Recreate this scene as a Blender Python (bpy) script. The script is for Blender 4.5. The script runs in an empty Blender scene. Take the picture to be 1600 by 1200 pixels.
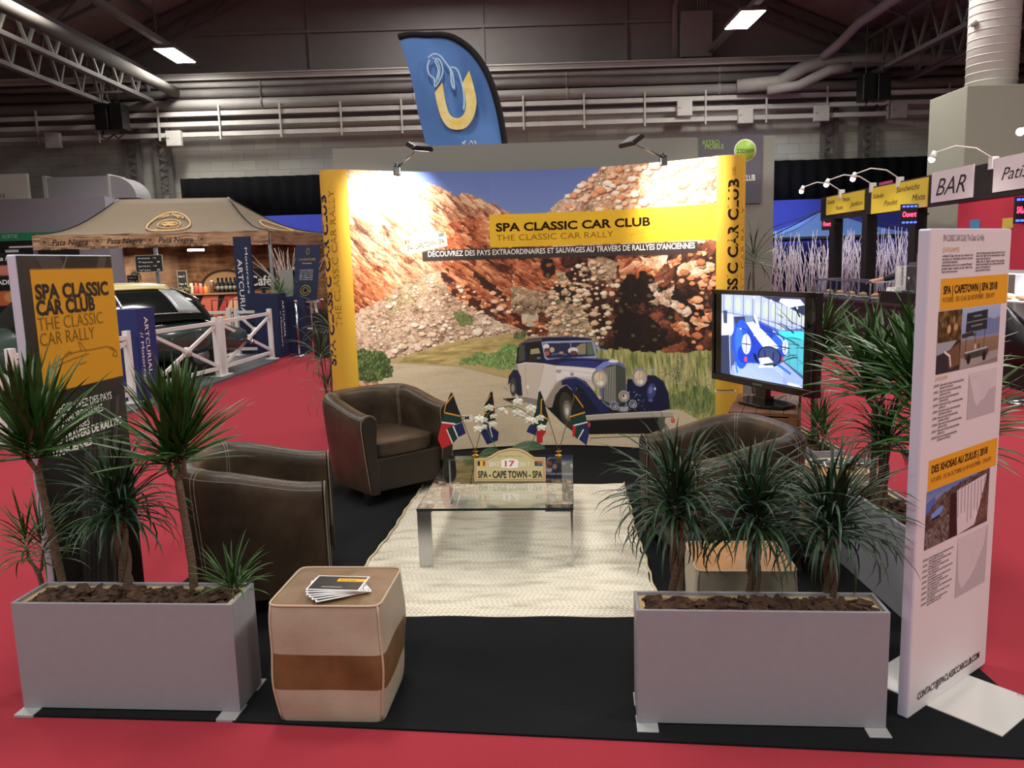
import bpy, math, random
import numpy as np
from mathutils import Matrix, Vector
C = bpy.context.scene.collection
PI = math.pi
R = math.radians

# ------------------------------------------------------------------ camera, world, lights, exposure
cam = bpy.data.cameras.new('camera')
cam.sensor_width = 36; cam.lens = 36*1260/1600; cam.sensor_fit = 'HORIZONTAL'; cam.clip_end = 200
camo = bpy.data.objects.new('camera', cam); C.objects.link(camo)
pitch = R(8.6); roll = R(1.75)
fw = Vector((0, math.cos(pitch), -math.sin(pitch)))
rt0 = Vector((1, 0, 0)); up0 = rt0.cross(fw)
rt = rt0*math.cos(roll) - up0*math.sin(roll); up = rt.cross(fw)
camo.matrix_world = Matrix(((rt.x, up.x, -fw.x, 0), (rt.y, up.y, -fw.y, 0), (rt.z, up.z, -fw.z, 1.55), (0, 0, 0, 1)))
sc = bpy.context.scene
sc.camera = camo
sc.view_settings.view_transform = 'Standard'; sc.view_settings.look = 'None'
sc.view_settings.gamma = 1; sc.view_settings.use_curve_mapping = False
sc.view_settings.exposure = 0.32
try:
    sc.cycles.use_denoising = True
    sc.cycles.max_bounces = 8; sc.cycles.transparent_max_bounces = 12; sc.cycles.sample_clamp_indirect = 4
except Exception: pass
w = bpy.data.worlds.new('hall_air'); sc.world = w; w.use_nodes = True
w.node_tree.nodes['Background'].inputs[0].default_value = (1, .97, .95, 1)
w.node_tree.nodes['Background'].inputs[1].default_value = 0.20

def area_light(loc, size, sizey, power, color=(1, .96, .9), rot=(0, 0, 0), name='hall_lamp_light', spread=180):
    l = bpy.data.lights.new(name, 'AREA'); l.shape = 'RECTANGLE'; l.size = size; l.size_y = sizey
    l.energy = power; l.color = color; l.spread = R(spread)
    o = bpy.data.objects.new(name, l); C.objects.link(o); o.location = loc; o.rotation_euler = rot
    return o
def aim(o, target):
    d = Vector(target) - Vector(o.location); o.rotation_euler = d.to_track_quat('-Z', 'Y').to_euler()
def spot_light(loc, target, power, angle=80, blend=.6, size=.05, color=(1, .93, .82), name='spot_light'):
    l = bpy.data.lights.new(name, 'SPOT'); l.energy = power; l.spot_size = R(angle); l.spot_blend = blend
    l.shadow_soft_size = size; l.color = color
    o = bpy.data.objects.new(name, l); C.objects.link(o); o.location = loc; aim(o, target); return o

HALL = [(-7.7, 20, 6.55), (-7.7, 14.6, 6.55), (-7.7, 8.5, 6.55), (-7.7, 2.5, 6.55), (5.3, 18.5, 6.55), (5.3, 12.5, 6.55), (5.3, 6.5, 6.55),
        (5.3, .5, 6.55), (-1.2, 19.5, 8.2), (-1.2, 12, 8.2), (-1.2, 4.5, 8.2), (-1.2, -2, 8.2), (-7.7, -4, 6.55), (5.3, -5, 6.55)]
for p in HALL:
    area_light((p[0], p[1], p[2]-.07), 1.2 if p[1] < 14 else .45, 1.3, (235 if p[1] < 4 else 190) if p[1] < 14 else 110)

# ------------------------------------------------------------------ helpers
def hx(h):
    h = h.lstrip('#'); c = [int(h[i:i+2], 16)/255 for i in (0, 2, 4)]
    return tuple((x/12.92 if x <= .04045 else ((x+.055)/1.055)**2.4) for x in c)
MATS = {}
def mat(name, col, rough=.5, metal=0, noise=None, bump=None, emit=0, spec=.5, trans=0, ior=1.45, col2=None, coat=0, stretch=None, alpha=1):
    if name in MATS: return MATS[name]
    m = bpy.data.materials.new(name); m.use_nodes = True; nt = m.node_tree; b = nt.nodes['Principled BSDF']
    c = hx(col) if isinstance(col, str) else col
    b.inputs['Base Color'].default_value = (*c, 1); b.inputs['Roughness'].default_value = rough
    b.inputs['Metallic'].default_value = metal; b.inputs['Specular IOR Level'].default_value = spec
    b.inputs['Transmission Weight'].default_value = trans; b.inputs['IOR'].default_value = ior
    b.inputs['Coat Weight'].default_value = coat
    if emit:
        b.inputs['Emission Color'].default_value = (*c, 1); b.inputs['Emission Strength'].default_value = emit
    tc = None
    def coords():
        t = nt.nodes.new('ShaderNodeTexCoord'); mp = nt.nodes.new('ShaderNodeMapping'); nt.links.new(t.outputs['Object'], mp.inputs[0])
        if stretch: mp.inputs['Scale'].default_value = stretch
        return mp
    if noise:
        tc = coords(); n = nt.nodes.new('ShaderNodeTexNoise'); n.inputs['Scale'].default_value = noise[0]; n.inputs['Detail'].default_value = 6
        n.inputs['Roughness'].default_value = .6
        nt.links.new(tc.outputs[0], n.inputs['Vector'])
        rp = nt.nodes.new('ShaderNodeValToRGB'); rp.color_ramp.elements[0].position = .3; rp.color_ramp.elements[1].position = .7
        c2 = hx(col2) if col2 else tuple(x*(1-noise[1]) for x in c)
        rp.color_ramp.elements[0].color = (*c2, 1); rp.color_ramp.elements[1].color = (*c, 1)
        nt.links.new(n.outputs[0], rp.inputs[0]); nt.links.new(rp.outputs[0], b.inputs['Base Color'])
    if bump:
        tc = tc or coords(); n = nt.nodes.new('ShaderNodeTexNoise'); n.inputs['Scale'].default_value = bump[0]; n.inputs['Detail'].default_value = 4
        nt.links.new(tc.outputs[0], n.inputs['Vector'])
        bp = nt.nodes.new('ShaderNodeBump'); bp.inputs['Strength'].default_value = bump[1]; bp.inputs['Distance'].default_value = .01
        nt.links.new(n.outputs[0], bp.inputs['Height']); nt.links.new(bp.outputs[0], b.inputs['Normal'])
    MATS[name] = m; return m
def print_mat(name, rough=.45, emit=0):
    if name in MATS: return MATS[name]
    m = bpy.data.materials.new(name); m.use_nodes = True; nt = m.node_tree; b = nt.nodes['Principled BSDF']
    a = nt.nodes.new('ShaderNodeAttribute'); a.attribute_name = 'ink'
    nt.links.new(a.outputs['Color'], b.inputs['Base Color']); b.inputs['Roughness'].default_value = rough
    b.inputs['Specular IOR Level'].default_value = .3
    if emit:
        nt.links.new(a.outputs['Color'], b.inputs['Emission Color']); b.inputs['Emission Strength'].default_value = emit
        b.inputs['Base Color'].default_value = (0, 0, 0, 1); nt.links.remove(b.inputs['Base Color'].links[0])
    MATS[name] = m; return m

class MB:
    def __init__(s): s.v = []; s.f = []; s.m = []; s.s = []
    def add(s, vs, fs, m=0, sm=False):
        o = len(s.v); s.v += [tuple(p) for p in vs]
        for f in fs: s.f.append(tuple(i+o for i in f)); s.m.append(m); s.s.append(sm)
        return s
    def bx(s, x0, x1, y0, y1, z0, z1, m=0):
        return s.add([(x0,y0,z0),(x1,y0,z0),(x1,y1,z0),(x0,y1,z0),(x0,y0,z1),(x1,y0,z1),(x1,y1,z1),(x0,y1,z1)],
            [(0,3,2,1),(4,5,6,7),(0,1,5,4),(1,2,6,5),(2,3,7,6),(3,0,4,7)], m)
    def box(s, c, d, rz=0, m=0, M=None):
        q = Matrix.Rotation(rz, 4, 'Z') if M is None else M
        vs = []
        for z in (-.5, .5):
            for x, y in ((-.5,-.5),(.5,-.5),(.5,.5),(-.5,.5)):
                vs.append(Vector(c) + q.to_3x3() @ Vector((x*d[0], y*d[1], z*d[2])))
        return s.add(vs, [(0,3,2,1),(4,5,6,7),(0,1,5,4),(1,2,6,5),(2,3,7,6),(3,0,4,7)], m)
    def beam(s, a, b, w, h, m=0, upv=(0,0,1)):
        a = Vector(a); b = Vector(b); d = (b-a).normalized(); u = Vector(upv)
        if abs(d.dot(u)) > .98: u = Vector((0,1,0))
        x = d.cross(u).normalized(); y = x.cross(d).normalized()
        vs = [p + x*i*w/2 + y*j*h/2 for p in (a, b) for i, j in ((-1,-1),(1,-1),(1,1),(-1,1))]
        return s.add(vs, [(0,3,2,1),(4,5,6,7),(0,1,5,4),(1,2,6,5),(2,3,7,6),(3,0,4,7)][:], m)
    def tube(s, pts, r, n=8, m=0, cap=True):
        pts = [Vector(p) for p in pts]; k = len(pts)
        rs = r if isinstance(r, (list, tuple)) else [r]*k
        vs = []; px = None
        for i, p in enumerate(pts):
            d = (pts[min(i+1, k-1)] - pts[max(i-1, 0)]).normalized()
            if px is None:
                u = Vector((0,0,1)) if abs(d.z) < .9 else Vector((1,0,0)); x = d.cross(u).normalized()
            else: x = (px - d*px.dot(d)).normalized()
            px = x; y = d.cross(x)
            for j in range(n):
                a = 2*PI*j/n; vs.append(p + (x*math.cos(a) + y*math.sin(a))*rs[i])
        fs = [(i*n+j, i*n+(j+1)%n, (i+1)*n+(j+1)%n, (i+1)*n+j) for i in range(k-1) for j in range(n)]
        if cap: fs += [tuple(range(n-1, -1, -1)), tuple((k-1)*n+j for j in range(n))]
        return s.add(vs, fs, m, True)
    def lathe(s, prof, c=(0,0,0), n=24, m=0, M=None):
        vs = []; k = len(prof)
        for r, z in prof:
            for j in range(n):
                a = 2*PI*j/n; p = Vector((r*math.cos(a), r*math.sin(a), z))
                vs.append((M @ p if M else p) + Vector(c))
        fs = [(i*n+j, i*n+(j+1)%n, (i+1)*n+(j+1)%n, (i+1)*n+j) for i in range(k-1) for j in range(n)]
        fs += [tuple(range(n-1, -1, -1)), tuple((k-1)*n+j for j in range(n))]
        return s.add(vs, fs, m, True)
    def ball(s, c, r, n=12, m=0, sc=(1,1,1), M=None):
        prof = [(max(r*math.sin(PI*i/n), 1e-4), -r*math.cos(PI*i/n)) for i in range(n+1)]
        q = Matrix.Diagonal((*sc, 1)); q = (M @ q) if M else q
        return s.lathe(prof, c, n*2, m, q.to_3x3())
    def prism(s, poly, t0, t1, mp, m=0):
        n = len(poly); vs = [mp(x, y, t0) for x, y in poly] + [mp(x, y, t1) for x, y in poly]
        fs = [tuple(range(n-1, -1, -1)), tuple(range(n, 2*n))] + [(i, (i+1)%n, n+(i+1)%n, n+i) for i in range(n)]
        return s.add(vs, fs, m)
    def surf(s, fn, nu, nv, m=0, sm=True, closed=False, flip=False):
        vs = [fn(i/(nu if closed else nu), j/nv) for i in range(nu + (0 if closed else 1)) for j in range(nv+1)]
        cu = nu if closed else nu+1; fs = []
        for i in range(nu):
            a = i; b = (i+1) % cu
            for j in range(nv):
                q = (a*(nv+1)+j, b*(nv+1)+j, b*(nv+1)+j+1, a*(nv+1)+j+1)
                fs.append(q[::-1] if flip else q)
        return s.add(vs, fs, m, sm)
    def build(s, name, mats, parent=None, bevel=0, loc=None, rz=0, sub=0, solid=0, fixn=True):
        me = bpy.data.meshes.new(name); me.from_pydata([tuple(p) for p in s.v], [], s.f)
        if not isinstance(mats, (list, tuple)): mats = [mats]
        for q in mats: me.materials.append(q)
        me.polygons.foreach_set('material_index', s.m); me.polygons.foreach_set('use_smooth', s.s)
        if fixn:
            import bmesh
            b = bmesh.new(); b.from_mesh(me); bmesh.ops.recalc_face_normals(b, faces=b.faces); b.to_mesh(me); b.free()
        me.update()
        o = bpy.data.objects.new(name, me); C.objects.link(o)
        if parent: o.parent = parent
        if loc: o.location = loc
        o.rotation_euler = (0, 0, rz)
        if solid:
            q = o.modifiers.new('solid', 'SOLIDIFY'); q.thickness = solid; q.offset = 0
        if bevel:
            q = o.modifiers.new('bevel', 'BEVEL'); q.width = bevel; q.segments = 2; q.limit_method = 'ANGLE'; q.angle_limit = R(40)
        if sub:
            q = o.modifiers.new('sub', 'SUBSURF'); q.levels = sub; q.render_levels = sub
        return o

def tag(o, label=None, cat=None, group=None, kind=None):
    if label: o['label'] = label
    if cat: o['category'] = cat
    if group: o['group'] = group
    if kind: o['kind'] = kind
    return o
def thing(name, label, cat, loc=(0,0,0), rz=0, group=None):
    o = bpy.data.objects.new(name, None); C.objects.link(o); o.location = loc; o.rotation_euler = (0, 0, rz)
    o.empty_display_size = .1
    return tag(o, label, cat, group)
def struct(o): o['kind'] = 'structure'; return o
def copy_tree(o, parent=None):
    c = o.copy(); C.objects.link(c); c.parent = parent
    for ch in list(o.children): copy_tree(ch, c)
    return c
def smooth(pts, n=5, closed=False):
    P_ = [Vector(p) for p in pts]; N = len(P_); out = []
    for i in range(N if closed else N-1):
        g = (lambda k: P_[k % N]) if closed else (lambda k: P_[min(max(k, 0), N-1)])
        p0, p1, p2, p3 = g(i-1), g(i), g(i+1), g(i+2)
        for k in range(n):
            u = k/n; out.append(.5*((2*p1)+(-p0+p2)*u+(2*p0-5*p1+4*p2-p3)*u*u+(-p0+3*p1-3*p2+p3)*u**3))
    return out if closed else out+[P_[-1]]
def lerp(a, b, t): return a + (b-a)*t
def ss(t): t = min(1, max(0, t)); return t*t*(3-2*t)

TXT = {}
def text_geo(s, weight, shear):
    k = (s, weight, shear)
    if k in TXT: return TXT[k]
    cu = bpy.data.curves.new('t', 'FONT'); cu.body = s; cu.offset = weight; cu.shear = shear; cu.resolution_u = 3
    o = bpy.data.objects.new('t', cu); me = bpy.data.meshes.new_from_object(o)
    v = np.zeros(len(me.vertices)*3); me.vertices.foreach_get('co', v); v = v.reshape(-1, 3)
    f = [tuple(p.vertices) for p in me.polygons]
    bpy.data.objects.remove(o); bpy.data.curves.remove(cu); bpy.data.meshes.remove(me)
    TXT[k] = (v, f); return v, f
def text(parent, s, m, p0, p1, h, mp, weight=0, shear=0, name='lettering', off=.0012, up=None):
    """letters from p0 to p1 (both on the baseline, cm on the surface), capital height h cm; mp(u, v, out) gives the point"""
    v, f = text_geo(s, weight, shear)
    x0, x1 = v[:, 0].min(), v[:, 0].max(); L = math.hypot(p1[0]-p0[0], p1[1]-p0[1])
    d = ((p1[0]-p0[0])/L, (p1[1]-p0[1])/L); n = up or (-d[1], d[0])
    vs = []
    for x, y, z in v:
        a = (x-x0)/(x1-x0)*L; b = y/.73*h
        vs.append(mp(p0[0]+d[0]*a+n[0]*b, p0[1]+d[1]*a+n[1]*b, off))
    b = MB(); b.add(vs, f); return b.build(name, m, parent, fixn=False)

# ------------------------------------------------------------------ ink: printed pictures as fine meshes with a colour per point
_rng = np.random.RandomState(5); _T = _rng.rand(256, 256, 4)
def vnoise(x, y, k=0):
    xi = np.floor(x).astype(int); yi = np.floor(y).astype(int); fx = x-xi; fy = y-yi
    fx = fx*fx*(3-2*fx); fy = fy*fy*(3-2*fy); T = _T[..., k % 4]
    a = T[(xi+17*k) & 255, yi & 255]; b = T[(xi+1+17*k) & 255, yi & 255]; c = T[(xi+17*k) & 255, (yi+1) & 255]; d = T[(xi+1+17*k) & 255, (yi+1) & 255]
    return (a*(1-fx)+b*fx)*(1-fy)+(c*(1-fx)+d*fx)*fy
def fbm(x, y, k=0, o=4):
    r = 0; a = .5; t = 0
    for i in range(o): r = r + a*vnoise(x*2**i+i*7.3, y*2**i+i*3.1, k+i); t += a; a *= .55
    return r/t
def worley(x, y, k=0, diamond=.0):
    xi = np.floor(x).astype(int); yi = np.floor(y).astype(int)
    f1 = np.full(x.shape, 9.); f2 = f1.copy(); idr = np.zeros(x.shape); dx = idr.copy(); dy = idr.copy()
    for i in (-1, 0, 1):
        for j in (-1, 0, 1):
            T = _T[(xi+i+31*k) & 255, (yi+j+13*k) & 255]
            ax = x-(xi+i+T[..., 0]); ay = y-(yi+j+T[..., 1]); d = np.abs(ax)*(.6+.8*T[..., 3]) + np.abs(ay)*(1.4-.8*T[..., 3]) if diamond else np.hypot(ax, ay)
            n = d < f1; f2 = np.where(n, f1, np.minimum(f2, d)); idr = np.where(n, T[..., 2], idr)
            dx = np.where(n, ax, dx); dy = np.where(n, ay, dy); f1 = np.where(n, d, f1)
    return f1, f2, idr, dx, dy
def rocks(X, Y, size, ang=0, st=1, k=0, crack=.16):
    """broken rock: angular shards at three scales, each facet tilted at random, dark clefts between"""
    a = R(ang); u = (X*math.cos(a)+Y*math.sin(a))/(size*st); v = (-X*math.sin(a)+Y*math.cos(a))/size
    wx = fbm(u*1.1, v*1.1, k, 3)-.5; wy = fbm(u*1.1+31, v*1.1, k+1, 3)-.5
    f1, f2, r, dx, dy = worley(u+wx*1.1, v+wy*1.1, k, 1)
    tilt = (r*7.3 % 1)*6.28; sh = .55 + .5*(r-.5) + .38*(dx*np.cos(tilt)+dy*np.sin(tilt)) + .35*dy
    e = np.clip((f2-f1)/crack, 0, 1)**.6
    return np.clip(sh, 0, 1.2)*(.22+.78*e), r, e
def ramp(t, stops):
    t = np.clip(t, 0, 1); ps = [s[0] for s in stops]; cs = np.array([[int(s[1][i:i+2], 16)/255 for i in (0, 2, 4)] for s in stops])
    return np.stack([np.interp(t, ps, cs[:, i]) for i in range(3)], -1)
def c3(h): return np.array([int(h[i:i+2], 16)/255 for i in (0, 2, 4)])
class Art:
    def __init__(s, x0, x1, y0, y1, res):
        s.nx = int(round((x1-x0)/res))+1; s.ny = int(round((y1-y0)/res))+1
        s.X, s.Y = np.meshgrid(np.linspace(x0, x1, s.nx), np.linspace(y0, y1, s.ny)); s.res = res
        s.c = np.zeros((s.ny, s.nx, 3))
    def mask(s, poly, soft=0):
        m = np.zeros(s.X.shape); P = np.array(poly, float); r = s.res
        ix = np.where((s.X[0] >= P[:, 0].min()-2*r) & (s.X[0] <= P[:, 0].max()+2*r))[0]; iy = np.where((s.Y[:, 0] >= P[:, 1].min()-2*r) & (s.Y[:, 0] <= P[:, 1].max()+2*r))[0]
        if len(ix) == 0 or len(iy) == 0: return m
        sl = (slice(iy[0], iy[-1]+1), slice(ix[0], ix[-1]+1)); X = s.X[sl]; Y = s.Y[sl]
        if soft:
            X = X + (fbm(X/soft, Y/soft, 3)-.5)*soft*1.4; Y = Y + (fbm(X/soft+40, Y/soft, 1)-.5)*soft*1.4
        acc = 0
        for ox, oy in ((-.25, -.25), (.25, -.25), (-.25, .25), (.25, .25)):
            x = X+ox*r; y = Y+oy*r; ins = np.zeros(X.shape, bool)
            for i in range(len(P)):
                xa, ya = P[i]; xb, yb = P[i-1]
                if ya == yb: continue
                ins ^= ((ya > y) != (yb > y)) & (x < (xb-xa)*(y-ya)/(yb-ya)+xa)
            acc = acc + ins
        m[sl] = acc/4; return m
    def put(s, m, col, a=1):
        m = (m*a)[..., None]; col = c3(col) if isinstance(col, str) else col
        s.c = s.c*(1-m) + col*m
    def poly(s, p, col, a=1, soft=0):
        if soft: return s.put(s.mask(p, soft), col, a)
        P = np.array(p, float); r = s.res; i0, i1 = np.searchsorted(s.X[0], (P[:, 0].min()-r, P[:, 0].max()+r)); j0, j1 = np.searchsorted(s.Y[:, 0], (P[:, 1].min()-r, P[:, 1].max()+r))
        if i0 == i1 or j0 == j1: return
        q = Art.__new__(Art); q.X = s.X[j0:j1, i0:i1]; q.Y = s.Y[j0:j1, i0:i1]; q.res = r; m = (q.mask(p)*a)[..., None]
        s.c[j0:j1, i0:i1] = s.c[j0:j1, i0:i1]*(1-m) + (c3(col) if isinstance(col, str) else col)*m
    def ell(s, c, rx, ry, col, rot=0, a=1):
        an = R(rot); g = max(rx, ry)+s.res*2
        ix = np.searchsorted(s.X[0], (c[0]-g, c[0]+g)); iy = np.searchsorted(s.Y[:, 0], (c[1]-g, c[1]+g))
        if ix[0] == ix[1] or iy[0] == iy[1]: return
        sl = (slice(*iy), slice(*ix)); x = s.X[sl]-c[0]; y = s.Y[sl]-c[1]
        u = (x*math.cos(an)+y*math.sin(an))/rx; v = (-x*math.sin(an)+y*math.cos(an))/ry
        m = (np.clip((1-np.hypot(u, v))*min(rx, ry)/s.res+.5, 0, 1)*a)[..., None]
        s.c[sl] = s.c[sl]*(1-m) + (c3(col) if isinstance(col, str) else col)*m
    def line(s, pts, w, col, a=1):
        for p, q in zip(pts, pts[1:]):
            dx = q[0]-p[0]; dy = q[1]-p[1]; L = max(dx*dx+dy*dy, 1e-9)
            x0, x1 = sorted((p[0], q[0])); y0, y1 = sorted((p[1], q[1])); g = w+s.res*2
            ix = np.where((s.X[0] >= x0-g) & (s.X[0] <= x1+g))[0]; iy = np.where((s.Y[:, 0] >= y0-g) & (s.Y[:, 0] <= y1+g))[0]
            if len(ix) == 0 or len(iy) == 0: continue
            sl = (slice(iy[0], iy[-1]+1), slice(ix[0], ix[-1]+1)); X = s.X[sl]; Y = s.Y[sl]
            t = np.clip(((X-p[0])*dx+(Y-p[1])*dy)/L, 0, 1); d = np.hypot(X-p[0]-t*dx, Y-p[1]-t*dy)
            m = (np.clip((w/2-d)/s.res+.5, 0, 1)*a)[..., None]
            s.c[sl] = s.c[sl]*(1-m) + (c3(col) if isinstance(col, str) else col)*m
    def rocks(s, m, size, ang, st, k, stops, crack=.16, detail=.5):
        iy, ix = np.where(m > 0)
        if len(iy) == 0: return
        sl = (slice(iy.min(), iy.max()+1), slice(ix.min(), ix.max()+1)); X = s.X[sl]; Y = s.Y[sl]
        sh, r, e = rocks(X, Y, size, ang, st, k, crack); s2, r2, e2 = rocks(X, Y, size*.42, ang+8, st*.9, k+3, .22); s3, r3, e3 = rocks(X, Y, size*.2, ang-6, 1.2, k+5, .3)
        big = fbm(X/size/5, Y/size/5, k+2, 3)-.5
        t = sh*(1-detail)*.95 + s2*detail*.75 + (s3-.4)*.22 + .55*big
        mm = m[sl][..., None]; s.c[sl] = s.c[sl]*(1-mm) + ramp(t, stops)*mm
    def mesh(s, name, m, parent, mp):
        me = bpy.data.meshes.new(name); nx, ny = s.nx, s.ny
        P = mp(s.X, s.Y); co = np.stack(P, -1).reshape(-1, 3).astype(np.float32)
        I = np.arange(nx*ny).reshape(ny, nx); q = np.stack([I[:-1, :-1], I[:-1, 1:], I[1:, 1:], I[1:, :-1]], -1).reshape(-1)
        nf = (nx-1)*(ny-1)
        me.vertices.add(nx*ny); me.vertices.foreach_set('co', co.ravel())
        me.loops.add(nf*4); me.loops.foreach_set('vertex_index', q.astype(np.int32))
        me.polygons.add(nf); me.polygons.foreach_set('loop_start', np.arange(0, nf*4, 4, dtype=np.int32))
        me.update(calc_edges=True)
        at = me.color_attributes.new('ink', 'FLOAT_COLOR', 'POINT'); c = np.clip(s.c, 0, 1)
        lin = np.where(c <= .04045, c/12.92, ((c+.055)/1.055)**2.4)
        at.data.foreach_set('color', np.concatenate([lin, np.ones((ny, nx, 1))], -1).astype(np.float32).ravel())
        me.polygons.foreach_set('use_smooth', np.ones(nf, bool))
        me.materials.append(m); me.validate()
        o = bpy.data.objects.new(name, me); C.objects.link(o); o.parent = parent
        return o

# ------------------------------------------------------------------ floor and hall shell
red = mat('red_carpet', '#a43743', .95, noise=(260, .28), bump=(400, .3), spec=.1)
b = MB(); b.bx(-16, 14, -8, 22.3, -.12, 0); struct(b.build('floor', red))
wallm = mat('painted_block_wall', '#a7a59c', .9, noise=(.9, .22), spec=.2)
def block_wall():
    m = bpy.data.materials.new('block_wall'); m.use_nodes = True; nt = m.node_tree; bs = nt.nodes['Principled BSDF']
    t = nt.nodes.new('ShaderNodeTexCoord'); mp = nt.nodes.new('ShaderNodeMapping'); mp.inputs['Rotation'].default_value = (R(90), 0, 0)
    br = nt.nodes.new('ShaderNodeTexBrick'); br.inputs['Scale'].default_value = 1
    br.inputs['Color1'].default_value = (*hx('#a9a79d'), 1); br.inputs['Color2'].default_value = (*hx('#9c9a92'), 1); br.inputs['Mortar'].default_value = (*hx('#8c8a82'), 1)
    br.inputs['Mortar Size'].default_value = .008; br.inputs['Brick Width'].default_value = .6; br.inputs['Row Height'].default_value = .26
    nt.links.new(t.outputs['Object'], mp.inputs[0]); nt.links.new(mp.outputs[0], br.inputs['Vector'])
    nt.links.new(br.outputs['Color'], bs.inputs['Base Color']); bs.inputs['Roughness'].default_value = .9; return m
bw = block_wall()
b = MB(); b.bx(-16, 14, 22, 22.3, 0, 5.35); struct(b.build('wall_back', bw))
gable = mat('gable_wall', '#7c7876', .95, noise=(.5, .25))
b = MB(); b.prism([(-16, 5.35), (14, 5.35), (14, 7.3), (8.9, 7.3), (-.9, 11.3), (-10.6, 7.3), (-16, 7.3)], 22, 22.3, lambda x, y, t: (x, t, y))
struct(b.build('wall_back_gable', gable))
b = MB(); b.bx(-.5, -.44, 21.95, 22, 6.6, 10.6); b.bx(3.2, 3.26, 21.95, 22, 6.6, 9.2); b.bx(-5, -4.94, 21.95, 22, 6.6, 9.2)
b.bx(-8, 7.5, 21.93, 22, 7.55, 7.62); struct(b.build('trim_1', gable))
# roof: two slopes with purlins, and low side aisles
roofm = mat('roof_boards', '#8c807a', .9, noise=(3, .3), stretch=(1, .2, 1))
beam = mat('grey_steel', '#63605c', .6, noise=(6, .2))
b = MB()
for s, x0, x1 in ((-1, -.9, -10.6), (1, -.9, 8.9)):
    b.add([(x0, -8, 11.2), (x0, 22, 11.2), (x1, 22, 7.2), (x1, -8, 7.2), (x0, -8, 11.4), (x0, 22, 11.4), (x1, 22, 7.4), (x1, -8, 7.4)],
          [(0,1,2,3), (7,6,5,4), (0,4,5,1), (2,6,7,3), (1,5,6,2), (0,3,7,4)])
b.bx(-16, -10.6, -8, 22, 7.2, 7.4); b.bx(8.9, 14, -8, 22, 7.2, 7.4)
struct(b.build('ceiling', roofm))
b = MB()
for i in range(1, 5):
    for s, x1 in ((-1, -10.6), (1, 8.9)):
        x = lerp(-.9, x1, i/5); z = lerp(11.2, 7.2, i/5) - .06; b.bx(x-.04, x+.04, -8, 22, z-.14, z)
struct(b.build('ceiling_purlins', beam))
b = MB()
for y in (21.6, 18.6, 15.2, 11.5, 7.5, 3.5):
    for x1 in (-10.6, 8.9):
        b.beam((-.9, y, 11.0), (x1, y, 7.0), .08, .2); b.beam((-.9, y, 10.55), (x1, y, 6.6), .06, .08)
        for k in range(12):
            u0, u1 = k/12, (k+1)/12
            b.beam((lerp(-.9, x1, u0), y, lerp(11, 7, u0)), (lerp(-.9, x1, u1), y, lerp(10.55, 6.6, u1)), .03, .03)
struct(b.build('ceiling_rafters', mat('dark_rafter', '#5a5654', .7)))
b = MB(); b.bx(-16.2, -16, -8, 22, 0, 7.2); struct(b.build('wall_left', wallm))
b = MB(); b.bx(14, 14.2, -8, 22, 0, 7.2); struct(b.build('wall_right', wallm))

# ------------------------------------------------------------------ the stand: black carpet, rug
blk = mat('black_carpet', '#1b1d1f', .95, noise=(300, .35), bump=(400, .3), spec=.1)
SA = R(4.4)
def S(u, v):            # stand axes: u to the right along the front, v into the stand
    ox, oy = 1.66, 2.30; c, s = math.cos(SA), math.sin(SA)
    return (ox + u*c + v*s, oy - u*s + v*c)
b = MB(); q = [(-3.50, -.04), (.02, -.04), (.02, 5.0), (-3.50, 5.0)]
q = [(-1.80, 2.675), (-1.05, 2.60), (1.69, 2.235), (1.70, 2.80), (1.84, 4.60), (2.05, 7.3), (-1.52, 7.3), (-1.62, 4.60)]
b.prism(q, 0, .008, lambda x, y, t: (x, y, t))
tag(b.build('stand_carpet', blk), 'black carpet laid on the red floor under the whole lounge stand', 'carpet')

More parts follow.
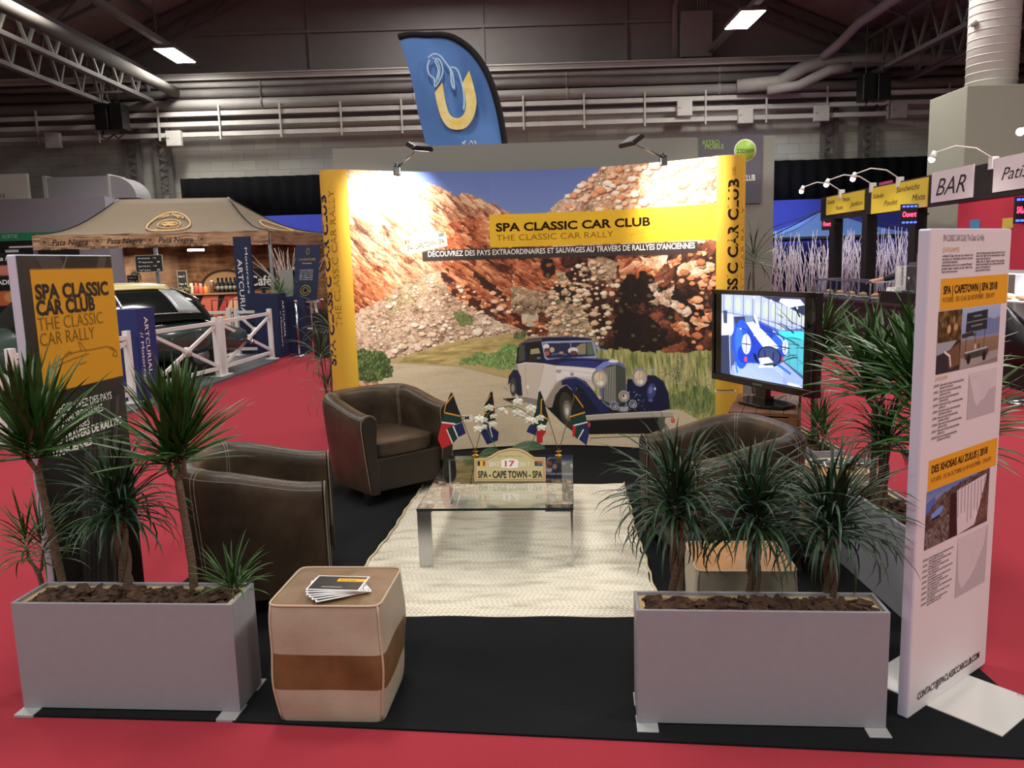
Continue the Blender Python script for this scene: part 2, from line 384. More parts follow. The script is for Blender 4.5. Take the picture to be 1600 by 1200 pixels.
def rug_mat():
    m = bpy.data.materials.new('woven_rug'); m.use_nodes = True; nt = m.node_tree; bs = nt.nodes['Principled BSDF']; L = nt.links.new
    def mth(op, a, b=None):
        n = nt.nodes.new('ShaderNodeMath'); n.operation = op
        for i, v in enumerate((a, b)):
            if v is None: continue
            if isinstance(v, (int, float)): n.inputs[i].default_value = v
            else: L(v, n.inputs[i])
        return n.outputs[0]
    t = nt.nodes.new('ShaderNodeTexCoord'); sp = nt.nodes.new('ShaderNodeSeparateXYZ'); L(t.outputs['Object'], sp.inputs[0])
    x, y = sp.outputs[0], sp.outputs[1]
    zig = mth('PINGPONG', y, .075); s1 = mth('SINE', mth('MULTIPLY', mth('ADD', x, zig), 260)); s2 = mth('SINE', mth('MULTIPLY', y, 330))
    hgt = mth('ADD', mth('MULTIPLY', s1, .5), mth('MULTIPLY', s2, .35))
    n = nt.nodes.new('ShaderNodeTexNoise'); n.inputs['Scale'].default_value = 7; n.inputs['Detail'].default_value = 8
    mp = nt.nodes.new('ShaderNodeMapping'); mp.inputs['Scale'].default_value = (.6, 2.4, 1); L(t.outputs['Object'], mp.inputs[0]); L(mp.outputs[0], n.inputs['Vector'])
    r = nt.nodes.new('ShaderNodeValToRGB'); r.color_ramp.elements[0].position = .3; r.color_ramp.elements[1].position = .52
    r.color_ramp.elements[0].color = (*hx('#cdc6b2'), 1); r.color_ramp.elements[1].color = (*hx('#efe9d8'), 1); L(n.outputs[0], r.inputs[0])
    mx = nt.nodes.new('ShaderNodeMixRGB'); mx.blend_type = 'MULTIPLY'; L(r.outputs[0], mx.inputs[1]); mx.inputs[0].default_value = 1
    r2 = nt.nodes.new('ShaderNodeValToRGB'); r2.color_ramp.elements[0].color = (.62, .58, .5, 1); r2.color_ramp.elements[1].color = (1, 1, 1, 1); r2.color_ramp.elements[1].position = .45
    L(mth('ADD', mth('MULTIPLY', hgt, .5), .5), r2.inputs[0]); L(r2.outputs[0], mx.inputs[2]); L(mx.outputs[0], bs.inputs['Base Color'])
    bp = nt.nodes.new('ShaderNodeBump'); bp.inputs['Strength'].default_value = .7; bp.inputs['Distance'].default_value = .006; L(hgt, bp.inputs['Height']); L(bp.outputs[0], bs.inputs['Normal'])
    bs.inputs['Roughness'].default_value = .95; bs.inputs['Specular IOR Level'].default_value = .1; return m
rnd = random.Random(3)
t = thing('woven_rug', 'cream chevron woven rug lying on the black carpet under the glass table', 'rug', (-.03, 4.42, .008), -SA)
def rugf(u, v):
    e = .004*math.sin(v*63)+.004*math.sin(v*17+2); x = (u-.5)*(1.41+.1*ss((.7-v))) + e*(1 if u > .5 else -1)*(abs(u-.5)*2)**6
    y = (v-.5)*2.12 + .005*math.sin(u*21)*(abs(v-.5)*2)**6
    z = .012*min(1, 14*min(u, 1-u, v*1.5, (1-v)*1.5)) + .0015*math.sin(u*30)*math.sin(v*37)
    return (x, y, z)
b = MB(); b.surf(rugf, 60, 80); b.build('weave', rug_mat(), t, fixn=False)
for k in (0, 1): b = MB(); b.tube([(rugf(k, i/60)[0]+(k-.5)*.002, rugf(k, i/60)[1], .006) for i in range(61)], .006, 5); b.build('edge_binding', mat('rug_edge', '#cfc4a4', .95), t)
b = MB(); b.tube([(-.732, -.62, .01), (-.752, -.63, .02), (-.756, -.60, .03), (-.742, -.59, .018)], .004, 5)
b.build('loose_thread', mat('rug_edge', '#cfc4a4', .95), t)

# ------------------------------------------------------------------ curved photo wall
AC = (.097, 4.522); AR = 2.11; A0 = R(40.4); YW = R(-2.9); UMAX = 2*A0*AR*100
def arcp(u, v, off=0):
    a = u/100/AR - A0 - YW; r = AR-off
    return (AC[0]+r*math.sin(a), AC[1]+r*math.cos(a), .02+v/100)
def arcpn(X, Y):
    a = X/100/AR - A0 - YW
    return AC[0]+AR*np.sin(a), AC[1]+AR*np.cos(a), .02+Y/100
disp = thing('photo_display_wall', 'curved pop-up display wall printed with a red rock gorge and a vintage car', 'display wall')
A = Art(0, UMAX, 0, 225, .36)
one = np.ones(A.X.shape)
# sky
A.put(one, ramp((A.Y-150)/75, [(0, '7b93c4'), (.5, '5f78b4'), (1, '4a5fa3')]))
def px(*p): return p
warm = [(0, '241210'), (.2, '5c2618'), (.36, 'a84c2a'), (.54, 'd27c4c'), (.74, 'edb88c'), (1, 'fae2c6')]
pale = [(0, '3a2018'), (.2, '8d5237'), (.4, 'c98f68'), (.62, 'e2bd95'), (.85, 'f1dcc0'), (1, 'faf0dc')]
scree = [(0, '3a2a1e'), (.22, '8c6a50'), (.45, 'c7a184'), (.68, 'e2c4a8'), (1, 'f8ead8')]
beige = [(0, '2b2018'), (.25, '7a6048'), (.48, 'b0906c'), (.7, 'd4b48e'), (1, 'f2dfc2')]
dark = [(0, '0d0908'), (.35, '2a1511'), (.55, '54281c'), (.78, '95492e'), (1, 'c98055')]
# left slope
m = A.mask([(-5.0,236.2),(10.0,226.7),(30.7,224.5),(51.1,219.2),(71.5,214.4),(77.6,211.4),(84.2,209.4),(86.6,205.9),(89.8,206.9),(97.1,208.8),(103.2,206.2),(115.3,199.9),(125.0,195.2),(132.6,191.4),(147.8,182.8),(162.5,146.6),(158.3,-35.8),(-22.6,-14.4)], 3)
A.rocks(m, 5.2, -44, 4.2, 1, pale, .22)
m2 = A.mask([(-10.2,161.4),(11.3,163.4),(36.7,145.5),(72.7,123.8),(56.1,109.2),(24.4,116.1),(0.8,82.9),(-15.5,84.5)], 16)
A.rocks(m2, 4.6, -44, 4.5, 2, warm)
m2 = A.mask([(75.4,184.6),(96.5,194.3),(127.3,188.5),(131.6,157.8),(110.6,153.3),(79.5,159.3)], 14)
A.rocks(m2, 6, -35, 3, 4, warm)
# centre: rust red strata with dark clefts
m = A.mask([(74.4,162.0),(90.2,166.6),(173.3,166.7),(185.5,120.2),(171.6,81.1),(147.9,86.9),(129.8,99.6),(108.9,106.7),(85.8,122.2),(72.1,134.1)], 4)
A.rocks(m, 5.5, -33, 4.6, 5, warm, .3)
cl = np.clip((fbm(A.X*math.cos(R(33))/16-A.Y*math.sin(R(33))/16, A.X*math.sin(R(33))/4.5+A.Y*math.cos(R(33))/4.5, 2) - .56)*14, 0, 1)
A.put(m*cl, '2c1412', .85)
for q in ([(72.1,147.3),(79.0,149.1),(87.8,133.5),(84.3,124.3),(71.5,144.3)], [(91.6,136.4),(99.4,133.1),(107.3,119.3),(103.9,112.1),(94.6,117.7)], [(99.9,146.4),(109.2,143.0),(125.3,123.8),(123.1,121.8),(107.7,131.7),(99.6,140.3)]):
    A.put(A.mask(q, 7)*np.clip((fbm(A.X/7+A.Y/12, A.Y/4, 3)-.34)*9, 0, 1), '2a1412', .92)
# scree fan at lower left
m = A.mask([(-13.5,113.6),(11.4,121.8),(36.1,134.5),(57.8,144.8),(73.7,146.8),(78.3,131.3),(93.5,117.7),(114.3,108.0),(137.7,97.7),(153.1,81.4),(75.9,76.8),(43.6,74.0),(21.8,70.8),(-15.9,79.7)], 5)
A.rocks(m, 2.6, -20, 1.6, 7, scree, .25)
g_ = A.mask([(25.0,126.0),(47.0,140.1),(68.3,144.4),(73.1,134.0),(51.5,124.7),(29.5,110.7)], 8); A.put(g_*(fbm(A.X/3, A.Y/3, 1) > .5), 'a79a5c', .5)
for i in range(70):
    x = rnd.uniform(12, 110); y = rnd.uniform(72, 118)
    A.ell((x, y), rnd.uniform(.4, 1.5), rnd.uniform(.3, .8), rnd.choice(['4a4a30', '5e5a38', '3c3a28']), a=.6)
m = A.mask([(34.3,100.3),(77.3,108.1),(92.7,96.9),(87.0,87.7),(55.0,86.0),(22.4,80.9)], 4); A.rocks(m, 4.2, -15, 2, 8, scree, .2)
# beige boulders, middle right
m = A.mask([(163.4,141.4),(183.3,146.0),(199.0,150.7),(217.0,135.0),(214.1,104.3),(198.0,80.9),(171.5,78.4),(153.8,89.4),(167.0,115.4)], 12)
A.rocks(m, 4.5, 10, 1.3, 9, beige, .3)
A.put(m*(fbm(A.X/5, A.Y/5, 2) > .58), '6f7048', .45)
A.ell((144.8,107.0), 7, 7, 'cdbd9c'); A.ell((146.8,104.8), 5, 5, 'a8977a', a=.6)
# right slope above and below the title bands
m = A.mask([(307.7,243.3),(220.6,229.0),(220.6,225.6),(205.2,224.7),(200.0,220.6),(194.8,216.0),(188.6,212.3),(183.4,206.6),(179.3,204.8),(174.0,200.1),(168.9,199.3),(162.6,193.5),(158.2,185.0),(162.7,156.9),(308.7,152.5)], 2)
A.rocks(m, 7, 30, 1.5, 3, pale, .28)
A.rocks(A.mask([(158.2,185.0),(162.6,193.5),(168.9,199.3),(179.3,204.8),(188.6,212.3),(200.0,220.6),(207.8,224.1),(210.1,210.2),(199.7,195.9),(194.3,183.6)], 2), 2.6, 40, 1.4, 8, scree, .3)
m = A.mask([(168.0,159.3),(308.6,164.1),(309.8,57.7),(261.4,74.4),(227.0,77.5),(203.2,80.9),(185.5,120.2)], 3)
A.rocks(m, 13, 25, 1.5, 11, dark, .35, .35)
m = A.mask([(131.5,154.7),(155.4,154.0),(155.1,141.6),(165.4,135.1),(165.1,122.7),(151.7,131.4),(141.0,121.3),(130.8,132.0)], 3); A.rocks(m, 4, -33, 3.5, 12, warm, .3)
for q in ([(193.8,153.9),(218.8,154.1),(217.5,133.9),(210.2,130.0),(195.7,140.5)], [(130.8,132.0),(149.6,129.4),(165.1,121.7),(174.3,110.0),(130.2,111.1)]):
    A.rocks(A.mask(q, 12), 4.6, 10, 1.4, 13, beige, .3)
A.rocks(A.mask([(217.7,152.1),(229.2,153.8),(254.1,146.2),(245.8,137.5),(235.3,139.7),(231.1,129.7),(218.6,140.0)], 2), 9, 20, 1.6, 14, warm, .2, .25)
A.rocks(A.mask([(265.6,145.9),(277.2,149.5),(294.0,148.2),(295.1,140.6),(282.5,136.9),(265.7,139.1)], 2), 8, 15, 1.7, 15, pale, .2, .25)
A.rocks(A.mask([(285.6,138.8),(298.3,142.4),(298.3,133.0),(287.8,129.2)], 2), 6, 15, 1.7, 16, warm, .2, .25)
# deep shade under the overhang
for q in ([(214.1,110.8),(222.0,114.5),(231.2,109.4),(244.3,105.6),(258.8,99.5),(260.1,87.0),(248.2,77.8),(233.6,81.3),(221.7,78.5),(213.8,81.0)], [(231.4,142.2),(244.5,139.5),(253.6,128.2),(266.7,131.8),(282.5,126.8),(293.2,112.4),(298.7,95.7),(280.0,95.1),(264.1,110.8),(248.3,117.0),(240.4,111.9),(230.0,123.4)],
          [(217.5,133.9),(224.9,139.9),(241.5,131.5),(235.2,117.5),(224.6,109.4),(212.1,114.6)], [(155.4,153.0),(164.7,153.7),(165.6,143.4),(162.3,136.3),(155.1,141.6)], [(165.3,132.0),(181.0,134.7),(185.0,124.3),(178.6,118.2),(165.1,122.7)]):
    A.put(A.mask(q, 9)*np.clip((fbm(A.X/9, A.Y/6, 1)-.22)*8, 0, 1), '140d0b', .95)
for q, st in (([(241.8,131.4),(253.6,136.2),(254.3,134.4),(247.0,129.5),(251.0,125.7),(257.5,128.1),(263.4,132.4),(264.1,128.1),(260.1,120.7),(276.0,114.6),(278.0,109.7),(273.3,106.0),(262.8,114.5),(249.6,116.3),(242.4,118.2),(248.3,122.0)], scree),
          ([(273.3,120.7),(281.2,122.0),(289.2,114.8),(287.9,112.9),(275.9,117.1)], warm), ([(277.3,107.3),(283.9,107.4),(291.9,100.3),(285.3,99.5),(276.0,103.6)], warm),
          ([(260.1,100.8),(266.7,104.0),(274.7,102.3),(277.4,91.3),(266.7,94.7)], warm), ([(266.7,146.4),(277.2,149.8),(296.9,147.5),(298.2,144.6),(282.5,140.1),(266.7,141.5)], pale),
          ([(282.5,130.4),(290.4,134.6),(293.0,134.0),(287.8,128.0)], warm), ([(257.5,149.1),(268.0,154.9),(269.3,150.0),(260.2,144.1)], warm), ([(235.4,153.4),(257.6,154.6),(257.5,149.1),(249.7,143.1),(239.3,147.0)], pale),
          ([(287.9,112.3),(295.8,115.5),(297.2,108.9),(290.6,106.3)], warm)):
    A.rocks(A.mask(q, 3), 5, 20, 1.4, 17, st, .15, .3)
def stones(poly, n, r0, r1, cols, seed, dk='3a271c'):
    rr = random.Random(seed); P_ = np.array(poly); m = A.mask(poly)
    for i in range(n):
        x = rr.uniform(P_[:, 0].min(), P_[:, 0].max()); y = rr.uniform(P_[:, 1].min(), P_[:, 1].max())
        j = int(y/.36); k = int(x/.36)
        if not (0 <= j < A.ny and 0 <= k < A.nx) or m[j, k] < .5: continue
        s = rr.uniform(r0, r1)*rr.uniform(.5, 1); c = rr.choice(cols); a = rr.uniform(-30, 30); n_ = rr.randint(5, 7)
        P5 = [(x+s*1.3*rr.uniform(.7, 1.1)*math.cos(q*6.283/n_+a), y+s*.8*rr.uniform(.7, 1.1)*math.sin(q*6.283/n_+a)) for q in range(n_)]
        A.poly([(p[0]+s*.25, p[1]-s*.35) for p in P5], dk, .75); A.poly(P5, c)
        A.poly([(lerp(x, p[0], .75)-s*.1, lerp(y, p[1], .6)+s*.2) for p in P5], ''.join('%02x' % min(255, int(int(c[q:q+2], 16)*1.12+8)) for q in (0, 2, 4)), .9)
stones([(-5.4,113.0),(11.2,119.3),(35.9,130.5),(73.6,144.2),(78.3,131.3),(114.2,106.5),(153.1,84.1),(97.4,80.8),(43.9,79.1),(0.1,73.0)], 500, .8, 2.4, ['e0c0a4', 'd4ae90', 'c49a7c', 'eed6bc', 'b98a6c'], 1)
stones([(45.3,107.2),(108.9,106.7),(129.7,95.4),(97.6,86.1),(22.4,80.9)], 90, 1.5, 4, ['ecd2b8', 'dcb89a', 'd0a888'], 2)
stones([(77.9,123.6),(89.3,143.7),(130.5,121.6),(166.6,94.4),(166.3,83.8),(129.8,99.6)], 150, 1.2, 3.4, ['e08c58', 'f0b48c', 'c86438', 'ecc8a4'], 3, '3a1810')
stones([(163.4,141.4),(183.4,148.6),(199.0,153.2),(219.6,134.9),(214.1,104.3),(198.0,80.9),(161.0,81.3),(156.3,105.1)], 300, 1.2, 3.6, ['d8bc98', 'c4a27c', 'ecd4b4', 'e0a880', 'b08c68'], 4)
stones([(168.9,199.3),(188.6,212.3),(205.2,224.2),(302.7,226.0),(303.1,185.1),(163.4,184.8)], 260, 1.4, 5, ['f0c8a4', 'e8b088', 'd88858', 'f6dcc0'], 5, '6a3420')
stones([(256.3,154.0),(303.4,157.3),(304.2,76.6),(277.4,85.1),(266.7,114.5)], 60, 1.6, 5, ['d88c60', 'c46c40', 'e8ac80', 'b05a34'], 6, '140a08')
for i in range(60):
    p = (rnd.uniform(150, 290), rnd.uniform(80, 145))
    A.ell(p, rnd.uniform(.8, 2.2), rnd.uniform(.6, 1.6), rnd.choice(['6a7040', '7f8450', '585c34']), a=.55)
# grass, bushes, road
A.poly([(21.8,69.8),(30.5,80.2),(54.9,84.5),(87.2,90.9),(124.4,94.5),(156.0,92.0),(155.0,52.0),(75.0,55.7)], 'b39a5e', soft=3)
m = A.mask([(22.0,73.3),(44.0,81.7),(76.4,87.3),(119.0,91.5),(150.6,89.4),(150.2,73.5),(97.0,70.3),(43.4,68.8)], 4)
A.put(m, ramp(fbm(A.X/9, A.Y/1.6, 1), [(0, '6b5c2e'), (.4, '9c8446'), (.7, 'c7ab68'), (1, 'dcc58c')]))
m = A.mask([(182.1,81.0),(213.8,81.0),(234.9,78.7),(261.4,79.5),(309.5,82.7),(310.5,-1.4),(283.0,15.1),(261.4,28.4),(181.1,24.8)], 4)
gr = fbm(A.X/1.3+A.Y/14, A.Y/9, 2, 5)
A.put(m, ramp(gr, [(.2, '3c4a22'), (.4, '6f7a3c'), (.6, 'a19a58'), (.8, 'c6ba7c'), (1, 'ddd09c')]))
g2 = A.mask([(260.1,43.8),(277.5,52.6),(288.2,55.9),(299.1,46.9),(299.2,32.0),(282.9,32.9),(260.1,36.1)], 4); A.put(g2, ramp(fbm(A.X/1.6, A.Y/5, 1), [(.2, '23331a'), (.5, '4a6630'), (.8, '7d8c4a')]), .8)
m = A.mask([(212.8,83.6),(227.0,86.3),(240.2,81.4),(266.7,77.2),(296.1,76.1),(296.2,68.8),(213.7,73.2)], 4)
for i in range(80):
    x = rnd.uniform(248, 296); y = rnd.uniform(52, 74); a = rnd.uniform(0, PI); L = rnd.uniform(2, 6)
    if x < 262 and y > 66: continue
    A.line([(x, y), (x+L*math.cos(a), y+L*math.sin(a)), (x+L*1.5*math.cos(a+.5), y+L*1.5*math.sin(a+.5))], .35, rnd.choice(['b59c86', '8d7868', 'cbb7a0', '6a564a']))
for i in range(900):
    x = rnd.uniform(205, 297); y = rnd.uniform(14, 62)
    L = rnd.uniform(2, 6); A.line([(x, y), (x+rnd.uniform(-1, 1.6), y+L)], .3, rnd.choice(['c9bf80', '8f9150', 'a9a35e', '60703a', 'd8cb92']), .55*(1 if y > 30-.0*x else .5))
road = [(-10.4,79.1),(22.1,74.8),(30.8,77.1),(54.4,74.1),(86.3,69.8),(118.0,59.6),(144.4,52.2),(250.7,32.8),(266.8,34.0),(285.7,21.5),(304.8,12.8),(305.4,-42.8),(-24.0,-34.5),(-18.3,45.4),(21.2,60.6)]
m = A.mask(road)
A.put(m, ramp(fbm(A.X/40, A.Y/5, 1)*.7+.3*vnoise(A.X*1.3, A.Y*1.3, 2), [(0, 'b09a78'), (.5, 'cab592'), (1, 'dccaaa')]))
for i in range(160): A.ell((rnd.uniform(20, 290), rnd.uniform(0, 45)), rnd.uniform(.2, .6), .25, rnd.choice(['8d7654', 'd9c6a6', '9d8562']), a=.6)
A.line([(28.7,76.8),(54.4,73.6),(86.3,69.3),(123.2,58.3)], 1.2, '9c845c', .6)
m = A.mask([(256.0,33.2),(271.1,32.8),(293.8,22.4),(302.1,12.4),(266.8,13.4),(256.0,22.8)], 2); A.put(m, 'cdb696')
def bush(poly, cols, seed, n=500, r0=.5, r1=1.5):
    rr = random.Random(seed); P = np.array(poly); m = A.mask(poly, 4); A.put(m, cols[0])
    k = 0
    while k < n:
        x = rr.uniform(P[:, 0].min(), P[:, 0].max()); y = rr.uniform(P[:, 1].min(), P[:, 1].max()); k += 1
        i = min(A.ny-1, max(0, int(y/.36))); j = min(A.nx-1, max(0, int(x/.36)))
        if m[i, j] > .3: A.ell((x, y), rr.uniform(r0, r1), rr.uniform(.3, .8), rr.choice(cols), rr.uniform(20, 120), .8)
bush([(-0.4,89.0),(4.6,90.5),(9.8,88.1),(17.4,87.4),(22.6,83.9),(27.7,78.4),(29.4,70.1),(29.1,64.9),(13.8,63.4),(-1.5,65.1)], ['2b3a1e', '3d5a2a', '5c7a3a', '1f2a16', '7b8a4a', '4b4a28'], 1, 700)
bush([(83.2,72.1),(93.0,77.9),(103.8,80.5),(109.0,78.2),(118.6,80.9),(129.5,88.0),(133.6,84.6),(131.9,64.4),(118.2,66.0),(105.5,68.8),(92.8,70.5)], ['5c7a3c', '6f9a48', '86b25a', '47602e', '9ab56a', '7a7c4a'], 2, 800)
bush([(82.8,114.0),(90.2,114.2),(98.4,108.1),(97.2,104.5),(87.6,102.4),(84.7,107.7)], ['5c6a38', '77803f', '4a5030'], 3, 160)
bush([(132.8,95.3),(140.3,96.1),(142.3,92.8),(138.0,89.8),(131.7,91.1)], ['4c5a30', '6c7a44', '3c4426'], 4, 80)
# the car, drawn in layers
def P(*a): return a
A.poly([(122.3,39.3),(137.3,37.2),(156.2,32.7),(168.9,19.3),(178.8,11.2),(192.9,9.4),(242.2,12.1),(251.3,16.5),(255.4,26.6),(237.3,37.2),(157.4,41.8),(123.4,40.8)], '17120f')
A.line([(192.8,6.1),(215.0,8.0),(234.1,9.8)], .8, '5a4a38')
A.line([(121.3,40.4),(129.2,36.5)], 1.2, '3a2d20')
A.ell((250.8,23.4), 4.6, 8.6, '2d2a24')
A.poly([(224.0,56.4),(228.5,56.5),(241.4,47.2),(241.3,29.6),(223.2,28.6)], '0d0d12')
A.poly([(132.2,68.7),(133.6,82.6),(137.2,87.0),(142.7,89.5),(154.6,90.8),(174.4,91.0),(190.2,90.3),(195.1,89.1),(198.0,85.5),(199.8,72.7),(187.9,71.7),(155.1,69.1)], '14142c')
A.poly([(134.7,85.6),(141.7,89.6),(154.6,90.4),(154.1,88.0),(138.7,86.5),(135.1,82.6)], '54433c')
A.line([(142.7,90.1),(158.6,90.9),(182.3,90.7),(194.1,89.3)], .7, '3a3f78')
A.poly([(134.7,80.6),(136.4,84.3),(139.8,85.2),(139.9,72.5),(134.4,70.8)], '39402c')
A.poly([(142.4,85.2),(152.3,85.9),(153.7,71.6),(142.0,70.2)], '17130f')
A.poly([(144.7,81.3),(151.4,82.1),(152.5,77.6),(144.2,77.1)], '9a9468')
A.poly([(143.4,76.4),(152.8,76.6),(153.2,72.1),(142.7,70.9)], '241a16'); A.ell((151.2,73.8), 1.6, .8, '3f86a8')
A.poly([(131.7,68.7),(139.7,70.7),(155.1,69.3),(177.9,67.0),(198.7,64.6),(195.6,59.8),(197.4,45.8),(173.7,55.8),(164.6,51.8),(157.3,35.7),(149.3,38.7),(137.4,41.8),(136.8,54.5),(134.5,62.6),(131.9,64.5)], 'cdbaa6')
A.poly([(131.2,68.7),(133.2,69.7),(134.5,62.6),(136.8,56.5),(133.0,63.6)], '9a8876')
A.poly([(155.3,68.6),(165.0,66.9),(165.7,55.8),(159.5,45.8),(156.8,36.8),(147.4,42.0),(151.8,56.1)], 'ddd0c4')
A.poly([(165.0,66.9),(181.8,65.7),(198.5,64.1),(196.8,54.8),(187.6,56.8),(173.7,58.3),(165.7,53.8)], 'ebe2e0')
A.line([(155.3,68.1),(152.3,56.1),(147.9,41.5)], .4, '9c8b7a'); A.line([(140.4,69.4),(139.4,60.4),(140.9,42.7)], .4, '9c8b7a')
A.line([(165.9,63.9),(181.8,62.3),(197.1,60.3)], .4, 'b8aaa6'); A.line([(133.2,69.2),(148.1,69.7),(164.0,67.4)], .5, 'efe6dc')
for i in range(7): A.line([tuple(np.array((183.7,58.8))+np.array((i*2.1, -.2*i))), tuple(np.array((184.8,55.3))+np.array((i*2.1, -.5*i)))], .4, 'a59a98')
A.ell((141.4,49.8), 1.2, 2, 'efe8dd')
A.poly([(153.7,87.1),(158.5,87.6),(196.3,87.9),(198.0,83.5),(199.6,73.7),(197.8,72.5),(174.0,73.8),(158.1,71.8),(156.0,73.6)], '8f97bd')
A.poly([(155.3,85.7),(195.3,86.4),(197.9,75.2),(187.9,74.5),(159.2,73.2),(157.0,75.0)], '20223a')
A.poly([(180.1,81.2),(186.1,85.1),(190.3,85.5),(190.2,76.5),(184.0,76.2)], '85795a'); A.poly([(191.1,85.7),(195.1,85.8),(197.4,76.2),(191.4,75.9)], '4f6148')
A.ell((157.6,83.2), 2.6, 2.2, 'e8e0dc'); A.ell((157.9,79.5), 2, 2.6, '5b2a34'); A.ell((158.3,77.5), 1.8, 1.8, 'c0503c')
A.ell((162.3,80.4), 2.0, 2.2, 'b3a48a'); A.ell((179.6,79.5), 4.2, 2.7, 'ded6d0'); A.ell((180.1,77.7), 3, 1.7, '54303c')
A.ell((169.9,77.8), 1.8, 1.1, 'c98a70'); A.line([(162.2,76.4),(167.2,77.3),(174.1,76.3)], .8, '5c6a90'); A.line([(177.8,85.6),(177.9,81.2)], .5, '9fb0d0')
A.poly([(156.1,71.8),(174.1,74.0),(193.9,73.3),(207.7,72.6),(217.6,70.0),(203.7,69.0),(198.5,65.0),(177.9,66.6),(164.0,67.5),(156.6,69.0)], '16183c')
A.poly([(165.0,68.1),(174.0,70.8),(189.9,71.2),(201.8,70.3),(198.2,65.8),(181.8,66.5)], '23276a')
A.line([(174.0,73.6),(191.9,72.9),(207.7,71.8)], .5, '4a50a0'); A.line([(174.1,74.6),(187.0,74.9)], .7, '0d0d16')
A.poly([(197.9,65.3),(203.9,69.6),(212.7,71.8),(220.6,69.0),(223.2,65.7),(223.9,36.6),(225.3,31.7),(218.2,29.4),(207.2,33.0),(202.9,36.9)], '565c7c')
A.poly([(198.2,65.6),(204.7,70.3),(213.2,72.1),(218.1,70.2),(207.7,67.1),(202.7,63.8),(199.7,61.8)], '6a76cc')
A.poly([(204.3,64.8),(210.7,67.7),(216.6,67.8),(222.4,65.1),(223.3,38.6),(221.3,33.5),(207.3,34.8),(203.9,38.0)], '1c1d1a')
for i in range(8):
    a = i/7; A.line([tuple(lerp(np.array((204.9,64.6)), np.array((214.4,67.3)), a)), tuple(lerp(np.array((205.3,38.0)), np.array((214.5,34.1)), a))], .75, '9a988c')
for i in range(8):
    a = i/7; A.line([tuple(lerp(np.array((215.6,67.4)), np.array((222.2,64.9)), a)), tuple(lerp(np.array((215.7,34.3)), np.array((222.5,38.5)), a))], .35, '5c5e58')
A.line([(215.0,67.6),(215.1,34.1)], .8, '2c2d2c'); A.ell((212.9,70.9), 4.2, 1.3, 'e6e8f4'); A.line([(212.2,72.8),(212.5,70.9)], .8, 'cfd3e6')
# near front wing, wheel arch and wheel
A.poly([(154.5,35.8),(161.5,46.8),(167.7,54.3),(173.7,57.3),(179.7,56.8),(177.6,51.7),(171.6,49.8),(166.5,45.8),(162.3,35.7),(161.2,31.8),(157.2,32.2)], '8f7e70')
A.poly([(161.2,32.1),(164.4,42.7),(168.5,47.8),(173.6,50.8),(178.5,45.7),(182.2,32.6),(190.1,26.6),(192.9,9.6),(178.8,11.2),(168.9,19.5),(157.2,31.5)], '100e0d')
A.poly([(169.7,54.6),(175.7,57.3),(181.7,57.8),(189.6,54.0),(195.4,46.8),(202.3,36.9),(210.7,27.7),(190.1,25.8),(182.3,36.6),(177.5,47.7),(173.6,51.3),(169.6,50.8)], '171a42')
A.line([(173.7,56.0),(181.7,56.8),(187.6,54.0),(191.5,49.8)], .9, '3f4690'); A.poly([(181.6,51.7),(187.5,47.7),(195.3,35.8),(202.2,27.9),(190.6,26.4),(183.3,37.7)], '0e1024')
A.ell((173.7,29.7), 6.0, 15.5, '2c2922', 8); A.ell((174.2,29.3), 3.9, 8.8, '5f5a52', 6); A.ell((174.0,28.9), 2.6, 6, '8d867c', 6); A.ell((173.8,28.7), 1.4, 3, 'd2cac0', 6)
# rear wing and wheel, running board
A.poly([(124.9,51.9),(125.9,59.4),(129.9,64.6),(133.1,64.4),(135.9,59.0),(136.9,42.8),(133.9,42.2),(129.5,46.6),(127.8,54.8)], '171a34')
A.ell((129.3,50.2), 2.7, 8, '39332b'); A.ell((129.0,49.2), 1.4, 3.4, '8d867c'); A.line([(122.1,50.2),(124.6,47.8)], 1.4, '9a98a2')
A.poly([(133.9,42.2),(149.4,39.1),(148.4,33.7),(136.3,37.8)], '83766e')
# far wing
A.poly([(224.2,51.4),(227.4,54.0),(237.4,52.9),(241.4,60.4),(247.4,60.3),(254.4,55.6),(258.6,46.2),(259.9,33.8),(241.3,29.2),(232.3,29.9),(225.3,39.6)], '10122e')
A.ell((244.2,47.4), 3.6, 6.5, '2f3672', -10); A.ell((243.6,48.3), 1.6, 3, '6068a8', -10); A.ell((247.2,49.5), .8, 1.1, 'd8dcf4')
A.ell((243.5,40.0), 2, 1.4, '4a5290'); A.line([(245.0,65.3),(243.6,62.4),(246.4,64.9)], .8, '8f97c8')
for i in range(30): A.ell(tuple(np.array((232.3,39.0))+np.array((rnd.uniform(-8, 8), rnd.uniform(-8, 8)))), .5, .4, rnd.choice(['c9d0dc', '2a2c36', '7a8296', 'c9c0a8']), a=.8)
A.poly([(190.5,21.1),(255.9,26.9),(251.3,16.3),(242.2,12.3),(192.9,9.8)], '0f0d0c')
A.ell((252.3,22.5), 3.0, 6.6, '4a463c'); 
A.poly([(187.1,25.1),(261.9,32.6),(262.6,27.7),(227.2,23.9),(190.0,20.7)], 'a89f90'); A.line([(189.1,25.1),(261.9,32.2)], .6, 'e2dace'); A.line([(189.5,20.9),(262.4,27.7)], .6, '54493c')
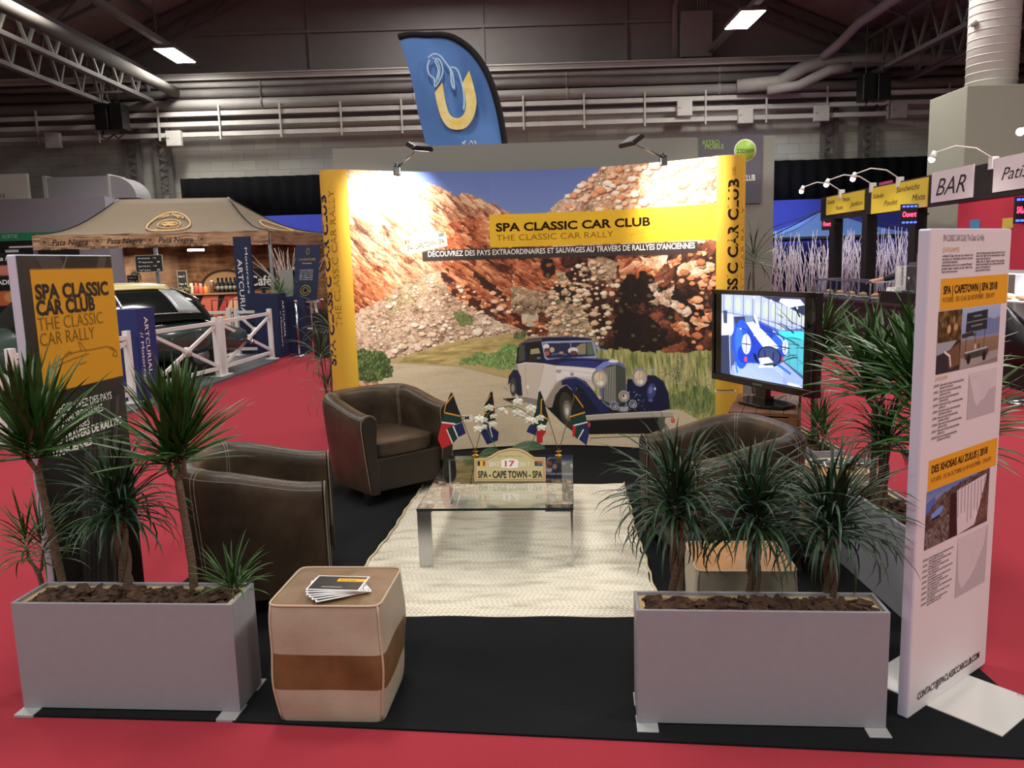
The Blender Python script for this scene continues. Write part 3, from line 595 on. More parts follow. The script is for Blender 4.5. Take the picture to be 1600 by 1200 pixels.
for p, rx, ry in (((201.2,56.3), 6.6, 7.9), ((234.5,58.3), 6.2, 7.5)):
    A.ell(p, rx, ry, '8c93bc'); A.ell(p, rx*.9, ry*.9, '5a4c44'); A.ell((p[0]+.2, p[1]-.2), rx*.84, ry*.86, 'c4a988'); A.ell((p[0]-1, p[1]+1.6), rx*.5, ry*.42, 'dcc8a8'); A.ell((p[0]+.6, p[1]-3.6), rx*.4, ry*.25, 'f0e8da'); A.line([(p[0], p[1]+ry*.8), (p[0]-.4, p[1]-ry*.8)], .3, '9a8264')
for p, r_ in (((221.3,42.3), 4.5), ((213.1,34.2), 3.5), ((228.7,36.2), 3.3)):
    A.ell(p, r_, r_*1.05, 'a5aaba'); A.ell(p, r_*.84, r_*.88, '8a7a68' if r_ > 4 else '4c5260'); A.ell((p[0]+.3, p[1]-.5), r_*.5, r_*.5, 'e0cbb0' if r_ > 4 else '8f98a8'); A.ell((p[0]-.4, p[1]+.2), r_*.2, r_*.25, '2a2c34')
A.poly([(217.3,33.4),(225.3,33.7),(224.2,29.7),(218.2,29.4)], '8f96a0')
A.ell((167.4,62.4), 2.3, 1.5, '9a948e'); A.ell((178.4,59.8), 1.6, 1.8, '8f8f98')
A.ell((262.1,24.8), 1.7, 2, 'cc3a2e'); A.ell((191.5,17.5), 1.5, 2.4, 'cc3a2e'); A.ell((261.8,25.2), .5, .6, 'f09a8c')
# printed bands and plate
YB = [(114.0,190.9),(113.9,165.2)]; DB = [(58.5,163.6),(58.3,155.6),(282.3,164.7),(282.5,155.3)]
yl = (298.4,191.4)[1]; yl2 = (298.6,165.0)[1]
Yt = (YB[0][1]+yl)/2; Yb = (YB[1][1]+yl2)/2; Dt = (DB[0][1]+DB[2][1])/2; Db = (DB[1][1]+DB[3][1])/2
A.poly([(YB[0][0], Yb), (UMAX+1, Yb), (UMAX+1, Yt), (YB[0][0], Yt)], 'e0ab1e')
A.poly([(DB[0][0], Db), (DB[2][0], Db), (DB[2][0], Dt), (DB[0][0], Dt)], '2b2220')
def sketch_car(o, s, line):        # the little open two-seater drawn in a few strokes
    line([(o[0]-20*s, o[1]-3.6*s), (o[0]-19*s, o[1]-2.2*s), (o[0]-14*s, o[1]-.6*s), (o[0]-8*s, o[1]+.9*s), (o[0]-3*s, o[1]+1.2*s), (o[0]+4*s, o[1]+1.0*s), (o[0]+13*s, o[1]+1.2*s), (o[0]+17*s, o[1]+.2*s), (o[0]+19*s, o[1]-1.2*s), (o[0]+19.4*s, o[1]-2.8*s)])
    line([(o[0]-20*s, o[1]-3.6*s), (o[0]-14*s, o[1]-2.2*s), (o[0]-6*s, o[1]-1*s), (o[0]+2*s, o[1]-.3*s)])
    line([(o[0]-2*s, o[1]+1.2*s), (o[0]-3*s, o[1]+4.4*s), (o[0]-1.6*s, o[1]+3.8*s), (o[0]+.6*s, o[1]+1*s)])
    line([(o[0]+15*s, o[1]+.4*s), (o[0]+18*s, o[1]-1*s), (o[0]+16.5*s, o[1]-2.6*s), (o[0]+18.5*s, o[1]-3.4*s), (o[0]+19.4*s, o[1]-2.6*s)])
    line([(o[0]-11*s, o[1]+.6*s), (o[0]-9*s, o[1]+1.6*s), (o[0]-7*s, o[1]+1*s)])
    line([(o[0]-4*s, o[1]-3.6*s), (o[0]+0*s, o[1]-3.2*s)])
sketch_car((250.5, (Yt+Yb)/2-3.5), 1.12, lambda p: A.line(p, .42, 'a8801c', .8))
PLQ = [(45.5,161.0),(43.9,171.9),(48.8,175.0),(55.3,179.4),(59.6,181.5),(63.8,181.7),(68.9,180.2),(73.5,177.4),(78.2,178.3),(79.5,167.6)]
A.poly([(x*1.0+.6, y-.9) for x, y in PLQ], '8a7a5c', .5); A.poly(PLQ, 'e6dcb4')
A.line([(46.5,162.4),(45.1,171.1),(49.4,174.0),(55.5,178.2),(59.7,180.3),(63.7,180.7),(68.4,179.1),(73.4,176.4),(77.5,177.1),(78.4,168.4),(46.5,162.4)], .35, 'd8a67a')
A.line([(45.5,171.9),(45.4,169.6)], 1.2, '2c2c2c'); A.line([(46.8,172.1),(46.7,169.9)], 1.2, 'dcc23c'); A.line([(48.1,172.3),(47.9,170.2)], 1.2, 'c8483c')
A.line([(72.9,176.8),(76.6,177.3)], .9, 'c0443a'); A.line([(72.9,175.9),(76.6,176.4)], .9, '2e6a4a'); A.line([(72.8,174.9),(76.5,175.4)], .9, '34407c')
A.poly([(59.3,174.8),(64.0,175.6),(64.4,171.9),(59.5,171.2)], 'f2ecd6')
A.poly([(71.2,30.2),(94.8,28.4),(94.6,22.5),(71.0,24.4)], 'e6ddca')
A.line([(58, 0), (58, 225)], .25, 'b0a890', .15); A.line([(118, 0), (118, 225)], .25, 'b0a890', .15); A.line([(178, 0), (178, 225)], .25, '504840', .15); A.line([(238, 0), (238, 225)], .25, '504840', .15)
A.c = np.clip(A.c, 0, 1)**.80
pp = A.mesh('photo_panel', print_mat('laminated_print', .6), disp, arcpn)
ink = mat('dark_ink', '#2a1a14', .8, spec=.1); inkb = mat('navy_ink', '#20264a', .8, spec=.1); wht = mat('white_ink', '#f2f0ec', .7, spec=.1); inkt = mat('thin_ink', '#8a6414', .8, spec=.1)
def on_arc(*a): return arcp(a[0], a[1], a[2])
def arcline(p0, p1): y = (p0[1]+p1[1])/2; return (p0[0], y), (p1[0], y)
q = arcline(*[(119.2,177.3),(243.9,178.4)]); text(disp, 'SPA CLASSIC CAR CLUB', ink, q[0], q[1], 6.6, on_arc, .03)
q = arcline(*[(119.5,169.7),(213.8,170.8)]); text(disp, 'THE CLASSIC CAR RALLY', inkt, q[0], q[1], 5.0, on_arc, -.012)
q = arcline(*[(63.2,159.0),(190.8,159.3)]); text(disp, 'DÉCOUVREZ DES PAYS EXTRAORDINAIRES ET SAUVAGES', wht, q[0], q[1], 4.4, on_arc, .012)
z_ = q[0][1]; q = arcline(*[(191.8,158.0),(280.3,159.0)]); text(disp, "AU TRAVERS DE RALLYES D'ANCIENNES", wht, (q[0][0], z_), (q[1][0], z_), 4.5, on_arc, .022)
q = [(46.4,163.9),(77.3,169.5)]; text(disp, 'SPA - CAPE TOWN - SPA', ink, q[0], q[1], 4.2, on_arc, .012)
q = [(79.1,24.7),(91.4,23.7)]; text(disp, '.COM', ink, q[0], (q[1][0], q[0][1]), 3.6, on_arc, .012)

# rounded yellow ends, dark back, base rail
ylw = mat('yellow_print', '#d2a636', .5)
CR = .14
def cap_frame(u, sgn):
    a = u/100/AR - A0 - YW; n0 = Vector((-math.sin(a), -math.cos(a), 0)); t0 = Vector((math.cos(a), -math.sin(a), 0))*sgn
    p = Vector(arcp(u, 0)); p.z = 0; c = p - n0*CR
    return lambda s, z, off=0: tuple(c + (n0*math.cos(s/CR) + t0*math.sin(s/CR))*(CR+off) + Vector((0, 0, z)))
capL = cap_frame(0, -1); capR = cap_frame(UMAX, 1)
for cp in (capL, capR):
    b = MB(); b.surf(lambda u, v: cp(u*2.6*CR, .02+v*2.25), 20, 2)
    b.surf(lambda u, v: cp(u*2.6*CR, .02+v*2.25, -.004), 20, 2, flip=True)
    e = b.build('end_panel', ylw, disp, fixn=False); tag(e, 'plain yellow rounded end panel')
def v_text(cp, s, m, base, d, z0, z1, h, w=0):     # upright line of letters climbing the cap
    text(disp, s, m, (z0*100, 0), (z1*100, 0), h, lambda u, v, o: cp((base + d*v)/100, u/100, o), w)
v_text(capL, 'SPA CLASSIC CAR CLUB', inkb, 17.6, 1, .80, 2.09, 7.8, .03)
v_text(capL, 'THE CLASSIC CAR RALLY', inkt, 10.2, 1, 1.10, 2.12, 5.4, -.012)
v_text(capR, 'SPA CLASSIC CAR CLUB', ink, 16.5, -1, .82, 2.10, 8.2, .03)
v_text(capR, 'THE CLASSIC CAR RALLY', inkt, 25, -1, .9, 1.9, 5.4, -.012)
v_text(capR, 'ASBL', inkt, 14, -1, 2.125, 2.19, 3, -.01)
b = MB(); b.surf(lambda u, v: arcp(u*UMAX, v*225, -.012), 40, 1, flip=True); b.surf(lambda u, v: arcp(u*UMAX, 225, -.012*v), 40, 1)
b.build('back_panel', mat('back_grey', '#55565a', .8), disp, fixn=False)
b = MB(); b.surf(lambda u, v: arcp(u*UMAX, -1.1+v*1.3, .004), 40, 1); b.surf(lambda u, v: arcp(u*UMAX, -1.1+v*1.3, -.03), 40, 1)
b.build('base_rail', mat('black_metal', '#101012', .4), disp, fixn=False)

# two arm lamps clamped on its top edge
blkm = mat('black_plastic', '#141416', .35)
def arm_lamp(label, u, head, tgt, pw=118):
    base = Vector(arcp(u, 226)); hd = Vector(head); t = thing('arm_lamp', label, 'lamp', tuple(base), 0, 'arm lamps on the photo wall')
    h = hd - base
    b = MB(); b.box((0, 0, -.01), (.05, .06, .06)); b.ball((0, 0, .03), .028, 8, sc=(1, 1, .8)); b.build('clamp', blkm, t, bevel=.005)
    b = MB(); b.tube([(0, 0, .02), tuple(h*.5+Vector((0, 0, .012))), tuple(h)], .008, 8); b.build('arm', blkm, t)
    ax = Vector((h.x, h.y, 0)).normalized() if abs(h.x) > 0 else Vector((1, 0, 0)); d = (Vector(tgt)-hd).normalized(); d = (d + Vector((0, 0, -.9))).normalized()
    M = d.to_track_quat('-Z', 'Y').to_matrix().to_4x4()
    def m3(x, y, z): return tuple(h + M.to_3x3() @ Vector((x, y, z)))
    b = MB(); prof = [(-.085, 0), (-.09, .018), (-.07, .035), (.07, .035), (.09, .018), (.085, 0)]
    b.prism(prof, -.055, .055, lambda x, z, y: m3(x, y, z)); b.build('lamp_head', blkm, t, bevel=.006)
    b = MB(); b.add([m3(-.06, -.04, -.003), m3(.06, -.04, -.003), m3(.06, .04, -.003), m3(-.06, .04, -.003)], [(0, 1, 2, 3)])
    b.build('lamp_glass', mat('lamp_glow', '#fff4dc', .4, emit=6), t)
    p = hd + d*.03; spot_light(tuple(p), tgt, pw, 104, .9, .05, name='arm_lamp_light')
arm_lamp('black arm lamp on the left half of the photo wall', 41.69613552421853, (-0.622,6.05,2.381), (-0.856,6.35,1.988))
arm_lamp('black arm lamp on the right half of the photo wall', 254.33273853508013, (0.896,5.85,2.348), (1.329,6.1,2.059), 85)

# ------------------------------------------------------------------ planters, bark and dracaenas
plm = mat('grey_planter_paint', '#909198', .45, noise=(30, .06)); wood = mat('raw_pine', '#c9b184', .8, noise=(12, .3))
soil = mat('bark_chips', '#5c4232', .95, noise=(26, .5), col2='#281b14')
def planter(label, loc, rz, L, D, H, group='grey trough planters', feet=True, n=330, seed=1):
    t = thing('trough_planter', label, 'planter', loc, rz, group)
    b = MB(); w = .012
    b.bx(0, L, 0, w, .012, H); b.bx(0, L, D-w, D, .012, H); b.bx(0, w, w, D-w, .012, H); b.bx(L-w, L, w, D-w, .012, H); b.bx(w, L-w, w, D-w, .012, .03)
    b.build('trough', plm, t, bevel=.002)
    b = MB(); k = .02
    b.bx(w, L-w, w, w+k, H-.05, H-.012); b.bx(w, L-w, D-w-k, D-w, H-.05, H-.012); b.bx(w, w+k, w+k, D-w-k, H-.05, H-.012); b.bx(L-w-k, L-w, w+k, D-w-k, H-.05, H-.012)
    b.build('inner_frame', wood, t)
    if feet:
        for x0 in (0, L-.065):
            for y0, y1 in ((-.05, .05), (D-.05, D+.035)):
                b = MB(); b.bx(x0-.003, x0+.068, y0, y1, 0, .012); b.build('foot', mat('foot_steel', '#a9abac', .4, metal=.3), t, bevel=.002)
    r = random.Random(seed); b = MB()
    b.bx(w+.02, L-w-.02, w+.02, D-w-.02, H-.09, H-.035)
    for i in range(n):
        x = r.uniform(.035, L-.035); y = r.uniform(.035, D-.035); z = H-.034 + r.uniform(-.003, .034)*(1-abs(x/L-.5)*.6)
        s = r.uniform(.012, .03); M = Matrix.Rotation(r.uniform(0, 6.3), 4, 'Z') @ Matrix.Rotation(r.uniform(-.8, .8), 4, 'X') @ Matrix.Rotation(r.uniform(-.6, .6), 4, 'Y')
        vs = [Vector((x, y, z)) + M.to_3x3() @ Vector((a*s*r.uniform(.7, 1.2), c*s*.6*r.uniform(.7, 1.2), d*s*.28*r.uniform(.5, 1.3))) for d in (-1, 1) for a, c in ((-1,-.4),(0,-1),(1,-.3),(.9,.7),(-.2,1),(-1,.5))]
        b.add(vs, [(5,4,3,2,1,0), (6,7,8,9,10,11)] + [(q, (q+1)%6, 6+(q+1)%6, 6+q) for q in range(6)])
    tag(b.build('bark_mulch', soil, t), kind='stuff')
    return t
leafm = mat('dracaena_leaf', '#3a6428', .38, noise=(14, .5), col2='#1c3816', spec=.6)
leafd = mat('dark_glossy_leaf', '#28482a', .4, noise=(14, .5), col2='#12241a', spec=.45)
barkm = mat('dracaena_stem', '#6e5a48', .9, noise=(70, .45), bump=(60, .6), stretch=(1, 1, 3))
def blade(b, o, az, el, L, wd, droop, r, m=0):
    """one long leaf: a folded tapering strip that bends down along its length"""
    n = 7; p = Vector(o); d0 = Vector((math.cos(az)*math.cos(el), math.sin(az)*math.cos(el), math.sin(el)))
    side = Vector((-math.sin(az), math.cos(az), 0)); vs = []; e = el; tw = r.uniform(-.5, .5)
    for i in range(n+1):
        t = i/n; d = Vector((math.cos(az)*math.cos(e), math.sin(az)*math.cos(e), math.sin(e))); nn = side.cross(d)
        s2 = (side*math.cos(tw*t) + nn*math.sin(tw*t)); wv = wd*(.55+.9*t)*(1-t)**.7 if t > .15 else wd*(.5+.8*t)
        wv = max(wv, .0008) if i < n else .0004
        fold = nn*(-.35*wv)
        vs += [p - s2*wv*.5, p + fold, p + s2*wv*.5]
        p = p + d*(L/n); e -= droop*(.35+1.3*t)/n
    fs = []
    for i in range(n):
        a = 3*i; fs += [(a, a+1, a+4, a+3), (a+1, a+2, a+5, a+4)]
    b.add(vs, fs, m, True)
def crown(parent, o, n, L, spread, droop, seed, m=leafm, wd=.017, h=.1, lo=-.2, hi=1.45, kind='leaf_crown'):
    r = random.Random(seed); b = MB()
    for i in range(n):
        k = i/n; el = lerp(hi, lo, k**spread) + r.uniform(-.18, .18); az = i*2.39996 + r.uniform(-.3, .3)
        oo = (o[0]+.008*math.cos(az), o[1]+.008*math.sin(az), o[2] + h*(1-k) + r.uniform(-.005, .005))
        blade(b, oo, az, el, L*r.uniform(.75, 1.1)*(1-.25*abs(k-.45)), wd*r.uniform(.8, 1.15), droop*r.uniform(.5, 1.4)*(.4+k), r)
    return b.build(kind, m, parent, fixn=False)
def stem(parent, pts, r0, r1, seed=0):
    r = random.Random(seed); P_ = []; RR = []
    pts = [Vector(p) for p in pts]; N = 8*(len(pts)-1)
    for i in range(N+1):
        u = i/N*(len(pts)-1); k = min(int(u), len(pts)-2); p = pts[k].lerp(pts[k+1], u-k)
        P_.append(p); RR.append(lerp(r0, r1, i/N)*(1+.09*(i % 2)+r.uniform(-.04, .04)))
    b = MB(); b.tube(P_, RR, 10); return b.build('stem', barkm, parent)
def plait(parent, H_, R_, seed):
    b = MB()
    for k in range(3):
        pts = []
        for i in range(33):
            t = i/32; a = 2*PI*k/3 + t*5.2*(H_/.3); q = R_*(1.0+.15*math.sin(t*9+k))
            pts.append((q*math.cos(a), q*math.sin(a), t*H_ - .02))
        b.tube(pts, [lerp(.013, .011, i/32)*(1+.1*(i % 2)) for i in range(33)], 8)
    return b.build('braided_stem', barkm, parent)
def braided(label, g, zc, seed, L=.25, group='braided dracaenas with drooping leaves', n=125):
    """g = foot on the soil, zc = height where the leaves begin"""
    t = thing('braided_dracaena', label, 'plant', g, 0, group); H_ = zc-g[2]
    plait(t, H_+.01, .014, seed)
    for k in range(3):
        a = k*2.1+seed; o = (.02*math.cos(a), .02*math.sin(a), H_)
        b = MB(); b.tube([(.011*math.cos(a), .011*math.sin(a), H_-.02), (o[0], o[1], H_+.03), (o[0]*1.3, o[1]*1.3, H_+.08)], [.012, .009, .006], 8); b.build('stem', barkm, t)
        crown(t, (o[0]*1.2, o[1]*1.2, H_+.03), n//3+6, L, .85, 2.1, seed*7+k, leafd, .0165, .09, -.15, 1.5)
    return t
def tall(label, g, stems, seed, L=.3, n=60, r0=.016, group='tall dracaenas with upright leaves', trunk=None, droop=.5, lo=.15, wd=.022, sp=.8):
    t = thing('tall_dracaena', label, 'plant', g, 0, group)
    if trunk: stem(t, trunk, r0, r0*.85, seed)
    for i, s in enumerate(stems):
        stem(t, s, r0*.62, r0*.5, seed+i); e = s[-1]
        crown(t, (e[0], e[1], e[2]-.05), n, L, sp, droop, seed*5+i, leafm, wd, .12, lo, 1.5)
    return t

# front left planter and its five plants
PLH = .41
planter('grey trough planter at the front left, before the dark banner, five plants in it', (-1.800, 2.716, 0), -0.09010191381818679, .811, .195, PLH, seed=2)
def local(g, pts): return [(p[0]-g[0], p[1]-g[1], p[2]-g[2]) for p in pts]
SZ = .365
g = (-1.813,2.937,0.365)
tall('small forked dracaena at the left end of the front left planter', g, [[(-.01, 0, .075), (-.04, .0, .12), (-.045, .0, .17)], [(0, 0, .08), (.012, 0, .12), (.01, .01, .16)]], 11, .20, 36, .010, 'small dracaenas in the front left planter', [(0, 0, -.01), (-.01, 0, .08)], 1.1, 0, .012)
g = (-1.719,2.912,0.365)
f = (-.045, 0, 0.46699999999999997)
tall('tall two-headed dracaena before the dark banner', g, [[f, (f[0]-.03, 0, f[2]+.05), (f[0]-.035, 0, f[2]+.10)], [f, (f[0]+.012, .01, f[2]+.05), (f[0]+.012, .01, f[2]+.10)]], 12, .36, 56, .0155, trunk=[(0, 0, -.01), (-.012, 0, .12), f], sp=1.3, droop=.2, lo=.15, wd=.028)
g = (-1.469,2.887,0.365)
braided('braided dracaena with drooping leaves in the middle of the front left planter', g, 0.622, 3, .31)
g = (-1.2,2.844,0.365)
f = (-.02, 0, 0.44100000000000006)
tall('tall three-headed dracaena before the dark side of the nearest armchair', g, [[f, (f[0]-.028, 0, f[2]+.03), (f[0]-.03, 0, f[2]+.10)], [f, (f[0], .015, f[2]+.10)], [f, (f[0]+.025, 0, f[2]+.03), (f[0]+.026, 0, f[2]+.125)]], 14, .31, 46, .0155, trunk=[(0, 0, -.01), (.002, 0, .12), f], sp=1.3, droop=.2, lo=.15, wd=.025)
g = (-1.052,2.821,0.365)
t = thing('small_dracaena', 'small grassy dracaena tuft at the right end of the front left planter', 'plant', g, 0, 'small dracaenas in the front left planter')
stem(t, [(0, 0, -.01), (0, 0, .05)], .008, .007, 1); stem(t, [(.02, 0, -.01), (.024, 0, .05)], .006, .005, 2)
crown(t, (0, 0, .02), 34, .20, .8, .7, 71, leafm, .013, .04, .3, 1.5); crown(t, (.024, 0, .02), 16, .15, .8, 1.2, 72, leafm, .011, .03, .1, 1.3)

# front right planter and its three plants
planter('grey trough planter at the front right, three braided plants in it', (.385, 2.500, 0), -0.0948335798298099, .802, .16, PLH, seed=5)
for i, (px_, lb) in enumerate((('a', 'leftmost braided dracaena of the front right planter'), ('b', 'middle braided dracaena of the front right planter'), ('c', 'rightmost braided dracaena of the front right planter'))):
    g = ((0.551,2.669,0.365), (0.81,2.639,0.365), (1.058,2.6,0.365))[i]
    braided(lb, g, (0.633, 0.591, 0.576)[i], 21+i, .32, n=140)

# long planter down the right side, smaller planter behind it
planter('grey trough planter along the right side of the stand, running away behind the white banner', (1.615, 3.05, 0), R(0), .20, .86, .41, feet=False, n=220, seed=8)
for i, (x, y, zc, L, lb) in enumerate(((1.70, 3.72, .92, .34, 'tall dracaena at the far end of the side planter'), (1.73, 3.36, .98, .36, 'tall dracaena at the middle of the side planter'),
                                     (1.72, 3.12, .80, .32, 'tall dracaena at the near end of the side planter, behind the white banner'))):
    f = (.0, 0, zc-.37-.1)
    tall(lb, (x, y, .365), [[f, (-.03, .01, f[2]+.04), (-.035, .01, f[2]+.1)], [f, (.035, .0, f[2]+.04), (.04, 0, f[2]+.12)]], 31+i, L*1.15, 66, .016, 'tall dracaenas in the side planter', [(0, 0, -.01), (.01, .01, f[2]*.5), f], .65, .1, .027)
braided('low braided dracaena in the side planter, half hidden by the white banner', (1.67, 3.55, .365), .62, 41, .24, 'low dracaenas in the side planter', 90)
planter('small grey trough planter behind the far pouf', (1.73, 4.56, 0), R(0), .19, .7, .41, feet=False, n=150, seed=9)
f = (0, 0, .5)
tall('tall dracaena right of the television', (1.83, 4.80, .365), [[f, (-.03, 0, .54), (-.03, 0, .60)], [f, (.03, 0, .54), (.035, 0, .62)]], 45, .36, 60, .016, 'dracaenas behind the far pouf', [(0, 0, -.01), (-.01, 0, .3), f], .5, .2, .028)
tall('short dracaena at the near end of the small rear planter', (1.80, 4.66, .365), [[(0, 0, -.01), (0, 0, .16)], [(.03, .02, -.01), (.04, .02, .10)]], 46, .24, 34, .012, 'dracaenas behind the far pouf', None, .8, .1, .016)
tall('half-height dracaena of the small rear planter', (1.83, 5.05, .365), [[(0, 0, -.01), (0, 0, .34)]], 47, .27, 40, .012, 'dracaenas behind the far pouf', None, .9, 0, .018)

# ------------------------------------------------------------------ leather tub chairs
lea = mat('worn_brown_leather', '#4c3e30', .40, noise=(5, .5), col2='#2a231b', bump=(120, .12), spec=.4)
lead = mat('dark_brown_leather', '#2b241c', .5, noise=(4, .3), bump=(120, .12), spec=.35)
stitch = mat('pale_stitching', '#8d8070', .8)
blackwood = mat('black_wood', '#15110f', .4)
def tub_chair(label, loc, rz):
    t = thing('tub_armchair', label, 'armchair', loc, rz, 'leather tub armchairs')
    W, Dp, T = .37, .33, .115                       # half width, half depth, wall thickness
    path = []
    def plan(u):                                     # u 0..1 along the U from left arm end round the back to the right arm end
        a = .36; L = [(-1, -1)]
        if u < .27: k = u/.27; return Vector((-W+T/2, lerp(-Dp, .06, k))), Vector((-1, 0))
        if u > .73: k = (1-u)/.27; return Vector((W-T/2, lerp(-Dp, .06, k))), Vector((1, 0))
        k = (u-.27)/.46*PI; nx, ny = -math.cos(k), math.sin(k)
        p = 2.6; sx = abs(nx)**(2/p)*(1 if nx > 0 else -1); sy = abs(ny)**(2/p)
        return Vector(((W-T/2)*sx, .06 + (Dp-.06-T/2)*sy)), Vector((nx, ny)).normalized()
    def top(u): k = abs(u-.5)*2; return lerp(.695, .605, ss((k-.25)/.75))
    prof = []                                        # (offset across the wall, height 0..1) outside bottom -> over the top -> inside
    for j in range(7): prof.append((T/2 - .05*(1-j/6)**1.2*1, j/6*.86))
    for j in range(1, 9): a = PI*j/9; prof.append((T/2*math.cos(a), .90 + .10*math.sin(a)))
    for j in range(5): prof.append((-T/2 + .01*math.sin(j/4*PI), lerp(.86, .25, j/4)))
    def sh(u, v):
        c, n = plan(u); k = v*(len(prof)-1); i = min(int(k), len(prof)-2); o, h = prof[i][0]+(prof[i+1][0]-prof[i][0])*(k-i), prof[i][1]+(prof[i+1][1]-prof[i][1])*(k-i)
        z = .085 + (top(u)-.085)*h; q = c + n*o
        return (q.x, q.y, z)
    b = MB(); b.surf(sh, 56, len(prof)-1)
    for u in (0, 1): 
        vs = [sh(u, j/(len(prof)-1)) for j in range(len(prof))] + [(sh(u, 1)[0], -Dp, .085)]; b.add(vs, [tuple(range(len(vs)))])
    s = b.build('shell', lea, t); m_ = s.modifiers.new('bevel', 'BEVEL'); m_.width = .008; m_.segments = 2; m_.limit_method = 'ANGLE'; m_.angle_limit = R(50)
    for u, sx in ((0, -1), (1, 1)):                  # padded arm fronts
        b = MB(); pr = [sh(u, j/(len(prof)-1)) for j in range(len(prof))] + [(sh(u, 1)[0], -Dp, .085)]
        n = len(pr); vs = [(p[0], p[1]-.006, p[2]) for p in pr] + [(p[0]*.985+.004*(-sx if abs(p[0]) > .3 else sx), p[1]-.018, p[2]-.006) for p in pr]
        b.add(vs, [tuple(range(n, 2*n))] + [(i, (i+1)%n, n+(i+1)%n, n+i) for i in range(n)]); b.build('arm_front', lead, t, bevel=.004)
        b = MB(); b.tube([(p[0], p[1]-.010, p[2]) for p in pr[:-1]], .0028, 5); b.build('piping', stitch, t)
    for u in (.30, .41, .59, .70) if False else (.34, .66):
        b = MB(); b.tube([sh(u, j/30) for j in range(2, 31)], .0022, 4)
        b.tube([sh(u+.012, j/30) for j in range(2, 31)], .0022, 4); b.build('seam', stitch, t)
    b = MB(); b.tube([tuple(Vector(sh(i/40, 7.4/(len(prof)-1)))+Vector((0, 0, .001))) for i in range(41)], .0016, 4); b.build('seam', stitch, t)
    # seat box, front panel, cushion
    iw = W-T+.004
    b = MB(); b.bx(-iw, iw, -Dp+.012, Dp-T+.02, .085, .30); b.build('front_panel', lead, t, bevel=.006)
    def cush(u, v):
        a = 2*PI*u; c, s_ = math.cos(a), math.sin(a); p = 5
        x = abs(c)**(2/p)*(1 if c > 0 else -1)*iw*.985; y = abs(s_)**(2/p)*(1 if s_ > 0 else -1)*(Dp-.035)
        if v <= .5: k = v/.5; r_, z = 1-.03*(1-math.sin(k*PI/2)), lerp(.305, .385, k)
        else: k = (v-.5)/.5; r_, z = math.cos(k*PI/2)**.55, .385 + .035*math.sin(k*PI/2)
        return (x*r_, y*r_ - .01, z)
    b = MB(); b.surf(cush, 48, 16, closed=True); b.build('seat_cushion', lea, t)
    b = MB(); b.tube([cush(i/48, .56) for i in range(49)], .004, 5); b.build('cushion_piping', lea, t)
    for sx in (-1, 1):
        for sy in (-1, 1):
            b = MB(); x, y = sx*(W-.07), sy*(Dp-.06); vs = []
            for z, r_ in ((0, .016), (.087, .024)): vs += [(x-r_, y-r_, z), (x+r_, y-r_, z), (x+r_, y+r_, z), (x-r_, y+r_, z)]
            b.add(vs, [(0,3,2,1),(4,5,6,7),(0,1,5,4),(1,2,6,5),(2,3,7,6),(3,0,4,7)]); b.build('leg', blackwood, t)
    return t
tub_chair('brown leather tub armchair at the back left, facing the glass table', (-.91, 5.49, .008), R(41.5))
tub_chair('dark leather tub armchair behind the front left planter, seen from its side, facing right', (-1.24, 3.72, .008), R(101))
tub_chair('brown leather tub armchair on the right, facing left, before the wooden crate', (1.09, 4.0, .008), R(-79))

# ------------------------------------------------------------------ glass coffee table
glass = mat('clear_glass', '#eef6f4', .0, trans=1, ior=1.45); chrome = mat('brushed_chrome', '#c2c4c8', .22, metal=1)
gedge = mat('dark_glass_edge', '#26332f', .1)
TX, TY = -.065, 4.47; TW, TD, TH = .79, 1.12, .33
t = thing('coffee_table', 'low glass coffee table with flat chrome legs standing on the cream rug', 'coffee table', (TX, TY, .018), -SA)
hw, hd = TW/2, TD/2
b = MB(); b.bx(-hw, hw, -hd, hd, TH-.030, TH-.018); b.build('glass_top', glass, t)
b = MB()
for a in ((-hw, hw, -hd-.0015, -hd+.001), (-hw, hw, hd-.001, hd+.0015), (-hw-.0015, -hw+.001, -hd, hd), (hw-.001, hw+.0015, -hd, hd)): b.bx(*a, TH-.0295, TH-.0185)
b.build('glass_edge', gedge, t)
for x0, x1, y0, y1 in ((-hw+.0, -hw+.072, -hd+.002, -hd+.014), (hw-.014, hw-.002, -hd+.0, -hd+.072), (hw-.072, hw, hd-.014, hd-.002), (-hw+.002, -hw+.014, hd-.072, hd)):
    b = MB(); b.bx(x0, x1, y0, y1, 0, TH-.03); b.build('leg', chrome, t, bevel=.002)
for sx, sy, lx, ly in ((-1, -1, .075, .10), (1, -1, .14, .075), (1, 1, .075, .12), (-1, 1, .12, .075)):
    b = MB(); xa, xb = sorted((sx*hw, sx*(hw-lx))); ya, yb = sorted((sy*hd, sy*(hd-ly)))
    b.bx(xa, xb, ya, yb, TH-.038, TH-.0305); b.build('corner_bracket', mat('blue_steel', '#7f93a6', .25, metal=1), t, bevel=.001)
TZ = .018+TH-.018
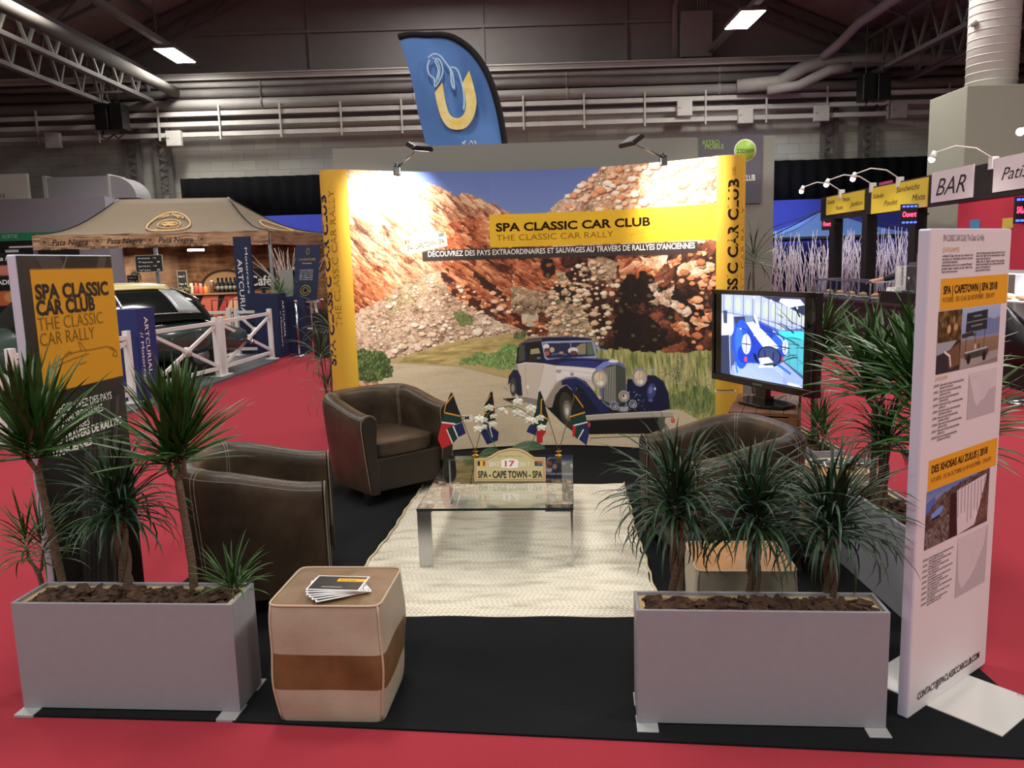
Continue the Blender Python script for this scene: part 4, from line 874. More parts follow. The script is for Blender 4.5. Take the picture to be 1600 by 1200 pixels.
# rally plate standing on it
pm = mat('plate_cream', '#cdbf8c', .35); pr_ = mat('plate_red', '#d04a30', .4)
PG = ((-0.229,4.431,0.33), (0.172,4.385,0.33))
dx = PG[1][0]-PG[0][0]; dy = PG[1][1]-PG[0][1]; PW = math.hypot(dx, dy); PA = math.atan2(dy, dx)
t = thing('rally_plate', 'cream rally plate reading SPA - CAPE TOWN - SPA, leaning on the glass table', 'plate', (PG[0][0], PG[0][1], TZ), PA)
k = PW/111.0
def pk(px_, py_): return ((px_-741.5)*k, (752-py_)*k*1.0)
OUT = [(741.5,752),(741.5,717),(760,716),(768,712),(780,705),(797,701),(812,702),(824,707),(835,715),(852.5,715.5),(852.5,752)]
tl = R(12)
def pm_(x, y, o): return (x, y*math.sin(tl)-o*math.cos(tl), y*math.cos(tl)+o*math.sin(tl)+.001)
b = MB(); b.prism([pk(*p) for p in OUT], -.004, 0, pm_); b.build('plate_body', pm, t)
ins = [(744,749.5),(744,719.5),(761,718.5),(769.5,714.3),(781,707.5),(797,703.6),(811.5,704.6),(823,709.5),(834,717.5),(850,718),(850,749.5)]
b = MB()
for p, q in zip(ins, ins[1:]+ins[:1]): b.beam(pm_(*pk(*p), .0006), pm_(*pk(*q), .0006), .0034, .0010)
b.build('red_border', pr_, t)
def pl_mp(u, v, o): return pm_(u/100, v/100, o)
def pq(x, y): a = pk(x, y); return (a[0]*100, a[1]*100)
text(t, 'SPA - CAPE TOWN - SPA', mat('plate_ink', '#2c2620', .5), pq(747, 746.8), pq(847.5, 746.8), 10.8*k*100, pl_mp, .03)
text(t, '2017', wht, pq(764.5, 729), pq(781, 729), 6.8*k*100, pl_mp, .02); text(t, '2017', wht, pq(811.5, 729), pq(828.5, 729), 6.4*k*100, pl_mp, .01)
b = MB(); c_ = [(784,731),(783.5,720),(790,718),(797,717.3),(804,718),(810.5,720),(810,731),(797,732.5)]; b.prism([pk(*p) for p in c_], 0, .0007, pm_); b.build('number_field', wht, t)
text(t, '17', pr_, pq(789.5, 729.3), pq(804.5, 729.3), 9.4*k*100, pl_mp, .02, off=.0016)
text(t, 'Spa - Cape Town - Spa', mat('plate_faint', '#a59a70', .5), pq(778, 714.5), pq(816, 714.5), 2.6*k*100, pl_mp)
for i, c_ in enumerate(('#222222', '#e3c52e', '#c8322a')):
    b = MB(); b.prism([pk(746.5+i*4, 728.3), pk(750.5+i*4, 728.3), pk(750.5+i*4, 721), pk(746.5+i*4, 721)], 0, .0007, pm_); b.build('flag_print', mat('fl'+c_, c_, .5), t)
for y0, y1, c_ in ((721, 723.2, '#c8322a'), (723.6, 726, '#1f7a50'), (726.4, 728.6, '#2b3a80')):
    b = MB(); b.prism([pk(836, y1), pk(848, y1), pk(848, y0), pk(836, y0)], 0, .0007, pm_); b.build('flag_print', mat('fl'+c_, c_, .5), t)
b = MB(); b.prism([pk(836, 728.6), pk(840, 724.8), pk(836, 721)], 0, .0011, pm_); b.build('flag_print', mat('fl#222222', '#222222', .5), t)

# table flags: a gold foot with two crossed staffs, each staff with its flag
gold = mat('gold_metal', '#c79a3c', .25, metal=1); staffm = mat('flag_staff', '#8a6a34', .35, metal=.5)
def flag_stand(label, foot, arms):
    t = thing('table_flag_stand', label, 'flag stand', foot, 0, 'table flag stands')
    b = MB(); b.lathe([(.024, 0), (.024, .004), (.010, .008), (.006, .02), (.012, .024), (.012, .03), (.004, .034)], (0, 0, 0), 20); b.build('foot', gold, t)
    b = MB()
    for a in range(4): b.ball((.013*math.cos(a*1.57), .013*math.sin(a*1.57), .028), .006, 6)
    b.ball((0, 0, .042), .004, 6); b.build('finial', gold, t)
    for tip, flg in arms:
        tp = Vector(tip)-Vector(foot)
        b = MB(); b.tube([(0, 0, .026), tuple(tp)], .0026, 6); b.ball(tuple(tp), .004, 6); b.build('staff', staffm, t)
        # flag hangs from the staff: outline in world, folded
        bands, seed = flg; r = random.Random(seed)
        for pts, col in bands:
            P3 = [Vector(p)-Vector(foot) for p in pts]; n = len(P3); mid = sum(P3, Vector())/n
            b = MB(); vs = [p + Vector((0, .0016+.0*i, 0)) for i, p in enumerate(P3)] + [p - Vector((0, .0008, 0)) for p in P3]
            b.add(vs, [tuple(range(n)), tuple(range(2*n-1, n-1, -1))] + [(i, n+i, n+(i+1)%n, (i+1)%n) for i in range(n)])
            b.build('flag_cloth', mat('cloth'+col, col, .7), t)
def fy(y0, lst):    # regions traced on the photograph's flags, laid at that distance y0 with a small fold in depth
    return lst
FA = (-0.248,5.043,0.33); FB = (0.282,4.975,0.33)
bk, gn, rd, bl, yw, wh = '#16171a', '#0f3a30', '#c0242a', '#20265c', '#d99a2c', '#e8e4e0'
def Q(y, off, raw): return [(p[0], p[1]+off, p[2]) for p in raw]
flag_stand('gold table flag stand left of the rally plate with two small flags', FA, [
  ((-0.368,4.8,0.785), ([
   ([(-0.374,4.8,0.777),(-0.36,4.8,0.78),(-0.315,4.8,0.635),(-0.346,4.8,0.588),(-0.43,4.8,0.603),(-0.415,4.8,0.664),(-0.402,4.8,0.712)], bk),
   ([(-0.357,4.797,0.777),(-0.353,4.797,0.766),(-0.401,4.797,0.709),(-0.413,4.797,0.661),(-0.417,4.797,0.664),(-0.406,4.797,0.714)], yw),
   ([(-0.413,4.797,0.667),(-0.319,4.797,0.642),(-0.315,4.797,0.633),(-0.415,4.797,0.657)], yw),
   ([(-0.416,4.796,0.655),(-0.315,4.796,0.632),(-0.309,4.796,0.6),(-0.364,4.796,0.587),(-0.43,4.796,0.606)], gn),
   ([(-0.431,4.794,0.608),(-0.349,4.794,0.595),(-0.352,4.794,0.587),(-0.433,4.794,0.599)], wh),
   ([(-0.434,4.793,0.597),(-0.352,4.793,0.587),(-0.408,4.793,0.562),(-0.374,4.793,0.468),(-0.437,4.793,0.44),(-0.46,4.793,0.499),(-0.449,4.793,0.545)], rd),
   ([(-0.408,4.791,0.56),(-0.401,4.791,0.561),(-0.368,4.791,0.475),(-0.374,4.791,0.467)], wh),
   ([(-0.401,4.791,0.561),(-0.367,4.791,0.579),(-0.339,4.791,0.504),(-0.368,4.791,0.474)], gn),
   ([(-0.368,4.789,0.578),(-0.36,4.789,0.581),(-0.334,4.789,0.509),(-0.34,4.789,0.503)], wh),
   ([(-0.361,4.791,0.581),(-0.308,4.791,0.6),(-0.289,4.791,0.531),(-0.334,4.791,0.509)], bl)], 1)),
  ((-0.126,4.84,0.775), ([
   ([(-0.133,4.84,0.772),(-0.12,4.84,0.773),(-0.113,4.84,0.696),(-0.109,4.84,0.599),(-0.172,4.84,0.586),(-0.172,4.84,0.69)], bk),
   ([(-0.136,4.837,0.756),(-0.13,4.837,0.756),(-0.157,4.837,0.712),(-0.161,4.837,0.713)], yw),
   ([(-0.175,4.837,0.652),(-0.158,4.837,0.646),(-0.158,4.837,0.638),(-0.175,4.837,0.643)], yw),
   ([(-0.175,4.834,0.632),(-0.152,4.834,0.624),(-0.176,4.834,0.587),(-0.181,4.834,0.591)], gn),
   ([(-0.181,4.833,0.587),(-0.162,4.833,0.585),(-0.09,4.833,0.525),(-0.097,4.833,0.472),(-0.164,4.833,0.448),(-0.201,4.833,0.528)], bl),
   ([(-0.15,4.831,0.572),(-0.145,4.831,0.573),(-0.127,4.831,0.496),(-0.133,4.831,0.493)], wh),
   ([(-0.117,4.831,0.705),(-0.112,4.831,0.701),(-0.102,4.831,0.563),(-0.106,4.831,0.563)], '#c0503c')], 2))])
flag_stand('gold table flag stand at the right of the rally plate with two small flags', FB, [
  ((0.17,4.84,0.769), ([
   ([(0.159,4.84,0.765),(0.174,4.84,0.765),(0.19,4.84,0.679),(0.215,4.84,0.589),(0.198,4.84,0.556),(0.138,4.84,0.516),(0.084,4.84,0.522),(0.11,4.84,0.57),(0.145,4.84,0.665)], gn),
   ([(0.172,4.837,0.764),(0.189,4.837,0.724),(0.215,4.837,0.589),(0.177,4.837,0.617),(0.168,4.837,0.68)], bk),
   ([(0.172,4.834,0.718),(0.188,4.834,0.728),(0.191,4.834,0.723),(0.178,4.834,0.71),(0.176,4.834,0.628),(0.216,4.834,0.593),(0.21,4.834,0.589),(0.167,4.834,0.62)], yw),
   ([(0.098,4.833,0.56),(0.142,4.833,0.559),(0.14,4.833,0.494),(0.079,4.833,0.521)], bl),
   ([(0.143,4.833,0.555),(0.197,4.833,0.553),(0.199,4.833,0.516),(0.178,4.833,0.486),(0.177,4.833,0.449),(0.14,4.833,0.449)], rd)], 3)),
  ((0.389,4.8,0.785), ([
   ([(0.381,4.8,0.776),(0.392,4.8,0.775),(0.428,4.8,0.679),(0.438,4.8,0.634),(0.445,4.8,0.575),(0.357,4.8,0.57),(0.344,4.8,0.607),(0.366,4.8,0.695)], bk),
   ([(0.375,4.797,0.74),(0.383,4.797,0.741),(0.428,4.797,0.672),(0.425,4.797,0.665)], yw),
   ([(0.344,4.797,0.617),(0.435,4.797,0.642),(0.437,4.797,0.633),(0.342,4.797,0.607)], yw),
   ([(0.345,4.796,0.605),(0.437,4.796,0.63),(0.447,4.796,0.581),(0.36,4.796,0.562)], gn),
   ([(0.362,4.795,0.562),(0.447,4.795,0.581),(0.451,4.795,0.574),(0.367,4.795,0.554)], wh),
   ([(0.36,4.794,0.558),(0.379,4.794,0.556),(0.371,4.794,0.489),(0.356,4.794,0.495)], rd),
   ([(0.379,4.794,0.556),(0.425,4.794,0.533),(0.391,4.794,0.473),(0.371,4.794,0.489)], gn),
   ([(0.422,4.792,0.535),(0.429,4.792,0.532),(0.395,4.792,0.474),(0.389,4.792,0.477)], wh),
   ([(0.379,4.793,0.556),(0.451,4.793,0.574),(0.461,4.793,0.516),(0.441,4.793,0.433),(0.395,4.793,0.474),(0.428,4.793,0.532)], bl)], 4))])

# orchid in a low pot behind the plate
OG = (-0.054,4.852,0.33)
t = thing('potted_orchid', 'white orchid with two arching stems in a small pot behind the rally plate', 'plant', OG)
b = MB(); b.lathe([(.030, 0), (.038, .045), (.040, .05), (.034, .05), (.030, .035)], (0, 0, 0), 20); b.build('pot', mat('pot_white', '#d9d6cf', .5), t)
og = mat('orchid_leaf', '#1c4424', .4, noise=(9, .3)); os_ = mat('orchid_stem', '#4a6a34', .5); pet = mat('orchid_petal', '#f2efe0', .5)
pet.node_tree.nodes['Principled BSDF'].inputs['Subsurface Weight'].default_value = .15
def W3(p): return Vector(p)-Vector(OG)
for tip, wd, lift in (((-0.22,4.62,0.424), .06, .01), ((0.215,4.66,0.448), .085, .012), ((0.136,4.6,0.411), .04, -.01)):
    e = W3(tip); b = MB()
    def lf(u, v, e=e, wd=wd, lift=lift):
        p = Vector((0, 0, .05)).lerp(e, u); p.z += lift*math.sin(u*PI)*1.3; s = Vector((-e.y, e.x, 0)).normalized(); q = (v-.5)*2
        wv = wd*.5*math.sin(min(1, u*1.05+.06)*PI)**.7
        s = (s + Vector((0, 0, .75 if s.y >= 0 else -.75))).normalized(); return tuple(p + s*q*wv + Vector((0, 0, abs(q)**2*wv*.5)))
    b.surf(lf, 14, 6); b.build('leaf', og, t, solid=.002)
def arch(pts):
    P_ = [W3(p) for p in pts]; out = []
    for i in range(len(P_)-1):
        p0, p1, p2, p3 = P_[max(i-1, 0)], P_[i], P_[i+1], P_[min(i+2, len(P_)-1)]
        for k in range(6):
            u = k/6; out.append(.5*((2*p1)+(-p0+p2)*u+(2*p0-5*p1+4*p2-p3)*u*u+(-p0+3*p1-3*p2+p3)*u**3))
    return out+[P_[-1]]
ST = ([(-0.082,4.7,0.408),(-0.125,4.69,0.498),(-0.163,4.68,0.602),(-0.149,4.68,0.663),(-0.099,4.69,0.698),(-0.034,4.7,0.706),(0.026,4.71,0.679),(0.078,4.71,0.639),(0.122,4.7,0.605)],
      [(0.087,4.7,0.427),(0.128,4.69,0.529),(0.152,4.68,0.592),(0.115,4.67,0.642),(0.052,4.66,0.692),(-0.004,4.66,0.716),(-0.049,4.65,0.708)])
for s_ in ST: b = MB(); b.tube(arch(s_), .0024, 6); b.build('flower_stem', os_, t)
def bloom(p, s, yaw, seed):
    s *= 1.3
    r = random.Random(seed); b = MB(); M = Matrix.Rotation(yaw, 3, 'Z') @ Matrix.Rotation(r.uniform(-.3, .3), 3, 'X')
    o = W3(p)
    for k, (a, L, wd) in enumerate(((90, 1, .62), (210, .95, .6), (330, .95, .6), (20, 1.05, 1.05), (160, 1.05, 1.05))):
        a = R(a); 
        def pf(u, v, a=a, L=L, wd=wd, k=k):
            q = (v-.5)*2; x = u*L*s; y = q*wd*s*.5*math.sin(min(1, .12+u*.86)*PI)**.6
            X = x*math.cos(a)-y*math.sin(a); Z = x*math.sin(a)+y*math.cos(a)
            return tuple(o + M @ Vector((X, -.004*k/5 - .25*s*u*u + .1*s*abs(q), Z)))
        b.surf(pf, 5, 4)
    f = b.build('flower', pet, t, solid=.0008)
    b = MB(); b.ball(tuple(o + M @ Vector((0, -.006, -.003))), s*.2, 6, sc=(1, 1, 1.2)); b.build('flower_lip', mat('orchid_lip', '#e6dc9c', .5), f)
for i, (p, s, yw_) in enumerate((((-0.14,4.66,0.705), .023, .2), ((-0.198,4.66,0.638), .024, -.2), ((-0.169,4.67,0.631), .017, .7), ((-0.208,4.66,0.581), .021, -.3), ((-0.174,4.67,0.589), .018, .8), ((-0.12,4.66,0.605), .020, .3),
      ((-0.116,4.69,0.649), .017, .1), ((-0.069,4.72,0.68), .019, .4), ((-0.043,4.72,0.664), .016, -.6), ((0.027,4.68,0.731), .026, .5), ((0.029,4.67,0.667), .025, -.3), ((0.058,4.68,0.649), .022, .3), ((0.105,4.68,0.686), .026, .3),
      ((0.099,4.66,0.625), .022, -.3), ((0.125,4.66,0.616), .020, .5), ((0.156,4.67,0.633), .022, .2), ((0.165,4.66,0.577), .021, .1))): bloom(p, s, yw_, i)

# ------------------------------------------------------------------ leather poufs
cream = mat('cream_leather', '#b6ab98', .5, noise=(4, .22), col2='#9f927e', bump=(150, .1)); tan = mat('tan_leather', '#785836', .48, noise=(9, .4), col2='#5e4428', bump=(150, .1))
topt = mat('buff_leather', '#82694c', .45, noise=(7, .35), col2='#74593c'); oran = mat('orange_leather', '#b9854f', .5, noise=(6, .25)); pip = mat('piping_cream', '#b8a68e', .6)
def pouf(label, loc, rz, wx, wy, H, band, topm, lower):
    t = thing('leather_pouf', label, 'pouf', loc, rz, 'cube leather poufs'); N = 40
    def ring(u, z, k=1.0):
        a = 2*PI*u; c, s = math.cos(a), math.sin(a); p = 14
        d = (abs(c)**p+abs(s)**p)**(-1/p); bul = 1 + .05*math.sin(min(1, max(0, z/H))*PI)**.7 - .045*(1-z/H)**3
        flat = 1 - .0*abs(c*s); m = 1+.02*math.sin(3*a+z*20)*math.sin(z/H*PI)
        return (c*d*wx/2*bul*k*m, s*d*wy/2*bul*k*m, z)
    def side(z0, z1, name, m, lay=10):
        b = MB(); b.surf(lambda u, v: ring(u, lerp(z0, z1, v)+ .0015*math.sin(u*8*PI)*(1 if 0 < z0 else 0)), 96, lay, closed=True); return b.build(name, m, t)
    if band: side(.0, band[0], 'lower_side', lower); side(band[0], band[1], 'band', tan); side(band[1], H, 'upper_side', lower)
    else: side(0, H, 'side', lower)
    b = MB(); b.surf(lambda u, v: (ring(u, H, 1-v*.999)[0], ring(u, H)[1]*(1-v*.999), H + .012*math.sin(v*PI/2) + .003*math.sin(u*12*PI)*math.sin(v*PI)), 96, 10, closed=True); b.build('top', topm, t)
    b = MB(); b.surf(lambda u, v: (ring(u, 0)[0]*(1-v*.999), ring(u, 0)[1]*(1-v*.999), .001), 96, 2, closed=True); b.build('bottom', lower, t)
    b = MB(); b.tube([ring(i/96, H+.0015, 1.003) for i in range(97)], .0042, 6); b.build('piping', pip, t)
    for k in range(4):
        u = (k+.5)/4; b = MB(); b.tube([ring(u, z*H/14, 1.003) for z in range(15)], .0040, 6); b.build('piping', pip, t)
    return t
pouf('cube pouf with a brown band at the front, leaflets fanned on top', (-.642, 2.735, .008), R(-5), .385, .345, .42, (.122, .25), topt, cream)
pouf('cube leather pouf with orange top behind the front right planter', (.868, 3.02, .008), R(-5), .37, .32, .375, None, oran, mat('cream_leather_two', '#b4ab93', .5, noise=(4, .25), bump=(150, .1)))
pouf('cube leather pouf with orange top and leaflets beside the rear planter', (1.735, 4.18, .008), R(0), .33, .34, .41, None, oran, mat('cream_leather_two', '#b4ab93', .5))

# leaflets
paperw = mat('paper_white', '#e9e9ea', .4); paperb = mat('paper_black', '#26272a', .35); papery = mat('paper_yellow', '#e6b31c', .4)
def leaflet(label, c, rz, z, L=.19, D=.125, group='leaflets on the front pouf', full=True):
    t = thing('leaflet', label, 'leaflet', (c[0], c[1], z), rz, group)
    b = MB(); b.bx(-L/2, L/2, -D/2, D/2, 0, .0022); b.build('sheet', paperw, t)
    b = MB(); b.bx(-L/2+.006, L/2-.006, -D/2+.006, D/2-.006, .0022, .0026); b.build('dark_picture', paperb, t)
    if full:
        b = MB(); b.bx(-.01, L/2-.0055, .012, .038, .0026, .0030); b.build('yellow_block', papery, t)
        text(t, 'SPA CLASSIC', ink, (0.2, 1.9), (5.8, 1.9), 1.1, lambda u, v, o: (u/100, v/100, .0031+o*.1))
        text(t, 'EXTRAORDINAIRES', wht, (-4.5, -4), (2.5, -4), .7, lambda u, v, o: (u/100, v/100, .0027+o*.1))
    return t
lc = (-0.629,2.676,0.44)
for i, (dx, dy, a, lb) in enumerate(((.012, -.016, 24, 'lowest leaflet of the fan on the front pouf'), (.006, -.011, 17, 'second leaflet from below in the fan on the front pouf'), (.002, -.006, 11, 'third leaflet from below in the fan on the front pouf'),
                                   (-.002, -.004, 5, 'fourth leaflet from below in the fan on the front pouf'), (0, .0, -3, 'second leaflet from the top in the fan on the front pouf'), (.002, .004, -8, 'topmost black and yellow leaflet on the front pouf'))):
    leaflet(lb, (lc[0]+dx, lc[1]+dy), R(a), .4425+.0035*i, full=i == 5)
for i, (x, y, a) in enumerate(((1.66, 4.23, 20), (1.72, 4.15, -15), (1.78, 4.24, 35), (1.84, 4.18, 5))):
    leaflet(('white edged', 'black', 'yellow and black', 'rightmost')[i]+' leaflet on the far pouf', (x, y), R(a), .433+.0035*i, .15, .10, 'leaflets on the far pouf', i == 2)

# ------------------------------------------------------------------ crate and television
cw = mat('crate_wood', '#7a5232', .5, noise=(7, .45), col2='#553419', stretch=(1, 6, 1)); cin = mat('crate_inside', '#3e4644', .7)
ca = Vector((1.42, 5.50)); cb = Vector((1.315, 4.84)); ccx = Vector((1.69, 4.70))
t = thing('wooden_crate', 'wooden crate table under the television behind the right armchair', 'crate', (1.315, 4.84, .008), math.atan2(ccx.y-cb.y, ccx.x-cb.x))
W_, D_, H_ = .40, .68, .60
b = MB()
for i in range(5): b.bx(i*W_/5+.001, (i+1)*W_/5-.001, 0, D_, H_-.022, H_)
b.build('top_boards', cw, t, bevel=.002)
for x0, y0 in ((0, 0), (W_-.05, 0), (0, D_-.05), (W_-.05, D_-.05)):
    b = MB(); b.bx(x0, x0+.05, y0, y0+.05, 0, H_-.022); b.build('post', cw, t, bevel=.002)
for z0 in (.02, .28, .50):
    b = MB()
    b.bx(0, W_, -.012, 0, z0, z0+.07); b.bx(-.012, 0, 0, D_, z0, z0+.07); b.bx(W_, W_+.012, 0, D_, z0, z0+.07); b.build('slat', cw, t, bevel=.002)
b = MB(); b.bx(.012, W_-.012, .05, .06, .02, H_-.03); b.bx(.014, .024, .06, D_-.05, .02, H_-.03); b.build('inner_panel', cin, t)
tv = thing('television', 'flat television with glossy black frame showing a blue striped sports car, on the crate', 'television', (1.384, 5.5, 0), math.atan2(-.9, .356))
# local x along the screen, y behind it
TVW, TZ0, TZ1 = .985, .715, 1.325
def tvp(u, v, o): return (u/100, -o, v/100)
b = MB(); b.bx(0, TVW, 0, .045, TZ0, TZ1); b.bx(.08, TVW-.08, .045, .075, TZ0+.08, TZ1-.1)
b.build('housing', blkm, tv, bevel=.006)
b = MB()
for a in ((0, TVW, TZ0, TZ0+.045), (0, TVW, TZ1-.028, TZ1), (0, .028, TZ0+.045, TZ1-.028), (TVW-.028, TVW, TZ0+.045, TZ1-.028)): b.bx(a[0], a[1], -.010, 0, a[2], a[3])
b.build('bezel', mat('gloss_black', '#0b0b0d', .08, spec=.6), tv, bevel=.003)
b = MB(); b.bx(.028, TVW-.028, -.002, 0, TZ0+.045, TZ1-.028); b.build('panel', mat('panel_black', '#08080a', .12, emit=0), tv)
text(tv, 'SAMSUNG', mat('silver_ink', '#9a9a9c', .4), (44, 73), (53, 73), 1.2, tvp, off=.011, name='lettering')
q = [(9.6,129.6),(88.1,129.8),(89.1,74.7),(10.2,74.1)]
sx0, sx1 = (q[0][0]+q[3][0])/2, (q[1][0]+q[2][0])/2; sy0, sy1 = 76.5, 129.5
V = Art(sx0, sx1, sy0, sy1, .28)
V.put(np.ones(V.X.shape), ramp((V.Y-sy0)/(sy1-sy0), [(0, '3c4a78'), (.5, '4a5c90'), (1, '5a6aa8')]))
V.poly([(7.0,131.1),(61.5,130.2),(89.1,123.6),(89.5,112.1),(68.6,109.1),(48.4,114.0),(7.2,116.0)], 'a4aed0')
def tvq(x, y): # picture coordinates 0..1
    return (lerp(sx0, sx1, x), lerp(sy1, sy0, y))
for i, x in enumerate((.03, .16, .29, .41, .51, .60, .68, .75, .81, .87, .92, .97)):
    V.line([tvq(x, 0), tvq(x, .34+.1*x)], .45, '2a3050'); 
    V.ell((lerp(sx0, sx1, x+.06), lerp(sy1, sy0, .10+.12*x)), 3.2*(1-x*.5), 5, 'c8d090', a=.45)
V.poly([tvq(.5, 0), tvq(1, 0), tvq(1, .2), tvq(.8, .1)], '28304c'); V.poly([tvq(.74, .02), tvq(.95, .02), tvq(1, .08), tvq(.84, .12), tvq(.72, .06)], 'dfe8ff')
for a, c_ in (((.42, .02), 'f4f8ff'), ((.63, .05), 'f4f8ff'), ((.92, .12), 'f4f8ff')): V.ell(tvq(*a), .8, .8, c_)
V.line([tvq(.0, .22), tvq(.4, .25), tvq(1, .36)], .4, '55608c')
V.poly([tvq(0, .24), tvq(.16, .24), tvq(.17, .46), tvq(.1, .55), tvq(0, .52)], 'd8dcf4'); V.poly([tvq(.02, .2), tvq(.08, .2), tvq(.08, .36), tvq(.03, .36)], '3a4068')
V.poly([tvq(0, .52), tvq(.12, .5), tvq(.13, 1), tvq(0, 1)], '2e3450'); V.line([tvq(.11, .5), tvq(.13, .98)], .7, 'c0c8e8')
V.poly([tvq(.72, .39), tvq(1, .37), tvq(1, .86), tvq(.78, .72)], '4ca0b0'); V.poly([tvq(.72, .39), tvq(1, .37), tvq(1, .46), tvq(.73, .47)], '3cc4e8')
V.line([tvq(.78, .6), tvq(1, .72)], .35, '2c6878'); V.line([tvq(.84, .5), tvq(.85, .78)], .35, '2c6878'); V.line([tvq(.93, .5), tvq(.94, .84)], .35, '2c6878')
V.poly([tvq(.15, .88), tvq(.45, .78), tvq(.78, .74), tvq(1, .9), tvq(1, 1), tvq(.13, 1)], '8a9cd0')
for k in range(14): V.line([tvq(.2+k*.035, .80+.003*k), tvq(.24+k*.05, 1)], .3, '6474b0'); V.line([tvq(.18, .84+k*.013), tvq(.78, .80+k*.016)], .3, 'b4c4ec')
V.poly([tvq(.17, .27), tvq(.42, .24), tvq(.46, .4), tvq(.2, .42)], '2c3858'); V.poly([tvq(.31, .24), tvq(.42, .25), tvq(.42, .34), tvq(.32, .35)], '6c80a8')
V.poly([tvq(.15, .5), tvq(.18, .40), tvq(.3, .34), tvq(.46, .31), tvq(.62, .36), tvq(.76, .44), tvq(.83, .53), tvq(.84, .62), tvq(.76, .72), tvq(.5, .8), tvq(.32, .82), tvq(.2, .78), tvq(.15, .66)], '1c3cb0')
V.ell(tvq(.27, .6), 8.5, 16, '2450d8'); V.ell(tvq(.24, .56), 4, 10, '3468f0'); V.ell(tvq(.31, .72), 7, 6, '1a3ab4'); V.ell(tvq(.72, .52), 6, 5, '2858d8')
V.poly([tvq(.42, .24), tvq(.47, .36), tvq(.5, .37), tvq(.46, .25), tvq(.44, .22)], 'e8ecff')
V.poly([tvq(.33, .33), tvq(.42, .31), tvq(.58, .44), tvq(.73, .58), tvq(.68, .61), tvq(.56, .62), tvq(.46, .5)], 'f2f4ff')
V.line([tvq(.38, .32), tvq(.52, .45), tvq(.64, .61)], .4, '6078c8'); V.line([tvq(.2, .38), tvq(.34, .42), tvq(.44, .58)], .4, '12205c')
V.line([tvq(.66, .4), tvq(.76, .48), tvq(.8, .56)], .8, 'c8dcff')
V.ell(tvq(.335, .59), 4.6, 6.6, 'b8c4e8'); V.ell(tvq(.335, .59), 3.6, 5.4, 'e6ecff'); V.line([tvq(.335, .49), tvq(.335, .69)], .7, '18204c'); V.line([tvq(.285, .59), tvq(.385, .59)], .7, '18204c')
V.ell(tvq(.80, .57), 2.6, 4.4, 'd0dcf8'); V.line([tvq(.80, .51), tvq(.80, .64)], .5, '18204c')
V.ell(tvq(.62, .70), 11, 6.4, '0e1838'); V.ell(tvq(.62, .695), 9.6, 5.4, '33406c'); V.line([tvq(.56, .64), tvq(.58, .76)], .9, '10183c'); V.line([tvq(.67, .64), tvq(.66, .76)], .9, '10183c')
V.poly([tvq(.49, .74), tvq(.61, .71), tvq(.67, .76), tvq(.52, .81)], 'dfe6fa'); V.line([tvq(.5, .84), tvq(.66, .81)], 1.2, 'e8eefc'); V.poly([tvq(.42, .68), tvq(.46, .7), tvq(.5, .82), tvq(.44, .76)], '0c1434')
V.ell(tvq(.33, .775), 1.5, 1.8, 'e04858'); V.ell(tvq(.775, .70), 1.2, 1, 'd83848'); V.line([tvq(.72, .78), tvq(.86, .86)], 1.6, '2c60e0'); V.line([tvq(.2, .84), tvq(.22, .95)], 1.8, '3c78e8'); V.line([tvq(.84, .98), tvq(.98, .99)], 1.6, 'c8d4f0')
V.ell(tvq(.26, .41), .8, .5, 'e8f0ff'); V.ell(tvq(.435, .47), .6, .6, 'ffffff'); V.ell(tvq(.3, .5), .6, .6, 'e0ecff')
V.mesh('screen_picture', print_mat('screen_light', .3, 1.5), tv, lambda X, Y: (X/100, X*0-.0028, Y/100))
b = MB(); b.bx(.44, .54, .015, .055, .64, .72); b.build('neck', mat('gloss_black', '#0b0b0d', .08), tv, bevel=.004)
b = MB(); b.prism([(.30, -.02), (.42, -.10), (.62, -.10), (.74, -.02), (.72, .10), (.60, .14), (.40, .14), (.28, .08)], .612, .628, lambda x, y, t: (x, y, t)); b.bx(.43, .55, .0, .07, .62, .66); b.build('stand_base', mat('gloss_black', '#0b0b0d', .08), tv, bevel=.003)
t = thing('tablet', 'thin dark tablet with a pale rim lying at the back left corner of the crate', 'tablet', (1.486,5.553,0.61), R(-10))
b = MB(); b.bx(-.07, .07, -.045, .045, 0, .008); b.build('casing', mat('pale_rim', '#c8c4b8', .4), t, bevel=.003)
b = MB(); b.bx(-.062, .062, -.038, .038, .008, .0095); b.build('screen', mat('gloss_black', '#0b0b0d', .08), t)

# ------------------------------------------------------------------ free-standing banners
bwhite = mat('banner_white', '#d9d2d4', .5); bedge = mat('banner_edge', '#c9cbdd', .4, metal=.1); orange = mat('banner_yellow', '#e0a020', .5)
dink = mat('banner_ink', '#1c1614', .6); gink = mat('grey_ink', '#5f585a', .6); oink = mat('ochre_ink', '#7a5418', .6)
O = Vector((1.277, 2.476)); E_ = Vector((1.738, 2.821)); BA = math.atan2(E_.y-O.y, E_.x-O.x); BLn = (E_-O).length
bn = thing('white_banner', 'tall white information banner at the front right with two yellow bands', 'banner', (O.x, O.y, 0), BA)
def mpb(u, v, o): return (u/100, -o, v/100)
def slab(x0, x1, y0, y1, z0, z1, r, b):
    n = 6; pts = []
    for cx, cz, a0 in ((x1-r, z0+r, -90), (x1-r, z1-r, 0), (x0+r, z1-r, 90), (x0+r, z0+r, 180)):
        for i in range(n+1): a = R(a0+90*i/n); pts.append((cx+r*math.cos(a), cz+r*math.sin(a)))
    b.prism(pts, y0, y1, lambda x, z, t: (x, t, z))
b = MB(); slab(0, BLn, 0, .034, .008, 1.612, .008, b); b.build('panel_core', bedge, bn, bevel=.003)
b = MB(); slab(.006, BLn-.004, -.0015, 0, .014, 1.608, .006, b); b.build('front_sheet', bwhite, bn)
